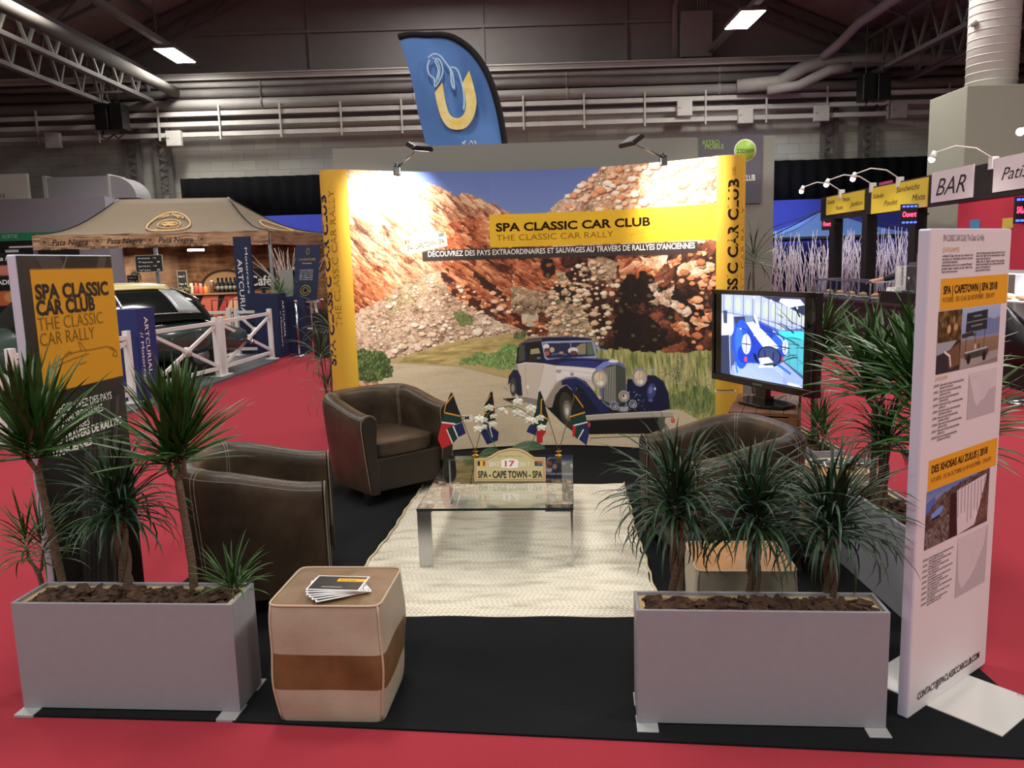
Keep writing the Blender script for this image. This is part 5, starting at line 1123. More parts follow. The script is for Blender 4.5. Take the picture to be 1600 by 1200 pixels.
def flat(parent, mp, x0, x1, y0, y1, m, name, off=.002):
    b = MB(); b.add([mp(x0, y0, off), mp(x1, y0, off), mp(x1, y1, off), mp(x0, y1, off)], [(0, 1, 2, 3)]); return b.build(name, m, parent, fixn=False)
def quadrect(q): xs = [p[0] for p in q]; ys = [p[1] for p in q]; return (xs[0]+xs[3])/2, (xs[1]+xs[2])/2, (ys[2]+ys[3])/2, (ys[0]+ys[1])/2
r_ = quadrect([(8.6,145.7),(56.8,145.8),(57.8,136.8),(8.6,135.0)]); r_ = quadrect([(8.6,145.7),(56.8,145.8),(56.4,136.0),(8.2,135.6)])
flat(bn, mpb, *r_, orange, 'yellow_band')
r_ = quadrect([(6.3,87.7),(56.0,88.1),(55.9,77.8),(6.1,77.7)]); flat(bn, mpb, *r_, orange, 'yellow_band')
def L2(parent, s, m, pts, h, mp, w=0, off=.0030): p, q = pts; y = (p[1]+q[1])/2; text(parent, s, m, (p[0], y), (q[0], y), h, mp, w, off=off)
L2(bn, 'SPA | CAPETOWN | SPA 2018', dink, [(10.2,141.0),(48.3,140.9)], 2.6, mpb, .022)
L2(bn, '9 ETAPES   DU 12 AU 26 NOVEMBRE   2056 KM', oink, [(10.1,138.1),(46.3,138.4)], 1.7, mpb)
L2(bn, 'DES XHOSAS AU ZULUS | 2018', dink, [(8.2,83.3),(48.3,83.6)], 2.6, mpb, .022)
L2(bn, '9 ETAPES   DU 26 OCTOBRE AU 09 NOVEMBRE   2196 KM', oink, [(8.1,80.5),(51.3,80.1)], 1.6, mpb)
L2(bn, 'SPA CLASSIC CAR CLUB | The Classic Car Rally', gink, [(8.4,157.3),(36.5,157.5)], 2.0, mpb)
L2(bn, 'LES PROGRAMMES', mat('ochre_faint', '#d0a060', .6), [(8.4,154.0),(19.4,154.0)], 1.5, mpb)
L2(bn, 'CONTACT@SPACLASSICCARCLUB.COM', dink, [(6.0,5.8),(51.6,5.4)], 2.6, mpb, .018)
# paragraphs: rows of very small words
WORDS = 'Partir a la decouverte de pays lointains au volant dune ancienne entre amis sur des pistes et des cols avec un depart de Spa puis une route vers le sud et retour par la cote du Cap et les grands espaces'.split()
def para(x0, y0, x1, n, dy, seed, h=1.0, last=.5):
    r = random.Random(seed)
    for i in range(n):
        s = ' '.join(r.choice(WORDS) for _ in range(7)); e = x1 if i % 3 != 2 and i < n-1 else lerp(x0, x1, last)
        text(bn, s, gink, (x0, y0-i*dy), (e, y0-i*dy), h, mpb, .025, name='small_print', off=.003)
q = [(8.4,152.5),(29.0,152.7),(31.5,153.0),(52.8,153.1)]
para(q[0][0], q[0][1], q[1][0], 6, .98, 1, .75); para(q[2][0], q[2][1]+.0, q[3][0], 7, .93, 2, .75)
L2(bn, 'LE PROGRAMME', mat('ochre_faint', '#d0a060', .6), [(7.6,113.6),(15.9,113.5)], 1.4, mpb)
q = [(7.0,111.7),(27.2,111.8)]
yy = q[0][1]
for i in range(9):
    text(bn, 'JOUR %d  Spa vers Le Cap route des jardins' % i, gink, (q[0][0], yy), (q[1][0]-1.5*(i % 3), yy), 0.78, mpb, .025, name='small_print', off=.003)
    text(bn, 'puis piste et col du jour', gink, (q[0][0]+4, yy-.98), (q[0][0]+13-(i % 4)*1.5, yy-.98), 0.78, mpb, .025, name='small_print', off=.003); yy -= 2.12
q = [(5.3,54.2),(26.3,52.7)]; yy = q[0][1]
for i in range(9):
    text(bn, 'JOUR %d  Port Elizabeth vers Durban la cote' % i, gink, (q[0][0], yy), (q[1][0]-1.5*(i % 3), yy), 0.74, mpb, .025, name='small_print', off=.003)
    text(bn, 'etape du matin et nuit au parc', gink, (q[0][0]+4, yy-.9), (q[0][0]+14-(i % 4)*1.5, yy-.9), 0.74, mpb, .025, name='small_print', off=.003); yy -= 1.9
# printed pictures on the banner
def picture(q, name, paint, res=.22, off=.0024):
    x0, x1, y0, y1 = quadrect(q); a = Art(x0, x1, y0, y1, res)
    def F(x, y): return (lerp(x0, x1, x), lerp(y1, y0, y))
    paint(a, F); a.mesh(name, print_mat('matt_print', .5), bn, lambda X, Y: (X/100, X*0-off, Y/100))
def pic1(a, F):
    a.put(np.ones(a.X.shape), ramp((a.Y-F(0, 1)[1])/(F(0, 0)[1]-F(0, 1)[1]), [(0, '8d8580'), (.1, '7c6350'), (.45, '8d735c'), (.5, '8a98b8'), (1, 'a4b4d4')]))
    a.poly([F(.6, .3), F(.75, .18), F(.9, .24), F(1, .2), F(1, .5), F(.55, .5)], '6e7ea4'); a.poly([F(.37, .42), F(.55, .4), F(.6, .47), F(.37, .49)], '2a3428')
    a.poly([F(.44, .09), F(.78, .06), F(.78, .39), F(.43, .4)], '1d2a30'); a.line([F(.44, .24), F(.78, .22)], .25, 'a0a8a8')
    for x in (.45, .6, .75): a.line([F(x, .4), F(x-.01, .72)], .35, '2a2420')
    a.line([F(.55, .15), F(.68, .145)], .5, '7a8888'); a.line([F(.52, .31), F(.7, .3)], .5, '7a8888')
    a.poly([F(.37, .82), F(1, .78), F(1, .92), F(.37, 1)], '9a9490'); a.poly([F(.42, .74), F(.5, .71), F(.8, .70), F(.83, .76), F(.82, .84), F(.44, .86)], '3c403e'); a.line([F(.44, .74), F(.8, .71)], .6, 'b8bcb4')
    a.ell(F(.5, .86), 1.4, 1.6, '141210'); a.ell(F(.76, .85), 1.4, 1.6, '141210'); a.ell(F(.6, .66), .6, 1, 'd0c4b8'); a.ell(F(.66, .66), .5, .9, '2a2420')
    m = a.mask([F(0, 0), F(.36, 0), F(.36, .5), F(0, .5)]); a.put(m, ramp(fbm(a.X/1.3, a.Y/1.6, 1), [(.2, '241c10'), (.5, '54401f'), (.8, '8a6c3c')])); a.ell(F(.17, .3), 1.2, 1.4, 'c8a070'); a.ell(F(.27, .28), 1.4, 1.2, 'b89060'); a.ell(F(.24, .16), .7, 1.2, 'a07c48')
    m = a.mask([F(0, .5), F(.36, .5), F(.36, 1), F(0, 1)]); a.put(m, '2c2c30'); a.poly([F(0, .5), F(.3, .5), F(.2, .64), F(0, .7)], '9aa0a8'); a.poly([F(.16, .66), F(.34, .55), F(.36, .9), F(.2, .96)], '6e5038'); a.line([F(.12, .66), F(.2, .74), F(.22, .9)], .8, 'e0e0e0')
picture([(7.8,135.4),(51.9,135.8),(52.1,115.6),(7.6,115.6)], 'printed_photo', pic1)
def pic2(a, F):
    a.put(np.ones(a.X.shape), ramp((a.Y-F(0, 1)[1])/(F(0, 0)[1]-F(0, 1)[1]), [(0, '46403c'), (.5, '5a4e46'), (.8, '8090b0'), (1, '5a74b0')]))
    m = a.mask([F(0, .28), F(.4, .06), F(1, .0), F(1, .1), F(.45, .25), F(.4, 1), F(0, 1)], 1.5); a.rocks(m, 1.6, 20, 1.5, 3, [(0, '1c1814'), (.5, '5a5048'), (1, 'a89c90')])
    a.poly([F(0, .2), F(.12, .12), F(.14, .22), F(0, .4)], '4868b8'); a.poly([F(.36, .2), F(.46, .22), F(.5, 1), F(.36, 1)], '241a18', soft=1)
    a.poly([F(.46, .18), F(.95, .08), F(.96, .5), F(.78, .95), F(.5, 1)], 'd8ccd0')
    for i in range(26):
        x = .47+i*.018; a.line([F(x, .18-.1*(x-.46)), F(x+.01, .55+.3*vnoise(np.array([x*40]), np.array([1.]))[0])], .35, ('8a8490', '3c3438', 'f4eef0')[i % 3], .7)
    m = a.mask([F(.95, .1), F(1, .06), F(1, .9), F(.78, .95), F(.84, .7)], 1); a.rocks(m, 1.4, 60, 1.5, 5, [(0, '2a1c18'), (.5, '6a5044'), (1, 'a88c78')])
    a.poly([F(.08, .42), F(.2, .34), F(.26, .36), F(.24, .44), F(.14, .52), F(.09, .5)], '6c94dc'); a.line([F(.1, .52), F(.2, .5)], .8, '141418')
    m = a.mask([F(0, .68), F(.36, .55), F(.36, 1), F(0, 1)], 1); a.put(m, ramp(fbm(a.X/.8, a.Y/.8, 2), [(.2, '2a2622'), (.5, '5e5850'), (.8, '908a80')]))
picture([(5.7,77.6),(50.5,77.7),(52.1,57.8),(5.8,58.2)], 'printed_photo', pic2)
def mapp(outline):
    def f(a, F):
        a.put(np.ones(a.X.shape), 'b5abb0'); a.poly([F(*p) for p in outline], 'cdc4c8', soft=.5)
        r = random.Random(2)
        for i in range(14): a.line([F(r.uniform(.1, .9), r.uniform(.05, .6)), F(r.uniform(.1, .9), r.uniform(.05, .6))], .15, 'b9aeb4', .6)
    return f
picture([(31.9,113.4),(52.1,113.5),(52.0,97.7),(30.1,97.9)], 'printed_map', mapp([(0, 0), (1, 0), (1, .4), (.75, .45), (.6, .6), (.45, .66), (.35, .75), (.25, .66), (.15, .4)]), .3)
picture([(29.8,57.0),(52.2,55.7),(52.9,34.5),(29.1,35.3)], 'printed_map', mapp([(0, 0), (.95, 0), (.9, .3), (.7, .55), (.5, .75), (.2, .9), (.08, .7)]), .3)
b = MB(); b.bx(.13, .44, -.24, .23, .008, .013); fp = b.build('foot_plate', mat('white_steel', '#dcdcd8', .25, metal=.35), bn, bevel=.001)
text(bn, 'SCHMITZ', gink, (40, 0), (34, 0), 1.4, lambda u, v, o: (.42-(u-34)/100*0-v/100*0-.0+v*0, -.225+(40-u)/100, .0135) if False else (.425-v/100, -.225+(40-u)/100*1.0, .0142))

# left banner: dark photo print, yellow block
O = Vector((-1.863, 3.09)); E_ = Vector((-1.793, 3.66)); 
bl_ = thing('dark_banner', 'tall dark banner with yellow block reading SPA CLASSIC CAR CLUB at the left edge', 'banner', (O.x, O.y, 0), math.atan2(E_.y-O.y, E_.x-O.x))
LW = .605
b = MB(); slab(0, LW, 0, .034, .002, 1.635, .008, b); b.build('panel_core', bedge, bl_, bevel=.003)
G_ = Art(.6, 60.0, .8, 163.0, .4)
G_.put(np.ones(G_.X.shape), ramp(fbm(G_.X/30, G_.Y/45, 1), [(0, '0c0c0c'), (.4, '1c1b1a'), (.7, '2c2927'), (1, '4a4440')]))
G_.poly([(10, 163), (24, 163), (44, 140), (30, 140)], '4a4542', .8, soft=2); G_.poly([(0, 163), (12, 163), (4, 120), (0, 100)], '38322e', .6)
G_.line([(22, 150), (30, 163)], .7, '8a8480', .7); G_.line([(44, 140), (54, 163)], 5, '6e6764', .5)
for i in range(26):
    r0 = random.Random(i); x = r0.uniform(20, 46); G_.line([(x-8, 6), (x, 60), (x+10, 100)], r0.uniform(.3, .9), r0.choice(['5c5856', '3c3a38', '76716c']), .5)
for i in range(9): G_.line([(6, 20+i*2.4), (18, 24+i*2.8), (34, 14+i*2.0)], .4, '3e3e3e', .7)
G_.poly([(30, 96), (60, 108), (60, 116), (26, 100)], '34312f', .8)
ln = []
yq = [(5.8,158.0),(60.6,157.7),(59.9,108.8),(8.5,108.8)]
def mpl(u, v, o): return (u/100, -o, v/100)
bx0, bx1 = (yq[0][0]+yq[3][0])/2, 60.5; by1 = (yq[0][1]+yq[1][1])/2; by0 = (yq[2][1]+yq[3][1])/2
G_.poly([(bx0, by0), (62, by0), (62, by1), (bx0, by1)], 'd9981f')
sketch_car(((bx0+bx1)/2+1, by0+13), 1.15, lambda p: G_.line(p, .5, '6e4a10', .9))
G_.mesh('front_print', print_mat('matt_print', .5), bl_, lambda X, Y: (X/100, X*0-.0015, Y/100))
L2(bl_, 'SPA CLASSIC', dink, [(8.6,146.2),(55.4,146.1)], 5.9, mpl, .04)
L2(bl_, 'CAR CLUB', dink, [(8.2,139.9),(44.7,139.9)], 5.9, mpl, .04)
L2(bl_, 'THE CLASSIC', oink, [(8.0,133.7),(49.2,133.7)], 5.5, mpl, -.008)
L2(bl_, 'CAR RALLY', oink, [(8.2,127.9),(42.5,127.4)], 5.5, mpl, -.008)
for s_, pts, w_ in (('DÉCOUVREZ DES PAYS', [(11.5,100.1),(49.7,99.6)], 0), ('EXTRAORDINAIRES', [(11.0,95.9),(42.6,95.3)], 0), ('ET SAUVAGES', [(9.8,92.0),(32.5,90.9)], 0),
                   ('AU TRAVERS DE RALLYES', [(8.7,88.1),(55.0,87.0)], .03), ("D'ANCIENNES", [(8.0,83.5),(32.6,82.1)], .03)): L2(bl_, s_, wht, pts, 3.4, mpl, w_+.008)

# ------------------------------------------------------------------ grey stand wall, number sign, feather flag
gw = mat('grey_stand_wall', '#83837c', .85, noise=(2, .05))
t = thing('stand_partition', 'plain grey stand wall rising behind the curved photo wall', 'partition', (-1.45, 7.0, 0))
b = MB(); b.bx(0, 3.72, 0, .06, 0, 2.535); b.build('panel', gw, t)
sg = thing('stand_number_sign', 'dark grey sign with green round number patch on the stand wall', 'sign', (1.63, 6.985, 0))
b = MB(); b.bx(0, .53, 0, .012, 1.98, 2.545); b.build('sign_board', mat('slate', '#55555e', .7), sg)
def mpg(u, v, o): return (u/100-3.19, -o, v/100)
gr_ = mat('lime', '#93b84a', .5)
c_ = (357.8,241.7)
b = MB(); b.lathe([(.092, 0), (.092, .002)], (c_[0]/100-3.19, -.001, c_[1]/100), 40, M=Matrix.Rotation(R(90), 3, 'X')); b.build('patch_rim', wht, sg)
b = MB(); b.lathe([(.086, 0), (.086, .003)], (c_[0]/100-3.19, -.001, c_[1]/100), 40, M=Matrix.Rotation(R(90), 3, 'X')); b.build('patch', gr_, sg)
text(sg, '22D009', dink, (c_[0]-7, c_[1]-2), (c_[0]+7, c_[1]-2), 3.4, mpg, off=.006)
text(sg, 'RETRO', gr_, *[(322.0,247.2),(336.0,247.3)], 4, mpg, off=.002); text(sg, 'MOBILE', gr_, *[(324.1,243.7),(339.8,243.8)], 4, mpg, off=.002)
text(sg, 'CLUB', wht, *[(356.3,216.8),(366.6,217.0)], 5, mpg, .01, off=.002)
t = thing('feather_flag', 'blue feather flag with gold horseshoe U emblem rising behind the stand wall', 'flag', (.02, 9.0, 0))
FY = 9.0
fp = [(-1.083,9.0,3.93),(-0.988,9.0,3.953),(-0.835,9.0,3.965),(-0.683,9.0,3.959),(-0.531,9.0,3.93),(-0.399,9.0,3.856),(-0.284,9.0,3.742),(-0.187,9.0,3.593),(-0.117,9.0,3.412),(-0.063,9.0,3.229),(-0.026,9.0,3.046),(-0.005,9.0,2.896),(-0.004,9.0,2.812),(0.005,9.0,2.644),(-0.792,9.0,2.668),(-0.85,9.0,2.829),(-0.889,9.0,3.005),(-0.924,9.0,3.172),(-0.948,9.0,3.37),(-0.982,9.0,3.568),(-1.032,9.0,3.748)]
b = MB(); r = random.Random(4)
base = Vector(t.location)
pts = [(p[0]-base.x, p[2]) for p in fp]
def wave(x, z): return .03*math.sin(z*5+x*8)+.02*math.sin(x*14)
# cloth as rows between the hoist (pole side, right) and the fly (left)
lft = [fp[i] for i in (0, 20, 19, 18, 17, 16, 15, 14)]; rgt = [fp[i] for i in (1, 3, 5, 7, 9, 10, 12, 13)]
rgt = [(-1.083,9.0,3.93),(-0.903,9.0,3.962),(-0.598,9.0,3.949),(-0.349,9.0,3.812),(-0.171,9.0,3.56),(-0.063,9.0,3.229),(-0.008,9.0,2.896),(0.008,9.0,2.644)]
rgt = smooth([(895/1, 0, 0)][:0] + [Vector(q) for q in rgt], 6)
def li(L, u): k = u*(len(L)-1); i = min(int(k), len(L)-2); a, c = L[i], L[i+1]; f = k-i; return Vector(a).lerp(Vector(c), f)
def fl(u, v, o=0):
    # v down the flag, spread by polyline from hoist edge and fly edge; the top closes to a point
    a = li(lft, v); c = li(rgt, v); p = a.lerp(c, u); return (p.x-base.x, wave(p.x, p.z)+o, p.z)
b.surf(fl, 24, 40); b.build('flag_cloth', mat('flag_blue', '#5585c8', .6, noise=(1.2, .18)), t, fixn=False)
pole = [(p.x-base.x, wave(p.x, p.z), p.z) for p in (li(rgt, i/30) for i in range(31))]
b = MB(); b.tube([(-1.25, 0, 4.05)][:0]+pole, [.035]*31, 8); b.tube([pole[-1], (pole[-1][0]+.02, 0, 1.2), (pole[-1][0]+.03, 0, .1)], .02, 8); b.build('pole_sleeve', mat('black_fabric', '#131315', .8), t)
b = MB(); b.lathe([(.25, 0), (.25, .05), (.05, .09), (.02, .2)], (pole[-1][0]+.03, 0, 0), 24); b.build('base', blkm, t)
def mpf(q): return [(p[0]-base.x, p[2]) for p in q]
gd = mat('gold_print', '#e6c63a', .5, noise=(8, .35), col2='#f0e6b0'); lb_ = mat('pale_blue_print', '#b4d8f0', .5)
U_ = mpf([(-0.64,8.93,3.453),(-0.724,8.93,3.353),(-0.701,8.93,3.218),(-0.664,8.93,3.086),(-0.6,8.93,2.994),(-0.507,8.93,2.963),(-0.403,8.93,2.988),(-0.322,8.93,3.092),(-0.287,8.93,3.223),(-0.293,8.93,3.321),(-0.313,8.93,3.419),(-0.352,8.93,3.566),(-0.428,8.93,3.439),(-0.406,8.93,3.34),(-0.399,8.93,3.226),(-0.414,8.93,3.144),(-0.459,8.93,3.093),(-0.519,8.93,3.085),(-0.574,8.93,3.124),(-0.607,8.93,3.216),(-0.623,8.93,3.314)])
b = MB(); b.prism([(q.x, q.y) for q in smooth([(p[0], p[1], 0) for p in U_[1:10]], 5)] + [U_[10], U_[11]] + [(q.x, q.y) for q in smooth([(p[0], p[1], 0) for p in U_[12:]], 5)] + [U_[0]], -.075, -.068, lambda x, z, o: (x, o, z)); b.build('horseshoe_print', gd, t)
for w_, q in ((.022, [(-0.781,8.93,3.7),(-0.72,8.93,3.738),(-0.653,8.93,3.72),(-0.589,8.93,3.638),(-0.55,8.93,3.572),(-0.543,8.93,3.442),(-0.515,8.93,3.376),(-0.526,8.93,3.523),(-0.549,8.93,3.596),(-0.474,8.93,3.57),(-0.429,8.93,3.406),(-0.414,8.93,3.275),(-0.425,8.93,3.161)]), (.02, [(-0.765,8.93,3.683),(-0.79,8.93,3.611),(-0.772,8.93,3.53),(-0.723,8.93,3.488),(-0.721,8.93,3.407),(-0.664,8.93,3.478),(-0.63,8.93,3.558),(-0.64,8.93,3.639),(-0.672,8.93,3.688),(-0.706,8.93,3.673),(-0.677,8.93,3.576),(-0.708,8.93,3.447)]),
            (.014, [(-0.738,8.93,3.706),(-0.689,8.93,3.673),(-0.659,8.93,3.591),(-0.681,8.93,3.479)])):
    b = MB(); b.tube(smooth([(p[0]-base.x, -.072, p[2]) for p in q], 4), w_*.5, 6); b.build('scroll_print', lb_, t)
b = MB()
for q in [[(-0.453,8.94,2.833),(-0.419,8.94,2.808)],[(-0.385,8.94,2.807),(-0.358,8.94,2.847),(-0.333,8.94,2.805)],[(-0.323,8.94,2.846),(-0.299,8.94,2.804)],[(-0.418,8.94,2.849),(-0.454,8.94,2.809)]]: b.tube([(p[0]-base.x, -.07, p[2]) for p in q], .006, 5)
b.build('lettering', wht, t)

# ------------------------------------------------------------------ services on the hall's back wall
pg_ = mat('painted_pipe', '#8f8b87', .55, noise=(3, .15)); tray = mat('pale_tray', '#b3b0aa', .55, noise=(5, .12)); dkp = mat('dark_pipe', '#6a6663', .6, noise=(3, .2))
for z, lb in ((5.53, 'uppermost of the three slim pale cable trays along the back wall'), (5.28, 'middle of the three slim pale cable trays along the back wall'), (5.02, 'lowest of the three slim pale cable trays along the back wall')):
    t = thing('cable_tray', lb, 'cable tray', (-1, 21.45, z), 0, 'slim cable trays on the back wall')
    b = MB(); b.bx(-15, 15, -.06, .06, -.055, .055); b.build('tray_body', tray, t)
t = thing('wide_cable_tray', 'wide ribbed cable tray running highest along the back wall', 'cable tray', (-1, 21.5, 6.42))
b = MB(); b.bx(-15, 15, -.12, .12, -.08, .08); b.build('tray_body', pg_, t)
b = MB(); b.bx(-15, 15, -.14, -.12, -.08, -.05); b.bx(-15, 15, -.14, -.12, .05, .08); b.build('tray_lip', tray, t)
for z, r_, m_, lb in ((5.76, .13, pg_, 'thick grey pipe just above the slim cable trays'), (6.03, .11, dkp, 'dark grey pipe between the thick pipe and the wide tray'), (6.24, .07, pg_, 'thin grey pipe right under the wide cable tray')):
    b = MB(); b.tube([(-15.9, 21.5, z), (13.9, 21.5, z)], r_, 14)
    for i in range(8): b.tube([(-14+i*3.9, 21.5, z), (-13.94+i*3.9, 21.5, z)], r_*1.12, 14)
    tag(b.build('wall_pipe', m_), lb, 'pipe', 'pipes along the back wall')
i = 0
proto = None
for x in [-15+1.55*k for k in range(19)]:
    if proto is None:
        proto = thing('tray_hanger', 'thin vertical hanger tying the slim cable trays together', 'hanger', (x, 21.36, 5.3), 0, 'hangers of the slim cable trays')
        b = MB(); b.bx(-.02, .02, -.02, .02, -.42, .42); b.build('rod', tray, proto)
    else: o = copy_tree(proto); o.location = (x, 21.36, 5.3)
for x, z, lb in ((-11.5, 4.96, 'leftmost square junction box under the cable trays'), (-8.42, 4.92, 'square junction box right of the left black loudspeakers'), (4.6, 5.28, 'square junction box above the right arm lamp of the stand'),
                 (6.15, 5.05, 'square junction box above the green number sign'), (8.09, 5.05, 'square junction box left of the right black loudspeakers'), (10.07, 5.07, 'square junction box right of the right black loudspeakers')):
    t = thing('junction_box', lb, 'junction box', (x, 21.3, z), 0, 'junction boxes on the back wall')
    b = MB(); b.bx(-.19, .19, -.05, .08, -.19, .19); b.build('casing', tray, t, bevel=.01); b = MB(); b.bx(-.17, -.10, -.06, -.05, .0, .012); b.build('latch', dkp, t)
t = thing('electrical_cabinet', 'tall grey electrical cabinet high on the gable wall with curved conduits', 'cabinet', (5.0, 21.85, 6.62))
b = MB(); b.bx(-.4, .4, -.15, .1, 0, 1.12); b.build('body', mat('cabinet_grey', '#86837f', .6), t, bevel=.01)
for k in range(4):
    b = MB(); x = .05+k*.07; b.tube([(x, 0, 1.1), (x, 0, 1.4+.0*k), (x-.15, 0, 1.62-.03*k), (-.45-.0*k, 0, 1.60-.05*k), (-.58+.03*k, 0, 1.3), (-.58+.03*k, 0, -.1)], .018, 6); b.build('conduit', pg_, t)
# lattice columns, girders along the hall
def lattice(b, a, c, w, h, n, th=.05):
    a = Vector(a); c = Vector(c); up_ = Vector((0, 0, 1)) if abs((c-a).normalized().z) < .9 else Vector((1, 0, 0)); o = up_*h
    b.beam(a, c, th*1.6, th); b.beam(a+o, c+o, th*1.6, th)
    for k in range(n):
        p = a.lerp(c, k/n); q = a.lerp(c, (k+.5)/n); r_ = a.lerp(c, (k+1)/n)
        b.beam(p, q+o, th*.6, th*.6); b.beam(q+o, r_, th*.6, th*.6)
for x, lb in ((-9.75, 'left lattice steel column against the back wall, under the left loudspeakers'), (-8.95, 'second lattice steel column beside it on the left of the back wall'), (8.45, 'left lattice steel column under the right loudspeakers'), (9.45, 'right lattice steel column under the right loudspeakers')):
    b = MB(); lattice(b, (x-.15, 21.75, 0), (x-.15, 21.75, 6.3), 0, .34, 18, .07)
    tag(b.build('lattice_column', beam), lb, 'column', 'lattice columns at the back wall')
for x, z, h, lb in ((-9.9, 5.75, .95, 'outer lattice girder running along the left side of the hall'), (-9.0, 5.9, .7, 'inner lattice girder running along the left side of the hall'), (9.3, 5.95, .9, 'inner lattice girder running along the right side of the hall'), (10.2, 5.8, .95, 'outer lattice girder running along the right side of the hall')):
    b = MB(); lattice(b, (x, -2, z), (x, 21.6, z), 0, h, 26, .09)
    tag(b.build('lattice_girder', beam), lb, 'girder', 'lattice girders along the hall')
for x in (-9.45, 9.75):
    for y in (20.5, 16, 12): 
        pass
def pipe(name, lb, pts, r_, m_=pg_, group=None):
    b = MB(); b.tube(pts, r_, 12); return tag(b.build(name, m_), lb, 'pipe', group)
pipe('roof_pipe', 'thick straight pipe running back along the left slope of the roof', [(-8.3, 0, 6.05), (-8.3, 21.3, 6.05)], .13, mat('dim_pipe', '#55514d', .85, spec=.1))
pipe('roof_pipe', 'pale pipe dropping from the right roof slope to the wall pipes', [(8.25, 2, 6.75), (8.25, 19.6, 6.75), (8.1, 20.3, 6.5), (7.9, 20.8, 6.3)], .11)
pipe('bent_pipe', 'thick bent pipe crossing from the wall pipes to the big round duct', [(5.9, 21.2, 5.75), (6.9, 21.0, 5.78), (7.5, 20.95, 6.1), (8.0, 20.9, 6.22), (13.9, 20.9, 6.2)], .17)
pipe('bent_pipe', 'second bent pipe just below the thick one on the right', [(6.6, 21.0, 5.6), (7.3, 20.8, 5.65), (8.0, 20.6, 5.95), (8.5, 20.55, 6.0)], .12)
for x, rl in ((-7.7, 'lamp rail running along the left roof slope'), (5.3, 'lamp rail running along the right roof slope')):
    b = MB(); b.bx(x-.07, x+.07, -6, 21.5, 6.66, 6.78)
    for y in range(-5, 22, 3): b.bx(x-.01, x+.01, y, y+.02, 6.78, 11.2-.4124*abs(x+.9))
    tag(b.build('lamp_rail', beam), rl, 'rail', 'lamp rails under the roof')
lampg = mat('lamp_panel_glow', '#fffdf6', .4, emit=22)
for (x, y, z), lb, wx_ in (((-7.7, 20, 6.6), 'bright rectangular hall lamp at the left, nearer the back wall', .45), ((-7.7, 14.6, 6.6), 'bright rectangular hall lamp cut by the top left of the picture', .45),
                     ((5.3, 18.5, 6.6), 'bright rectangular hall lamp at the right of the gable', .5), ((-1.2, 19.5, 8.25), 'bright hall lamp under the ridge cut by the top of the picture', .6)):
    t = thing('hall_lamp', lb, 'lamp', (x, y, z), 0, 'rectangular hall lamps')
    b = MB(); b.bx(-wx_/2-.03, wx_/2+.03, -.68, .68, 0, .07); b.build('housing', beam, t)
    b = MB(); b.bx(-wx_/2, wx_/2, -.65, .65, -.012, 0); b.build('diffuser', lampg, t)
for x, y, z, lb in ((-9.52, 20.4, 5.0, 'black loudspeaker pair hanging at the left of the back wall'), (9.0, 20.4, 5.15, 'black loudspeaker pair hanging at the right of the back wall')):
    t = thing('loudspeaker', lb, 'loudspeaker', (x, y, z), 0, 'hanging loudspeakers')
    for dx in (-.34, .02):
        b = MB(); b.bx(dx, dx+.32, -.2, .2, 0, .62); b.build('cabinet', blkm, t, bevel=.02)
    b = MB(); b.tube([(-.2, 0, .6), (-.2, 0, 2.2)], .015, 6); b.tube([(.2, 0, .6), (.2, 0, 2.2)], .015, 6); b.bx(-.5, .6, -.03, .03, .88, .93); b.build('hanging_frame', beam, t)
    b = MB(); b.tube([(-.2, -.1, 0), (-.24, -.1, -.16), (-.1, -.1, -.2), (.05, -.1, -.1), (.15, -.1, -.2), (.3, -.1, -.1)], .02, 6); b.build('cable', blkm, t)

# drapes and blue wall low on the back wall
drape = mat('black_drape', '#0c0c0e', .95, spec=.1)
def drapery(lb, x0, x1, y, z0, z1, m, name='drape', n=None, cat='curtain'):
    b = MB(); n = n or int((x1-x0)*14)
    b.surf(lambda u, v: (lerp(x0, x1, u), y + .035*math.sin(u*n*1.3)+.015*math.sin(u*n*.37), lerp(z0, z1, v)), n*2, 1)
    return tag(b.build(name, m, solid=.01, fixn=False), lb, cat)
drapery('long black drape hanging across the lower part of the back wall', -8.3, 13.6, 21.15, 2.84, 3.9, drape)
bluem = mat('blue_fabric', '#2a3590', .9, noise=(1.5, .1))
drapery('blue fabric wall covering below the long black drape', -6.6, 13.5, 21.0, .02, 2.9, bluem, 'blue_wall_cloth', 60, 'fabric')
drapery('black drape between the food tent and the photo wall', -4.05, -.6, 19.9, .02, 2.3, drape)
spot_light((5.9, 17.6, 3.3), (6.3, 21, 2.3), 420, 75, .8, .1, (.55, .62, 1)); spot_light((-4.9, 17.8, 3.2), (-4.8, 21, 2.6), 120, 70, .8, .1, (.6, .65, 1))
spot_light((7.6, 14.9, 3.3), (7.6, 17.5, 1.3), 210, 80, .8, .1, (.75, .75, 1))  # added spot without a fixture, brightens the willow sticks
for x, y, lb in ((5.75, 17.6, 'small white projector lighting the blue wall left of the parasol'),):
    t = thing('projector', lb, 'projector', (5.589,17.6,2.593))
    b = MB(); b.tube([(0, 0, .02), (.05, .08, -.06)], [.05, .06], 12); b.build('barrel', tray, t); b = MB(); b.bx(-.2, .0, -.01, .01, .05, .07); b.bx(-.21, -.19, -.01, .01, -2.63, .07); b.build('stand', tray, t)

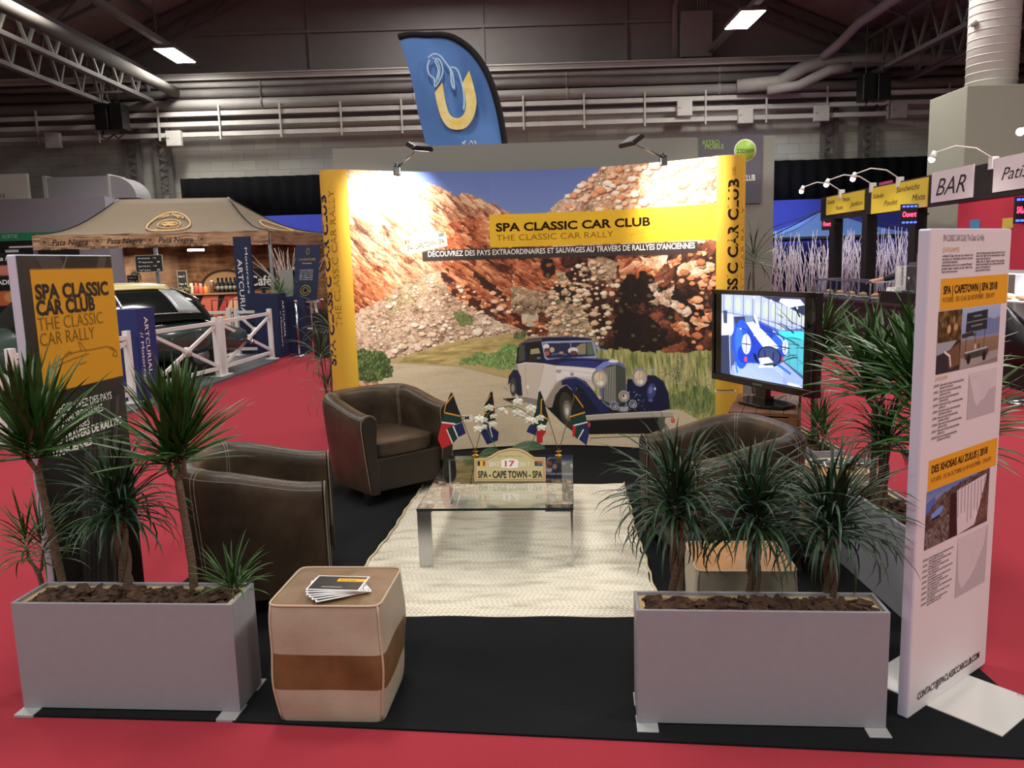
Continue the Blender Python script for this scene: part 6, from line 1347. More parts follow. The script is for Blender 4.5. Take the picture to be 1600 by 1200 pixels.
# big clad pillar and round duct at the right
t = thing('clad_pillar', 'huge grey cloth-clad square pillar behind the bar stand', 'pillar', (6.36, 11.5, 0))
clad = mat('pillar_cloth', '#9a9a8c', .9, noise=(2, .06))
b = MB(); b.bx(0, 2.2, 0, 1.0, 0, 3.75); b.build('cladding', clad, t, bevel=.01)
b = MB(); b.bx(.98, 1.0, -.004, 0, 0, 3.75); b.build('seam', mat('seam_grey', '#77776c', .9), t)
t = thing('round_duct', 'fat white spiral duct rising out of the clad pillar', 'duct', (7.0, 12.05, 3.7))
sp = mat('duct_white', '#b9b4b0', .6, noise=(5, .1)); pts = [(0, 0, 0), (0, 0, .9), (0, 0, 1.35), (-.02, 0, 1.5), (-.1, 0, 1.75), (-.22, 0, 2.2)]
b = MB(); b.tube(pts, .33, 24)
for k in range(12): b.tube([(.0, 0, .06+k*.115), (0, 0, .075+k*.115)], .336, 24)
b.build('duct_body', sp, t)
b = MB(); b.tube([(-.33, -.1, .95), (-.37, -.1, 1.0)], .05, 8); b.build('clip', tray, t)

# ------------------------------------------------------------------ bar stand on the right
bk = mat('bar_black', '#121214', .6)
t = thing('bar_fascia', 'long black overhead beam of the bar stand carrying its signs', 'beam', (5.5, 14.4, 0))
b = MB(); b.bx(0, .12, -7.12, 0, 2.10, 2.50); b.build('beam', bk, t)
for y, lb in ((13.88, 'farthest black post of the bar stand'), (12.6, 'second black post of the bar stand from the far end'), (11.12, 'black post of the bar stand before the coffee machine')):
    b = MB(); b.bx(5.49, 5.65, y-.09, y+.09, 0, 2.10); tag(b.build('bar_post', bk), lb, 'post', 'posts of the bar stand')
b = MB(); b.bx(5.49, 5.62, 7.28, 7.40, 0, 2.10); tag(b.build('bar_post', bk), 'nearest black post of the bar stand at the right edge', 'post', 'posts of the bar stand')
b = MB(); b.bx(7.1, 7.25, 13.6, 13.75, 0, 2.6); tag(b.build('bar_post', bk), 'black post at the rear of the bar stand', 'post', 'posts of the bar stand')
def mpfa(u, v, o): return (5.5-o, 14.6-u/100, v/100)     # fascia plane
def sign(name, lb, u0, u1, z0, z1, m, lines, cat='sign'):
    t = thing(name, lb, cat); b = MB(); a = mpfa(u0, z0, 0); c = mpfa(u1, z1, 0)
    b.bx(5.485, 5.5, 14.6-u1/100, 14.6-u0/100, z0/100, z1/100); b.build('board', m, t)
    for s, p, q, h, sh in lines: text(t, s, dink, p, q, h, mpfa, .0, sh, off=.017)
    return t
ysg = mat('sign_yellow', '#d9c63c', .6); wsg = mat('sign_white', '#d9d4dc', .6)
sign('menu_sign', 'yellow menu sign at the far end of the bar beam', 48, 196, 218, 248, ysg, [('Salade', (52, 236), (84, 236), 7, .35), ('Poulet', (90, 224), (120, 224), 7, .35), ('Panini', (116, 236), (146, 236), 7, .35), ('Jambon', (146, 226), (192, 226), 8, .35)])
sign('menu_sign', 'yellow menu sign with Sandwichs Mixte left of the bar sign', 222, 386, 210, 248, ysg, [('Salade', (226, 232), (262, 232), 7, .35), ('Poulet', (264, 219), (306, 219), 8, .35), ('Sandwichs', (300, 235), (366, 235), 8, .35), ('Mixte', (346, 220), (382, 220), 9, .35)])
sign('bar_sign', 'white sign reading BAR on the black beam', 396, 490, 214, 252, wsg, [('BAR', (408, 222), (476, 222), 22, .35)])
sign('pastry_sign', 'white sign reading Patisserie cut by the right edge', 530, 655, 216, 253, wsg, [('Patisserie', (546, 228), (640, 228), 14, .35)])
pkm = mat('pink_flyer', '#c04878', .6)
b = MB(); b.bx(5.60, 5.62, 12.0, 12.4, 2.4, 2.56); tag(b.build('pink_sign', pkm), 'small pink sign half hidden behind the yellow menu sign', 'sign')
warmg = mat('warm_bulb', '#ffe2c0', .4, emit=40); whp = mat('white_plastic', '#dcdcdc', .4)
for y, h, lb in ((13.55, (5.5-.62, -.0, 2.56), 'farthest white arm spotlight on the bar beam'), (12.4, (5.5-.66, 0, 2.6), 'second white arm spotlight on the bar beam'), (11.55, (5.5-.62, 0, 2.62), 'third white arm spotlight on the bar beam'), (9.35, (5.5-.66, 0, 2.62), 'nearest white arm spotlight on the bar beam, above the white sign')):
    t = thing('arm_spotlight', lb, 'spotlight', (5.5, y, 2.5), 0, 'arm spotlights on the bar beam')
    L_ = h[0]-5.5; b = MB(); b.bx(-.03, .05, -.04, .04, -.08, .06); b.build('clamp', whp, t, bevel=.005)
    b = MB(); b.tube([(0, 0, .04), (L_*.3, 0, .16), (L_*.65, 0, .19), (L_, 0, .12)], .009, 6); b.build('arm', whp, t)
    b = MB(); b.tube([(L_, 0, .14), (L_-.03, 0, .06)], [.022, .045], 12); b.build('lamp_head', whp, t)
    b = MB(); b.ball((L_-.032, 0, .052), .035, 8); b.build('bulb', warmg, t)
    spot_light((5.5+L_-.05, y, 2.52), (5.6, y, 1.2), 12, 110, .7, .04, (1, .85, .7), 'bar_spot')
t = thing('arm_spotlight', 'glowing spotlight before the clad pillar at the right edge', 'spotlight', (5.573,9.0,2.774), 0, 'arm spotlights on the bar beam')
b = MB(); b.ball((0, 0, 0), .04, 8); b.build('bulb', warmg, t); b = MB(); b.tube([(0, 0, .03), (.25, 0, .1), (.5, 0, .02)], .009, 6); b.build('arm', whp, t)
# LED signs
ledr = mat('led_red', '#ff2a48', .4, emit=7); ledb = mat('led_blue', '#2a3cff', .4, emit=7); ledg = mat('led_green', '#30c080', .4, emit=3)
def led(lb, c, w_, h_, txt, blue=True):
    t = thing('led_sign', lb, 'LED sign', c, 0, 'small LED signs of the bar')
    b = MB(); b.bx(-w_/2, w_/2, 0, .03, -h_/2, h_/2); b.build('casing', bk, t)
    mp = lambda u, v, o: (u/100, -o, v/100)
    b = MB(); b.bx(w_/2, w_/2+.16, .01, .02, -.01, .01); b.build('bracket', bk, t)
    text(t, txt, ledr, (-w_*42, -3), (w_*42, -3), 7, mp, .02, .1)
    if blue:
        for zz in (-h_/2+.03, h_/2-.03):
            for k in range(4): b = MB(); b.box((w_*(k-1.5)/4.2, -.004, zz), (.035, .006, .022)); b.build('light_segment', ledb, t)
led('red LED sign on the farthest bar post', (5.341,13.7,2.018), .15, .2, 'Ouvert', False)
led('red and blue LED sign under the yellow Sandwichs sign', (5.368,10.95,2.017), .22, .27, 'Ouvert')
led('red and blue LED sign on the red wall at the right edge', (5.518,8.75,1.933), .2, .28, 'SALADES')
redw = mat('bar_red_wall', '#b8324a', .8)
b = MB(); b.bx(5.52, 5.6, 7.4, 10.05, 1.30, 2.10); tag(b.build('red_panel', redw), 'red panel wall under the pastry sign at the right', 'panel')
for u, lb, c_ in ((1521, 'small blue notice pinned on the red panel', '#4a86b8'), (1573, 'small yellow notice pinned on the red panel', '#c9b84a')):
    p = {1521: (493.4,182.9), 1573: (557.8,181.3)}[u]
    b = MB(); b.bx(5.512, 5.519, 14.6-p[0]/100-.10, 14.6-p[0]/100+.10, p[1]/100-.06, p[1]/100+.05); tag(b.build('notice', mat('notice'+c_, c_, .6)), lb, 'notice')
# lit display case under the red wall
t = thing('pastry_case', 'white lit pastry display case under the red panel at the right edge', 'display case', (5.52, 7.4, 0))
b = MB(); b.bx(0, .7, 0, 2.5, 0, .62); b.build('base', bk, t)
b = MB(); b.bx(.02, .7, 0, 2.5, .62, .66); b.bx(.66, .7, 0, 2.5, .66, 1.26); b.bx(0, .7, 0, 2.5, 1.26, 1.3); b.bx(.03, .66, .02, 2.48, .94, .955); b.build('shelf', whp, t)
b = MB(); b.bx(.1, .5, .05, 2.4, 1.245, 1.258); b.build('light_strip', mat('case_glow', '#f4f0ff', .4, emit=6), t)
for k in range(7):
    b = MB(); b.ball((.2, .25+k*.33, .99), .07, 6, sc=(1.3, 1.5, .5)); b.build('pastry', mat('pastry', '#c9a070', .7, noise=(20, .3)), t)
# counter with its things
t = thing('bar_counter', 'long black counter of the bar stand', 'counter', (5.0, 9.9, 0))
b = MB(); b.bx(.02, .44, 0, 3.9, 0, .82); b.build('body', mat('counter_black', '#1b1b1d', .5), t); b = MB(); b.bx(0, .47, -.02, 3.95, .82, .86); b.build('worktop', mat('counter_top', '#3a3a3c', .3), t, bevel=.004)
b = MB(); b.tube([(-.10, .2, .18), (-.10, 3.7, .18)], .018, 8)
for y in (.4, 1.8, 3.4): b.tube([(.03, y, .18), (-.10, y, .18)], .012, 6)
b.build('foot_rail', chrome, t)
t = thing('raised_counter', 'black raised counter box carrying the paper cups', 'counter', (5.02, 10.0, .86))
b = MB(); b.bx(0, .4, 0, 1.0, 0, .15); b.build('box', bk, t)
alu = mat('case_frame', '#a9adb2', .35, metal=.8)
t = thing('glass_display_case', 'low glass display case with metal frame on the bar counter', 'display case', (5.03, 11.3, .86))
b = MB()
for x in (0, .38):
    for y in (0, .7, 1.4, 2.1): b.bx(x, x+.02, y, y+.02, 0, .26)
    b.bx(x, x+.02, 0, 2.12, .25, .27); b.bx(x, x+.02, 0, 2.12, 0, .02)
for y in (0, 2.1): b.bx(0, .4, y, y+.02, .25, .27)
b.build('frame', alu, t)
b = MB(); b.bx(.008, .011, .02, 2.1, .02, .25); b.build('pane', glass, t)
for k in range(5): b = MB(); b.lathe([(.09, 0), (.1, .012), (.03, .016)], (.2, .25+k*.42, .02), 16); b.build('plate', whp, t); b = MB(); b.ball((.2, .25+k*.42, .06), .05, 6, sc=(1.3, 1.1, .7)); b.build('food', mat('pastry', '#c9a070'), t)
for k, (px_, n) in enumerate(((1400, 1), (1411, 1))):
    t = thing('paper_cup_stack', ('left', 'right')[k]+' tall stack of white paper cups on the raised counter', 'cup stack', ((5.184,10.8,1.035), (5.278,10.8,1.032))[k][:2]+(1.01,), 0, 'paper cup stacks')
    b = MB(); pr = []
    for i in range(14): pr += [(.036, i*.024), (.044, i*.024+.020), (.046, i*.024+.023)]
    b.lathe(pr, (0, 0, 0), 16); b.build('cups', whp, t)
t = thing('coffee_machine', 'dark grey coffee machine behind the black bar post', 'coffee machine', (5.1, 10.15, 1.01))
b = MB(); b.bx(0, .3, 0, .28, 0, .34); b.bx(-.05, 0, 0, .28, 0, .03); b.build('body', mat('machine_grey', '#4b5052', .35), t, bevel=.01)
b = MB(); b.bx(.02, .28, .02, .26, .34, .38); b.build('cup_tray', alu, t); b = MB(); b.tube([(-.03, .14, .2), (-.03, .14, .14)], .012, 8); b.build('spout', alu, t)
t = thing('gold_bottle', 'small gold-topped bottle standing on the coffee machine', 'bottle', (5.2, 10.3, 1.39))
b = MB(); b.lathe([(.03, 0), (.03, .1), (.012, .13), (.012, .16)], (0, 0, 0), 14); b.build('glass_body', mat('amber', '#8a6a2c', .3), t); b = MB(); b.lathe([(.014, .16), (.014, .19)], (0, 0, 0), 12); b.build('cap', gold, t)
for k, (y, s) in enumerate(((10.95, 1), (11.1, .8))):
    t = thing('takeaway_box', ('white takeaway box beside the paper cups', 'smaller white takeaway box behind it on the raised counter')[k], 'box', (5.2, y-.15, 1.01)); b = MB(); b.prism([(-.08, 0), (.08, 0), (.06, .06*s), (-.06, .06*s)], -.06, .06, lambda x, z, o: (x, o, z)); b.build('box', whp, t)

# people built as one skinned body with clothing and hair on top
def skinny(name, pts, edges, rad, m, parent, root=0, sub=2):
    me = bpy.data.meshes.new(name); me.from_pydata(pts, edges, []); me.materials.append(m)
    o = bpy.data.objects.new(name, me); C.objects.link(o); o.parent = parent
    s = o.modifiers.new('skin', 'SKIN'); s.use_smooth_shade = True
    for i, r_ in enumerate(rad): me.skin_vertices[0].data[i].radius = (r_, r_)
    me.skin_vertices[0].data[root].use_root = True
    u = o.modifiers.new('sub', 'SUBSURF'); u.levels = sub; u.render_levels = sub; return o
skin = mat('skin', '#b98468', .55); skin.node_tree.nodes['Principled BSDF'].inputs['Subsurface Weight'].default_value = .1
def person(lb, loc, rz, handL, handR, top_m, hair_m):
    t = thing('person', lb, 'person', loc, rz)
    P_ = [(0, 0, .92), (0, 0, 1.12), (0, 0, 1.32), (0, 0, 1.41), (0, -.01, 1.50), (0, -.01, 1.60), (0, -.005, 1.66), (-.19, 0, 1.34), (.19, 0, 1.34)]
    E2 = [(0,1),(1,2),(2,3),(3,4),(4,5),(5,6),(2,7),(2,8)]; Rr = [.13, .12, .12, .05, .075, .085, .06, .055, .055]
    cl = ([P_[0], P_[1], P_[2], (0, 0, 1.39), P_[7], P_[8]], [(0,1),(1,2),(2,3),(2,4),(2,5)], [.15, .135, .135, .07, .065, .065])
    for s, sh_i, (el, wr, fd) in ((-1, 7, handL), (1, 8, handR)):
        i = len(P_); el, wr, fd = Vector(el), Vector(wr), Vector(fd).normalized()
        P_ += [tuple(el), tuple(wr), tuple(wr+fd*.05), tuple(wr+fd*.09)]; E2 += [(sh_i, i), (i, i+1), (i+1, i+2), (i+2, i+3)]; Rr += [.042, .028, .036, .034]
        side = fd.cross(Vector((0, 0, 1))); side = side.normalized() if side.length > .1 else Vector((1, 0, 0))
        for k in range(4):
            j = len(P_); a = wr+fd*.09+side*(k-1.5)*.021; P_ += [tuple(a+fd*.035+Vector((0, 0, -.004))), tuple(a+fd*(.065+.01*(k in (1, 2)))+Vector((0, 0, -.02)))]; E2 += [(i+3, j), (j, j+1)]; Rr += [.010, .008]
        j = len(P_); P_ += [tuple(wr+fd*.04-side*s*.04), tuple(wr+fd*.075-side*s*.055)]; E2 += [(i+2, j), (j, j+1)]; Rr += [.011, .009]
        c = len(cl[0]); cl[0].extend([tuple(el), tuple(lerp(el, wr, .85))]); cl[1].extend([(4 if s < 0 else 5, c), (c, c+1)]); cl[2].extend([.056, .042])
    for s in (-1, 1):
        i = len(P_); P_ += [(s*.10, 0, .85), (s*.11, -.01, .47), (s*.11, .02, .09), (s*.115, -.12, .04)]; E2 += [(0, i), (i, i+1), (i+1, i+2), (i+2, i+3)]; Rr += [.09, .06, .045, .035]
    skinny('body', P_, E2, Rr, skin, t)
    skinny('jacket', *cl, top_m, t)
    skinny('trousers', [(0, 0, .95), (-.10, 0, .84), (-.11, -.01, .47), (-.11, .02, .10), (.10, 0, .84), (.11, -.01, .47), (.11, .02, .10)], [(0,1),(1,2),(2,3),(0,4),(4,5),(5,6)], [.145, .105, .075, .06, .105, .075, .06], mat('dark_trousers', '#1c1d24', .8), t)
    b = MB(); b.surf(lambda u, v: (.098*math.cos(2*PI*u)*math.sin(v*1.75), .01+.108*math.sin(2*PI*u)*math.sin(v*1.75)+.014, 1.59+.12*math.cos(v*1.75)), 20, 8, closed=True); b.build('hair', hair_m, t, solid=.012)
    b = MB(); b.ball((0, -.098, 1.575), .014, 6, sc=(.8, 1, 1.3)); b.build('nose', skin, t)
    b = MB(); b.ball((-.03, -.088, 1.60), .009, 6); b.ball((.03, -.088, 1.60), .009, 6); b.build('eyes', mat('eye_dark', '#1a1412', .3), t)
    b = MB(); b.ball((0, -.088, 1.535), .018, 6, sc=(1.2, .4, .35)); b.build('mouth', mat('lip', '#8a4a40', .5), t)
    for s in (-1, 1): b = MB(); b.ball((s*.09, 0, 1.585), .02, 6, sc=(.4, .8, 1.3)); b.build('ear', skin, t)
    return t
hd_ = (5.164,11.35,1.142); px0, py0 = 5.72, 11.0
def to_local(p, loc, rz): v = Vector(p)-Vector(loc); return tuple(Matrix.Rotation(-rz, 3, 'Z') @ v)
loc = (px0, py0, -.02); rz = R(-60); hl = to_local(hd_, loc, rz)
person('person in dark clothes behind the bar counter, one arm reaching left over the display case', loc, rz, ((-.27, -.12, 1.10), (-.2, -.3, 1.02), (0, -1, -.1)), (tuple(lerp(Vector((.19, 0, 1.34)), Vector(hl), .52)+Vector((0, 0, .02))), hl, tuple(Vector(hl)-Vector((.19, 0, 1.34)))), mat('dark_jacket', '#22242a', .8), mat('dark_hair', '#15110f', .7))
loc = ((-8.062,17.6,1.651)[0], 17.6, -.12)
person('person with reddish face standing behind the tent counter, half hidden by the menu board', loc, R(10), ((-.27, -.05, 1.08), (-.2, -.25, .98), (0, -1, 0)), ((.27, -.05, 1.08), (.2, -.25, .98), (0, -1, 0)), mat('dark_jacket', '#22242a', .8), mat('dark_hair', '#15110f', .7))

# blue parasol, white willow sticks
t = thing('blue_parasol', 'square blue parasol with a pale ball finial behind the bar stand', 'parasol', (7.45, 19.3, 0))
b = MB(); h_ = 1.8; ap = (0, 0, 2.55); cs = [(-h_, -h_*.8, 1.88), (h_, -h_*.8, 1.88), (h_, h_*.8, 1.88), (-h_, h_*.8, 1.88)]
for k in range(4):
    a_, c_ = Vector(cs[k]), Vector(cs[(k+1) % 4]); b.surf(lambda u, v, a_=a_, c_=c_: tuple(a_.lerp(c_, u).lerp(Vector(ap), v) + Vector((0, 0, -.12*math.sin(v*PI)))), 8, 8, sm=False)
b.build('canopy', mat('parasol_blue', '#4a6aa0', .8), t, solid=.01)
b = MB()
for k in range(4): a_, c_ = cs[k], cs[(k+1) % 4]; b.beam(a_, c_, .02, .05); b.beam(a_, ap, .02, .02)
b.build('ribs', bk, t); b = MB(); b.tube([(0, 0, 0), (0, 0, 2.6)], .025, 8); b.build('pole', wood, t); b = MB(); b.ball((0, 0, 2.66), .05, 8); b.ball((0, 0, 2.6), .035, 8); b.build('finial', mat('finial_pale', '#b8b4a4', .5), t)
b = MB(); b.lathe([(.3, 0), (.3, .06), (.05, .1)], (0, 0, 0), 20); b.build('base', bk, t)
stk = mat('white_stick', '#c2b8c0', .8)
def sticks(b, n, x0, x1, y0, y1, z0, zt, lean, seed, r_=.009):
    q = random.Random(seed)
    for i in range(n):
        x = q.uniform(x0, x1); y = q.uniform(y0, y1); h = zt*q.uniform(.72, 1); lx = q.gauss(0, lean); k = q.uniform(-.05, .05)
        b.tube([(x, y, z0), (x+lx*.45+k, y, z0+(h-z0)*.5), (x+lx, y+q.uniform(-.1, .1), h)], [r_, r_*.8, r_*.35], 4)
        if i % 2: b.tube([(x+lx*.45+k, y, z0+(h-z0)*.5), (x+lx*.45+k+q.uniform(-.25, .25), y, h*q.uniform(.8, .98))], [r_*.7, r_*.3], 4)
b = MB(); sticks(b, 300, 5.2, 9.6, 17.0, 17.6, .30, 2.06, .27, 3, .0115)
tag(b.build('willow_sticks', stk), 'hedge of bare white-painted willow sticks before the blue wall', 'sticks', kind='stuff')
t = thing('stick_trough', 'long pale trough holding the white willow sticks', 'planter', (5.1, 16.95, 0)); b = MB(); b.bx(0, 4.6, 0, .7, 0, .3); b.build('trough', mat('trough_pale', '#9a958c', .7), t)
for x, lb in ((1310, 'pale folding chair among the willow sticks'),):
    pass
# dark seat back at the right edge
t = thing('black_chair', 'rounded black chair back at the right edge below the pastry case', 'chair', (5.2, 7.9, 0))
b = MB()
def cb_(u, v): a = lerp(-1.9, 1.1, u)-.6; r_ = .36+.05*math.sin(v*PI); return (r_*math.sin(a), r_*math.cos(a)*1.0, .42+.62*v*math.sin(lerp(.45, 2.7, u)))
b.surf(cb_, 20, 8); b.build('backrest', mat('black_vinyl', '#141416', .35), t, solid=.04); b = MB(); b.lathe([(.0, .42), (.33, .42), (.34, .47), (.0, .5)], (0, 0, 0), 24); b.build('seat', mat('black_vinyl', '#141416', .35), t)
b = MB(); b.tube([(0, 0, .42), (0, 0, .04)], .03, 8); b.lathe([(.25, 0), (.25, .02), (.03, .05)], (0, 0, 0), 20); b.build('pedestal', chrome, t)

# ------------------------------------------------------------------ left: show cars behind a white fence
alu = mat('case_frame', '#a9adb2', .35, metal=.8)
plat = mat('platform_grey', '#5d6166', .7, noise=(6, .25))
b = MB(); b.prism([(-4.72, 6.0), (-4.66, 7.3), (-4.28, 8.96), (-4.10, 11.1), (-3.98, 13.7), (-4.75, 14.9), (-12, 15), (-12, 5.2), (-4.9, 5.2)], 0, .03, lambda x, y, t: (x, y, t))
tag(b.build('show_platform', plat), 'low grey platform under the show cars behind the white fence', 'platform')
fen = mat('fence_white', '#dcd8d6', .5)
def fence(lb, a, c, brace=True):
    a = Vector((*a, .03)); c = Vector((*c, .03)); L_ = (c-a).length
    t = thing('white_fence_panel', lb, 'fence', tuple(a), math.atan2((c-a).y, (c-a).x), 'white crossed-rail fence panels'); H_ = .83
    for x in (0, L_):
        b = MB(); b.bx(x-.035, x+.035, -.035, .035, 0, H_+.03); b.bx(x-.09, x+.09, -.09, .09, 0, .015); b.build('post', fen, t, bevel=.004)
    for z in (H_-.05, .12): b = MB(); b.bx(.03, L_-.03, -.02, .02, z-.025, z+.025); b.build('rail', fen, t)
    if brace:
        for z0, z1 in ((.16, H_-.1), (H_-.1, .16)): b = MB(); b.beam((.03, 0, z0), (L_-.03, 0, z1), .03, .045); b.build('brace', fen, t)
        b = MB(); b.tube([(L_/2, -.035, (H_+.06)/2), (L_/2, .035, (H_+.06)/2)], .065, 12); b.build('hub', fen, t)
fence('white crossed-rail fence panel at the far left edge, before the white car', (-4.98, 5.5), (-4.74, 7.35)); fence('white crossed-rail fence panel left of the nearest blue totem', (-4.70, 7.55), (-4.50, 9.45))
fence('white crossed-rail fence panel right of the nearest blue totem', (-4.52, 10.15), (-4.26, 11.65)); fence('white crossed-rail fence panel ending at the second blue box', (-4.24, 11.85), (-4.09, 13.75))
fence('plain white fence panel behind the tail of the green car', (-7.2, 14.75), (-5.05, 14.55), False); fence('short white fence panel at the far corner of the platform', (-4.90, 14.5), (-4.2, 14.35))
navy = mat('navy_totem', '#252f6a', .6); navyd = mat('dark_navy_totem', '#1a2448', .6)
def totem(lb, loc, w_, d_, h_, rz, lines, m):
    t = thing('totem', lb, 'totem', loc, rz, 'navy totems with white lettering')
    b = MB(); b.bx(-w_, 0, 0, d_, 0, h_); b.build('box', m, t)
    for s, dx, z1, z0, hh, face in lines:    # lettering runs downwards
        if face: text(t, s, wht, (0, 0), ((z1-z0)*100, 0), hh, lambda u, v, o: (0+o, (dx+v)/100, z1-u/100), .0, off=.004)
        else: text(t, s, wht, (0, 0), ((z1-z0)*100, 0), hh, lambda u, v, o: ((dx+v)/100, -o, z1-u/100), .0, off=.004)
    return t
totem('nearest navy totem box lettered ARTCURIAL Motorcars, right of the dark banner', (-4.44, 9.62, .03), .30, .42, 1.10, R(-4), [('ARTCURIAL', 16, 1.0, .30, 9, True), ('// Motorcars', 4, .82, .18, 7, True)], navy)
totem('tall narrow navy totem lettered ARTCURIAL before the food tent', (-4.64, 14.75, .03), .30, .07, 2.12, R(0), [('ARTCURIAL', -25, 1.72, .62, 9, False), ('Motorcars', -10, 1.92, 1.1, 4.5, False)], navyd)
totem('farther navy totem box lettered ARTCURIAL under the white sticks', (-4.05, 14.15, 0), .42, .45, 1.13, R(-4), [('ARTCURIAL', 22, 1.0, .34, 9, True), ('// Motorcars', 8, .82, .2, 7, True)], navyd)
# cars
def car(lb, loc, rz, mb, mr, mdeck=None, name='vintage_car', vis=True):
    t = thing(name, lb, 'car', loc, rz)
    def sec(s):                      # x along the car from the tail 0 to the nose 4.8
        k = s/4.8; hw = .56 + .34*ss(k/.35) - .22*ss((k-.8)/.2); zt = .66 + .22*ss(s/1.1) + .02 - .30*ss((s-3.2)/1.6); zb = .24 + .10*ss((.25-s)/.25)
        return hw, zt, zb
    def hull(u, v):
        s = u*4.8; hw, zt, zb = sec(s); e = ss(min(1, u*14))**.5*ss(min(1, (1-u)*10))**.5; hw *= lerp(.72, 1, e)
        a = v*2*PI; p = 3.4; c, s_ = math.cos(a), math.sin(a)
        y = abs(c)**(2/p)*(1 if c > 0 else -1)*hw; z = (zt+zb)/2 + abs(s_)**(2/2.6)*(1 if s_ > 0 else -1)*(zt-zb)/2*lerp(.7, 1, e)
        return (s, y, z)
    b = MB(); b.surf(lambda u, v: hull(u, v), 40, 32); b.add([hull(0, v/32) for v in range(32)], [tuple(range(32))]); b.add([hull(1, v/32) for v in range(32)], [tuple(range(32))]); b.build('body', mb, t)
    def top(s): return 1.37 - .55*max(0, (1.55-s)/1.3)**2 - .12*max(0, (s-2.2)/.9)**2
    def gh(u, v):
        s = lerp(.62, 3.35, u); hb = sec(s)[0]*.93; ztop = top(s)*1.0 if s > .7 else .92; ztop = min(ztop, 1.37); ws = ss((3.38-s)/.5); zb = sec(s)[1]-.05
        zt = lerp(zb+.03, ztop, min(ws, ss((s-.5)/.5)+.35 if s < 1 else 1)); hw_t = .50 if s > 1 else lerp(.42, .5, s)
        a = v*PI; c, s_ = math.cos(a), math.sin(a); w_ = lerp(hb, hw_t, s_**.8)
        return (s, (abs(c)**.35)*(1 if c > 0 else -1)*w_, zb + (zt-zb)*s_**.8)
    dg = mat('car_glass', '#1a1e1c', .08); b = MB(); b.surf(gh, 30, 20); b.build('glasshouse', dg, t)
    b = MB(); b.surf(lambda u, v: (lambda p: (p[0], p[1]*1.03, p[2]+.012))(gh(lerp(.22, .84, u), lerp(.30, .70, v))), 20, 12); b.build('roof', mr, t, solid=.02)
    for sd in (0, 1):                # pale rear quarter, chrome window frames
        f = (lambda v: v) if sd == 0 else (lambda v: 1-v)
        b = MB(); b.surf(lambda u, v: (lambda p: (p[0], p[1]*1.03, p[2]+.004))(gh(lerp(.10+.09*v, .24+.05*v, u), f(lerp(.05, .32, v)))), 6, 6); b.build('rear_quarter', mat('pale_quarter', '#b4bcbe', .3, metal=.3), t, solid=.01)
        for u_ in (.52, .80): b = MB(); b.tube([(lambda p: (p[0], p[1]*1.02, p[2]))(gh(u_, f(j/20))) for j in range(1, 7)], .014, 6); b.build('window_frame', chrome, t)
        b = MB(); b.tube([(lambda p: (p[0], p[1]*1.035, p[2]))(gh(j/30, f(.045))) for j in range(4, 28)], .012, 6); b.build('waist_trim', chrome, t)
        sg_ = 1 if sd == 0 else -1
        for s_ in (1.55, 2.75): hw = sec(s_)[0]; b = MB(); b.tube([(s_, sg_*(hw*.97), .80), (s_+.17, sg_*(hw*.97), .80)], .014, 8); b.build('door_handle', chrome, t)
    b = MB(); b.bx(.68, .92, -.42, .42, 1.00, 1.03); b.build('rear_lip', blkm, t, bevel=.01)
    if mdeck: b = MB(); b.surf(lambda u, v: (lambda p: (p[0], p[1], p[2]+.012))(hull(lerp(.66, .965, u), lerp(.12, .38, v))), 16, 10); b.build('bonnet', mdeck, t, solid=.01)
    for s_ in (.95, 3.9):
        for sg_ in (-1, 1):
            hw = sec(s_)[0]; b = MB(); M = Matrix.Rotation(R(90), 3, 'X'); b.lathe([(.2, -.07), (.30, -.07), (.31, 0), (.30, .07), (.2, .07)], (s_, sg_*(hw-(.17 if s_ < 1 else .07)), .31), 24, M=M); w2 = b.build('wheel', mat('tyre', '#161616', .8), t)
            b = MB(); b.lathe([(.13, -.06), (.13, .06), (.04, .075)], (s_, sg_*(hw-(.155 if s_ < 1 else .055)), .31), 20, M=M); b.build('hubcap', alu, w2)
    b = MB(); b.tube([(.05, -.6, .42), (-.06, -.3, .42), (-.06, .3, .42), (.05, .6, .42)], .035, 8); b.build('bumper', chrome, t); b = MB(); b.tube([(4.72, -.6, .40), (4.86, -.3, .40), (4.86, .3, .40), (4.72, .6, .40)], .035, 8); b.build('bumper', chrome, t)
    return t
green = mat('dark_green_paint', '#36443f', .22, coat=.6); pale_y = mat('pale_yellow_paint', '#cfc285', .3, coat=.4); whitep = mat('white_paint', '#dcdedd', .25, coat=.5)
car('dark green vintage saloon with pale yellow roof and silver rear quarter behind the fence', (-4.42, 12.86, .03), math.atan2(-.77, -.64), green, pale_y)
car('white vintage car with dark green bonnet at the far left edge behind the fence', (-6.55, 3.95, .03), math.atan2(.98, .13), whitep, whitep, green, 'white_car')

# ------------------------------------------------------------------ food tent
tc1 = (-8.966,15.5,2.305); tc2 = (-4.715,16.2,2.298); tc3 = (-4.105,18.5,2.338); EZ = 2.31
tc1 = Vector((tc1[0], tc1[1], EZ)); tc2 = Vector((tc2[0], tc2[1], EZ)); tc3 = Vector((tc3[0], tc3[1], EZ)); tc4 = tc1+(tc3-tc2)
r1 = Vector((-8.115,17.3,3.087)); r2 = Vector((-5.927,17.6,3.084))
t = thing('food_tent', 'grey-brown pop-up food tent with wood-print edge lettered Pata Negra', 'tent', (tc1.x, tc1.y, 0)); tb = Vector((tc1.x, tc1.y, 0))
tm = mat('tent_canvas', '#7c6e5c', .85, noise=(3, .06))
def roofp(a_, b_, p_, q_, u, v): return a_.lerp(b_, u).lerp(p_.lerp(q_, u), v) + Vector((0, 0, -.20*math.sin(v*PI)*(1-.3*v)-.03*math.sin(u*PI)*(1-v))) - tb
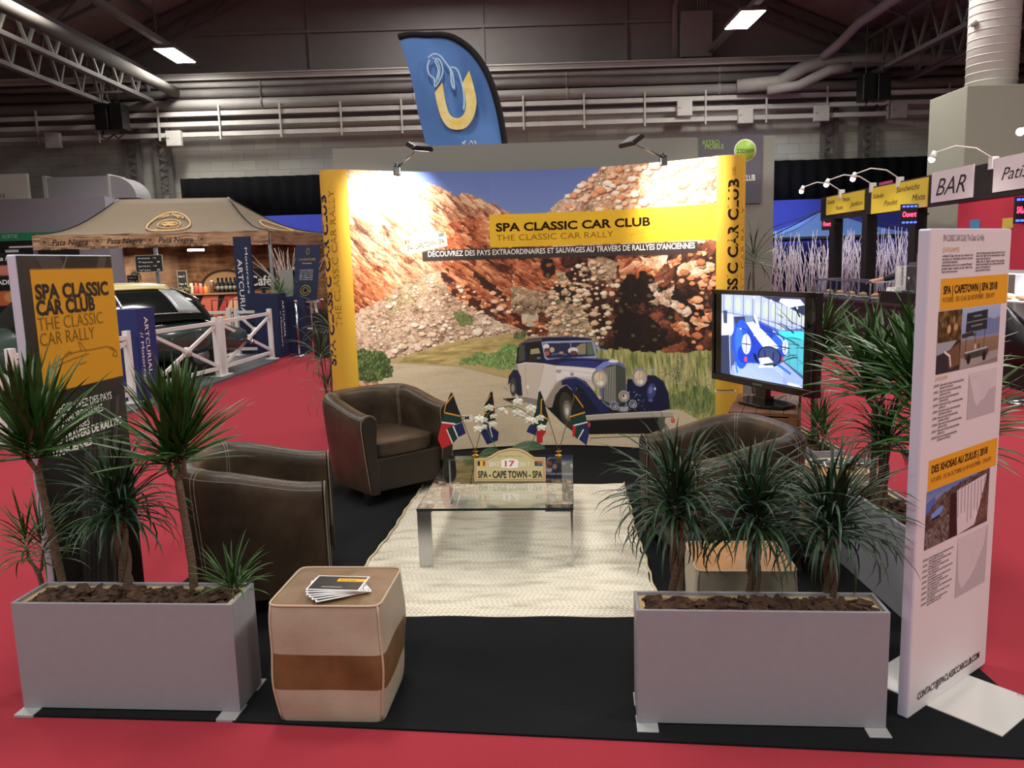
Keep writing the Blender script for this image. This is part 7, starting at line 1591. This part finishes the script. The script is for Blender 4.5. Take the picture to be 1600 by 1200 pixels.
b = MB()
for a_, b_, p_, q_ in ((tc1, tc2, r1, r2), (tc2, tc3, r2, r2), (tc3, tc4, r2, r1), (tc4, tc1, r1, r1)):
    b.surf(lambda u, v: tuple(roofp(a_, b_, p_, q_, u, v)), 14, 10)
b.build('canopy', tm, t, solid=.01, fixn=False)
for e, p_ in ((tc1, r1), (tc2, r2), (tc3, r2), (tc4, r1)): b = MB(); b.tube([tuple(roofp(e, e, p_, p_, 0, j/10)+Vector((0, 0, .01))) for j in range(11)], .014, 5); b.build('edge_seam', blkm, t)
W_ = Art(0, 460, 0, 27, 1.0)
W_.put(np.ones(W_.X.shape), ramp(fbm(W_.X/30, W_.Y/2.2, 1), [(.2, '5c4030'), (.45, 'a07c5e'), (.7, 'c09a7a'), (1, 'd0ac8c')])); W_.put(np.clip(1-W_.Y/6, 0, 1)*(fbm(W_.X/6, W_.Y/6, 2) > .45), '3a2618', .8)
for x in (22, 122, 224, 326, 420):
    W_.ell((x, 14), 9, 8, '7c5c44'); W_.ell((x, 14), 7.5, 6.6, 'a07c60'); W_.ell((x, 14), 4, 3.2, '6a4a34')
fd = (tc2-tc1); FL = fd.length; fd = fd.normalized(); fn = Vector((fd.y, -fd.x, 0))
W_.mesh('valance', print_mat('canvas_print', .8), t, lambda X, Y: (X/460*FL*fd.x + fn.x*.01, X/460*FL*fd.y + fn.y*.01, EZ-.27+Y/100+.006*np.sin(X/9)))
sdv = (tc3-tc2); SL = sdv.length; sdv = sdv.normalized(); W2 = Art(0, 260, 0, 27, 1.3); W2.put(np.ones(W2.X.shape), ramp(fbm(W2.X/30, W2.Y/2.2, 2), [(.2, '4a3426'), (.45, '84664c'), (1, 'a8886a')])); cc = tc2-tb
W2.mesh('valance', print_mat('canvas_print', .8), t, lambda X, Y: (cc.x + X/260*SL*sdv.x+.01, cc.y + X/260*SL*sdv.y, EZ-.27+Y/100))
def mpt(u, v, o): p = fd*(u/460*FL) + fn*(.012+o); return (p.x, p.y, EZ-.27+v/100)
tk = mat('burnt_ink', '#1f1410', .7)
for x in (36, 140, 240): text(t, 'Pata Negra', tk, (x, 8.5), (x+68, 8.5), 11, mpt, .008, .3)
lg = mat('logo_tan', '#d9b27c', .7)
def mpr(cu, cv):
    def f(u, v, o): p = roofp(tc1, tc2, r1, r2, cu+u/100/FL, cv+v/100/1.75); return tuple(p + Vector((0, -.02-o, .03)))
    return f
f_ = mpr(.535, .46)
b = MB()
for rx, rz_, th in ((52, 46, .018), (28, 20, .012)): b.tube([f_(rx*math.cos(a*PI/24), rz_*math.sin(a*PI/24), 0) for a in range(49)], th, 5)
b.tube([f_(-20, 0, 0), f_(-12, 9, 0), f_(0, 8, 0), f_(12, 9, 0), f_(20, 3, 0), f_(18, -2, 0), f_(8, -4, 0), f_(-8, -4, 0), f_(-20, 0, 0)], .018, 5); b.tube([f_(-9, 2, 0), f_(11, 2, 0)], .05, 6)
for x in (-10, -5, 6, 11): b.tube([f_(x, -4, 0), f_(x-1, -12, 0)], .012, 5)
b.build('round_logo', lg, t)
text(t, 'Pata Negra', lg, (-34, 24), (34, 24), 12, lambda u, v, o: f_(u, v + 10 - abs(u)**2/110, o), .01, .2, off=.01)
text(t, 'SALAMANCA', lg, (-26, -36), (26, -36), 6, lambda u, v, o: f_(u, v + abs(u)**2/70 - 2, o), .01, off=.01)
f2 = lambda u, v: tuple(roofp(tc2, tc3, r2, r2, u, v)+Vector((.02, -.02, .03)))
b = MB(); b.tube([f2(.5+.3*math.cos(a*PI/12)*.8, .34+.2*math.sin(a*PI/12)) for a in range(25)], .018, 5); b.build('round_logo', lg, t)
for p_ in (tc1, tc2, tc3, tc4, tc1.lerp(tc2, .5)): q = p_-tb; b = MB(); b.bx(q.x-.03, q.x+.03, q.y+.03, q.y+.09, 0, EZ-.05); b.build('pole', alu, t)
# back cloth inside, printed brown
K = Art(0, 440, 0, 210, 2.0); K.put(np.ones(K.X.shape), ramp(fbm(K.X/18, K.Y/26, 1)*.6+.4*fbm(K.X/60, K.Y/2.6, 2), [(.2, '2c1c12'), (.45, '6e4a30'), (.7, '9a7450'), (1, 'c09a72')]))
K.ell((205, 118), 52, 38, '2a1a10', 0); K.ell((205, 118), 47, 33, 'a8845c'); K.ell((205, 102), 36, 17, '2a1a10'); K.poly([(0, 60), (110, 60), (110, 210), (0, 210)], '8a7a68', .4)
kb = tc4.lerp(tc3, .02)-tb
K.mesh('back_cloth', print_mat('canvas_print', .8), t, lambda X, Y: (kb.x+fd.x*X/100, kb.y-.2+fd.y*X/100, Y/100+.02))
text(t, 'Pata Negra', tk, (172, 118), (240, 118), 13, lambda u, v, o: (kb.x+fd.x*u/100, kb.y-.2-o+fd.y*u/100, v/100+.02), .01, .3, off=.01)
b = MB(); b.bx(2.55, 2.85, .9, 1.0, 1.96, 2.0); b.build('tent_lamp', mat('tent_lamp_glow', '#fff0dc', .4, emit=14), t)
area_light((tb.x+2.7, tb.y+1.2, 1.93), 1.6, .6, 34, (1, .88, .74), name='tent_light'); area_light((tb.x+1.0, tb.y+1.5, 1.95), 1, .6, 20, (1, .85, .7), name='tent_light')
# counter with printed front
t = thing('tent_counter', 'food counter under the tent with printed ham and cheese pictures', 'counter', (-7.389,16.9,1.175)[:2]+(0,), math.atan2(fd.y, fd.x))
b = MB(); b.bx(0, 3.1, 0, .6, 0, 1.06); b.build('body', bk, t); b = MB(); b.bx(-.03, 3.13, -.04, .62, 1.06, 1.09); b.build('worktop', mat('light_wood_top', '#8a6c4c', .5), t)
J = Art(0, 310, 12, 105, 1.2); J.put(np.ones(J.X.shape), '1c1412')
r = random.Random(8); cols_ = ['a8443c', '7c2c2c', 'c9a27c', 'd0b08c', 'b8c0a0', 'c06850', '8c3c34']
for i in range(8):
    x = i*44; J.poly([(x-30, 14), (x, 60), (x+26, 60), (x+60, 14)], cols_[(i*3) % 7]); J.poly([(x-12, 60), (x+10, 104), (x+40, 104), (x+34, 60)], cols_[(i*2+1) % 7])
    for k in range(4): J.line([(x-20+k*8, 20), (x+6+k*8, 58)], 1.4, r.choice(['e8c8a8', '6a2420', 'dcb494']), .6)
J.poly([(118, 12), (150, 92), (172, 104), (196, 92), (236, 12)], 'cfa680'); J.poly([(40, 40), (74, 100), (88, 100), (60, 36)], 'b9c2a4'); J.ell((84, 52), 20, 26, '8c2f2c'); J.ell((84, 52), 15, 20, 'b2504a'); J.ell((270, 50), 22, 24, '8c2f2c')
J.mesh('front_print', print_mat('canvas_print', .8), t, lambda X, Y: (X/100, X*0-.004, Y/100))
def on_counter(dx, dy=.25): o = t0.matrix_basis @ Vector((dx, dy, 1.09)); return tuple(o)
t0 = t; bpy.context.view_layer.update()
bm_ = mat('dark_bottle_glass', '#15181a', .15)
proto = thing('wine_bottle', 'dark wine bottle in the row standing on the tent counter', 'bottle', on_counter(1.25, .2), 0, 'dark bottles on the tent counter')
b = MB(); b.lathe([(.035, 0), (.037, .01), (.037, .19), (.014, .24), (.013, .31), (.016, .315)], (0, 0, 0), 14); b.build('bottle_body', bm_, proto)
b = MB(); b.lathe([(.0375, .06), (.0375, .14)], (0, 0, 0), 14); b.build('paper_label', mat('bottle_label', '#6a6a62', .6), proto)
for i in range(1, 18):
    o = copy_tree(proto); o.location = on_counter(1.25+(i % 9)*.085, .2+(i//9)*.12)
for k, (dx, h_, c_, nm, lb) in enumerate(((.80, .20, '#a8483c', 'jar', 'red jar standing left of the dark bottles on the tent counter'), (.89, .18, '#c05a4a', 'jar', 'second red jar left of the dark bottles'), (.99, .15, '#d07a3c', 'jar', 'orange jar left of the dark bottles'), (1.12, .24, '#5a3824', 'oil_bottle', 'brown bottle at the left end of the dark bottle row'),
      (.10, .16, '#8a8a50', 'jar', 'olive green jar at the left of the tent counter'), (.70, .2, '#c9b89c', 'carton', 'pale carton in the middle of the tent counter'))):
    t = thing(nm, lb, nm.replace('_', ' '), on_counter(dx)); b = MB(); b.lathe([(.04, 0), (.045, .01), (.045, h_*.8), (.03, h_*.9), (.03, h_)], (0, 0, 0), 14); b.build('body', mat('jar'+c_, c_, .3), t); b = MB(); b.lathe([(.033, h_), (.033, h_+.02)], (0, 0, 0), 12); b.build('lid', whp if k % 2 else gold, t)
t = thing('ham_display', 'heap of greenish garnish and ham on the tent counter', 'food display', on_counter(.40)); b = MB(); q = random.Random(3)
for i in range(40): b.ball((q.uniform(-.28, .28), q.uniform(-.08, .08), q.uniform(.02, .16)*(1-abs(q.uniform(-.5, .5)))), q.uniform(.025, .05), 5)
b.build('garnish', mat('garnish', '#6c6844', .8, noise=(30, .5)), t)
chalk = mat('chalk_board', '#1d1f20', .8)
def board(lb, c, w_, h_, rows, stand=None):
    t = thing('menu_board', lb, 'menu board', c, 0, 'black menu boards'); b = MB(); b.bx(-w_/2, w_/2, 0, .02, 0, h_); b.build('board', chalk, t)
    b = MB()
    for a in ((-w_/2-.015, w_/2+.015, -.015, 0), (-w_/2-.015, w_/2+.015, h_, h_+.015), (-w_/2-.015, -w_/2, 0, h_), (w_/2, w_/2+.015, 0, h_)): b.bx(a[0], a[1], -.004, .024, a[2], a[3])
    b.build('frame', mat('board_frame', '#8a8474', .6), t)
    for k in range(rows): text(t, ('Assiette  12', 'Tapas  8', 'Jambon  10', 'Vin  5', 'Fromage 9')[k % 5], wht, (-w_*42, h_*100*(1-(k+.8)/rows)), (w_*42*(1 if k % 2 else .7), h_*100*(1-(k+.8)/rows)), min(4, h_*38/rows), lambda u, v, o: (u/100, -o, v/100), off=.004)
    return t
board('large framed black menu board hanging from the front tent pole', (-6.924,15.75,1.582), .50, .30, 4)
board('small black menu board at the left of the tent counter', (-7.652,16.6,1.167), .22, .34, 5)
board('black menu board standing upright in the middle of the tent counter', on_counter(.50, .4), .18, .48, 3)
t = thing('cafe_sign', 'black sign reading Café beside the tent counter', 'sign', (-4.956,16.4,1.26)); b = MB(); b.bx(-.30, .30, 0, .04, -.1, .32); b.build('board', chalk, t); text(t, 'Café', wht, (-26, -2), (18, -2), 20, lambda u, v, o: (u/100, -o, v/100), .02, off=.004)
b = MB(); b.bx(-.03, .03, 0, .04, -1.15, -.1); b.build('stand', bk, t)
for k, x in enumerate((7, 7.35, 7.7)):
    t = thing('bar_stool', ('left', 'middle', 'right')[k]+' black wire stool before the tent counter', 'stool', (-5.75+k*.42, 15.9, 0), 0, 'black wire stools')
    for sx in (-1, 1):
        for sy in (-1, 1): b = MB(); b.tube([(sx*.17, sy*.17, 0), (sx*.15, sy*.15, .72)], .012, 6); b.build('leg', bk, t)
    b = MB(); b.bx(-.17, .17, -.17, .17, .72, .75); b.build('seat', bk, t); b = MB(); b.tube([(-.15, .16, .75), (-.15, .18, .98), (.15, .18, .98), (.15, .16, .75)], .012, 6); b.build('back_frame', bk, t)
# flowers and palms on the farther totem, easel, stanchion
t = thing('stick_arrangement', 'pale planter with white sticks and green leaves behind the farther totem', 'plant', (-4.0, 14.9, 0))
b = MB(); b.bx(-.26, .26, -.1, .26, 0, 1.05); b.build('pedestal', navyd, t)
b = MB(); q = random.Random(5)
for i in range(46): a = q.gauss(0, .33); x = q.uniform(-.2, .2); b.tube([(x, .1, 1.0), (x+a*.5, .1, 1.4), (x+a, .1, 1.95*q.uniform(.85, 1))], [.008, .007, .003], 4)
tag(b.build('white_sticks', mat('stick_pinkish', '#b9a8a0', .8), t), kind='stuff'); crown(t, (-.2, 0, 1.05), 30, .40, .8, 1.4, 5, mat('light_leaf', '#5c8a4a', .5), .03, .1, .1, 1.4); crown(t, (.25, 0, 1.1), 26, .42, .8, 1.2, 6, mat('light_leaf', '#5c8a4a', .5), .03, .1, .3, 1.4)
for k in range(2): b = MB(); b.box((-.05+.25*k, .0, 1.28+.05*k), (.28, .02, .5), m=0); b.build('display_card', mat('card'+str(k), ('#8f948c', '#c9cac4')[k], .6), t)
t = thing('easel', 'white easel holding a dark blue notice board left of the photo wall', 'easel', (-3.72, 14.9, 0))
for a_, c_ in (((-.22, 0, 0), (-.03, .05, 1.6)), ((.26, 0, 0), (.05, .05, 1.6)), ((0, .45, 0), (0, .1, 1.6))): b = MB(); b.beam(a_, c_, .035, .03); b.build('leg', fen, t)
b = MB(); b.beam((-.25, -.02, .95), (.25, -.02, .95), .03, .04); b.build('ledge', fen, t); b = MB(); b.beam((-.2, 0, .45), (.22, 0, .45), .03, .03); b.build('cross_bar', fen, t)
t = thing('notice_board', 'dark blue notice board with gold emblem leaning on the easel', 'notice board', (-3.74, 14.82, .97))
ti = lambda x, z, o: (x+z*.12, .05*z+o, z)
b = MB(); b.prism([(-.22, 0), (.22, 0), (.22, 1.0), (-.22, 1.0)], 0, .02, ti); b.build('board', navyd, t)
f3 = lambda u, v, o: ti(u/100, v/100, -o)
text(t, "L'AVENTURE", mat('gold_ink', '#a89a3c', .5), (-15, 72), (15, 72), 4, f3, .01, off=.004); text(t, 'Partenaires', wht, (-8, 66), (8, 66), 2.4, f3, off=.004)
for k in range(6): text(t, ('Commissaires', 'Voitures de collection', 'Conseil et vente', 'Expertise', 'Catalogues', 'Sur rendez vous')[k], wht, (-12, 54-k*3.4), (12, 54-k*3.4), 2, f3, off=.004)
b = MB(); b.tube([f3(9*math.cos(a*PI/12), 18+9*math.sin(a*PI/12), .006) for a in range(25)], .008, 5); b.tube([f3(5*math.cos(a*PI/6), 18+5*math.sin(a*PI/6), .006) for a in range(13)], .008, 5); b.tube([f3(2.5*math.cos(a*PI/6), 88+6*math.sin(a*PI/6), .006) for a in range(13)], .005, 5); b.build('emblem', mat('gold_ink', '#a89a3c', .5), t)
t = thing('rope_post', 'chrome rope post standing on the red floor beside the farther totem', 'post', (-3.797,14.407,0.0))
b = MB(); b.tube([(0, 0, .02), (0, 0, .95)], .022, 10); b.ball((0, 0, .97), .035, 8); b.build('post', chrome, t); b = MB(); b.lathe([(.17, 0), (.17, .015), (.03, .04)], (0, 0, 0), 24); b.build('base', chrome, t)
tall('feathery palm behind the left end of the photo wall', (-1.66, 7.25, 0), [[(0, 0, 0), (-.02, 0, .45)], [(0, 0, 0), (.03, .05, 1.0)], [(0, 0, 0), (-.06, .0, .75)]], 61, .38, 30, .016, 'palms behind the photo wall', None, 2.0, -.2, .014)
tall('feathery palm behind the right end of the photo wall', (2.02, 6.55, 0), [[(0, 0, 0), (-.05, 0, 1.5)], [(0, 0, 0), (-.08, .05, 1.1)]], 62, .34, 30, .016, 'palms behind the photo wall', None, 1.6, -.2, .014)
t = thing('tap_stand', 'small chrome tap on a black stand left of the photo wall', 'tap', (-3.283,14.0,0.789)[:2]+(0,)); b = MB(); b.bx(-.12, .12, -.1, .1, 0, .78); b.build('stand', bk, t); b = MB(); b.tube([(0, 0, .78), (0, 0, .98), (.04, 0, 1.02), (.08, 0, .98)], .02, 8); b.build('tap', chrome, t)
# exit sign, duct, poster at the far left
t = thing('exit_sign', 'green sign reading SORTIE at the far left edge', 'sign', (-11.6, 19.0, 0)); b = MB(); b.bx(-1.5, 1.6, 0, .1, 2.38, 2.56); b.build('green_board', mat('exit_green', '#1f6a48', .6, emit=.15), t)
q = [(-11.678,18.98,2.444),(-11.322,18.98,2.448)]
text(t, 'SORTIE', mat('exit_pale', '#a8c4b0', .6), ((q[0][0]+11.6)*100, q[0][2]*100), ((q[1][0]+11.6)*100, q[0][2]*100), 9, lambda u, v, o: (u/100, -o, v/100), .006, off=.006)
b = MB(); b.bx(-1.5, 1.6, .02, .12, 1.1, 2.38); b.build('dark_door_front', bk, t); b = MB(); b.bx(.05, .6, 0, .02, 2.22, 2.26); b.bx(-.05, .25, 0, .02, 2.12, 2.18); b.build('pale_strip', whp, t)
lobby = mat('lobby_grey', '#8a8790', .7)
b = MB(); b.bx(-15.5, -9.3, 19.15, 20.9, 0, 3.34); tag(b.build('lobby_block', lobby), 'plain grey lobby block above the exit sign at the far left', 'lobby')
t = thing('air_duct', 'grey square air duct with a curved elbow on top of the lobby block', 'duct', (-10.9, 20.0, 3.34)); dz = mat('galvanised', '#a19ea2', .45, metal=.3)
b = MB(); b.bx(0, 1.45, -.3, .5, 0, .52); b.build('straight_section', dz, t)
b = MB(); b.prism([(1.5, 0)] + [(1.5+.6*math.sin(a*PI/16), .0+.52*math.cos(a*PI/16)) for a in range(9)], -.3, .5, lambda x, z, o: (x, o, z)); b.build('elbow', dz, t)
b = MB(); b.bx(1.45, 1.5, -.33, .53, -.0, .56); b.bx(-.08, 0, -.33, .53, 0, .56); b.build('flange', tray, t)
t = thing('number_board', 'white wall board numbered 003 at the far left edge', 'board', (-13.2, 19.6, 3.34)); b = MB(); b.bx(0, 1.9, 0, .1, 0, .62); b.build('panel', mat('panel_white', '#c9c7bd', .6), t)
q = [(-12.096,19.58,3.414),(-11.869,19.58,3.415)]; text(t, '003', dink, ((q[0][0]+13.2)*100, (q[0][2]-3.34)*100), ((q[1][0]+13.2)*100, (q[0][2]-3.34)*100), 10, lambda u, v, o: (u/100, -o, v/100), off=.006)
t = thing('food_poster', 'dark food poster with red meat pictures at the far left edge', 'poster', ((-9.889,15.2,1.132)[0], 15.2, .4)); PA_ = Art(0, 90, 0, 160, 1.2)
PA_.put(np.ones(PA_.X.shape), '17181b'); PA_.poly([(0, 118), (90, 118), (90, 138), (0, 138)], 'a85a48'); PA_.poly([(0, 60), (90, 66), (90, 92), (0, 88)], 'b8603c'); PA_.ell((60, 78), 16, 10, 'd08a58'); PA_.ell((50, 128), 22, 8, 'c87a68'); PA_.poly([(0, 0), (90, 0), (90, 44), (0, 40)], '8c3430')
PA_.mesh('poster_print', print_mat('canvas_print', .8), t, lambda X, Y: (X/100, X*0, Y/100)); b = MB(); b.bx(0, .9, .003, .03, 0, 1.6); b.build('backing', bk, t); mp_ = lambda u, v, o: (u/100, -o, v/100)
text(t, 'Pata Negra', wht, (30, 146), (86, 146), 8, mp_, .01, .3, off=.004); text(t, 'BOCADILLOS', wht, (8, 102), (88, 102), 9, mp_, .02, off=.004)
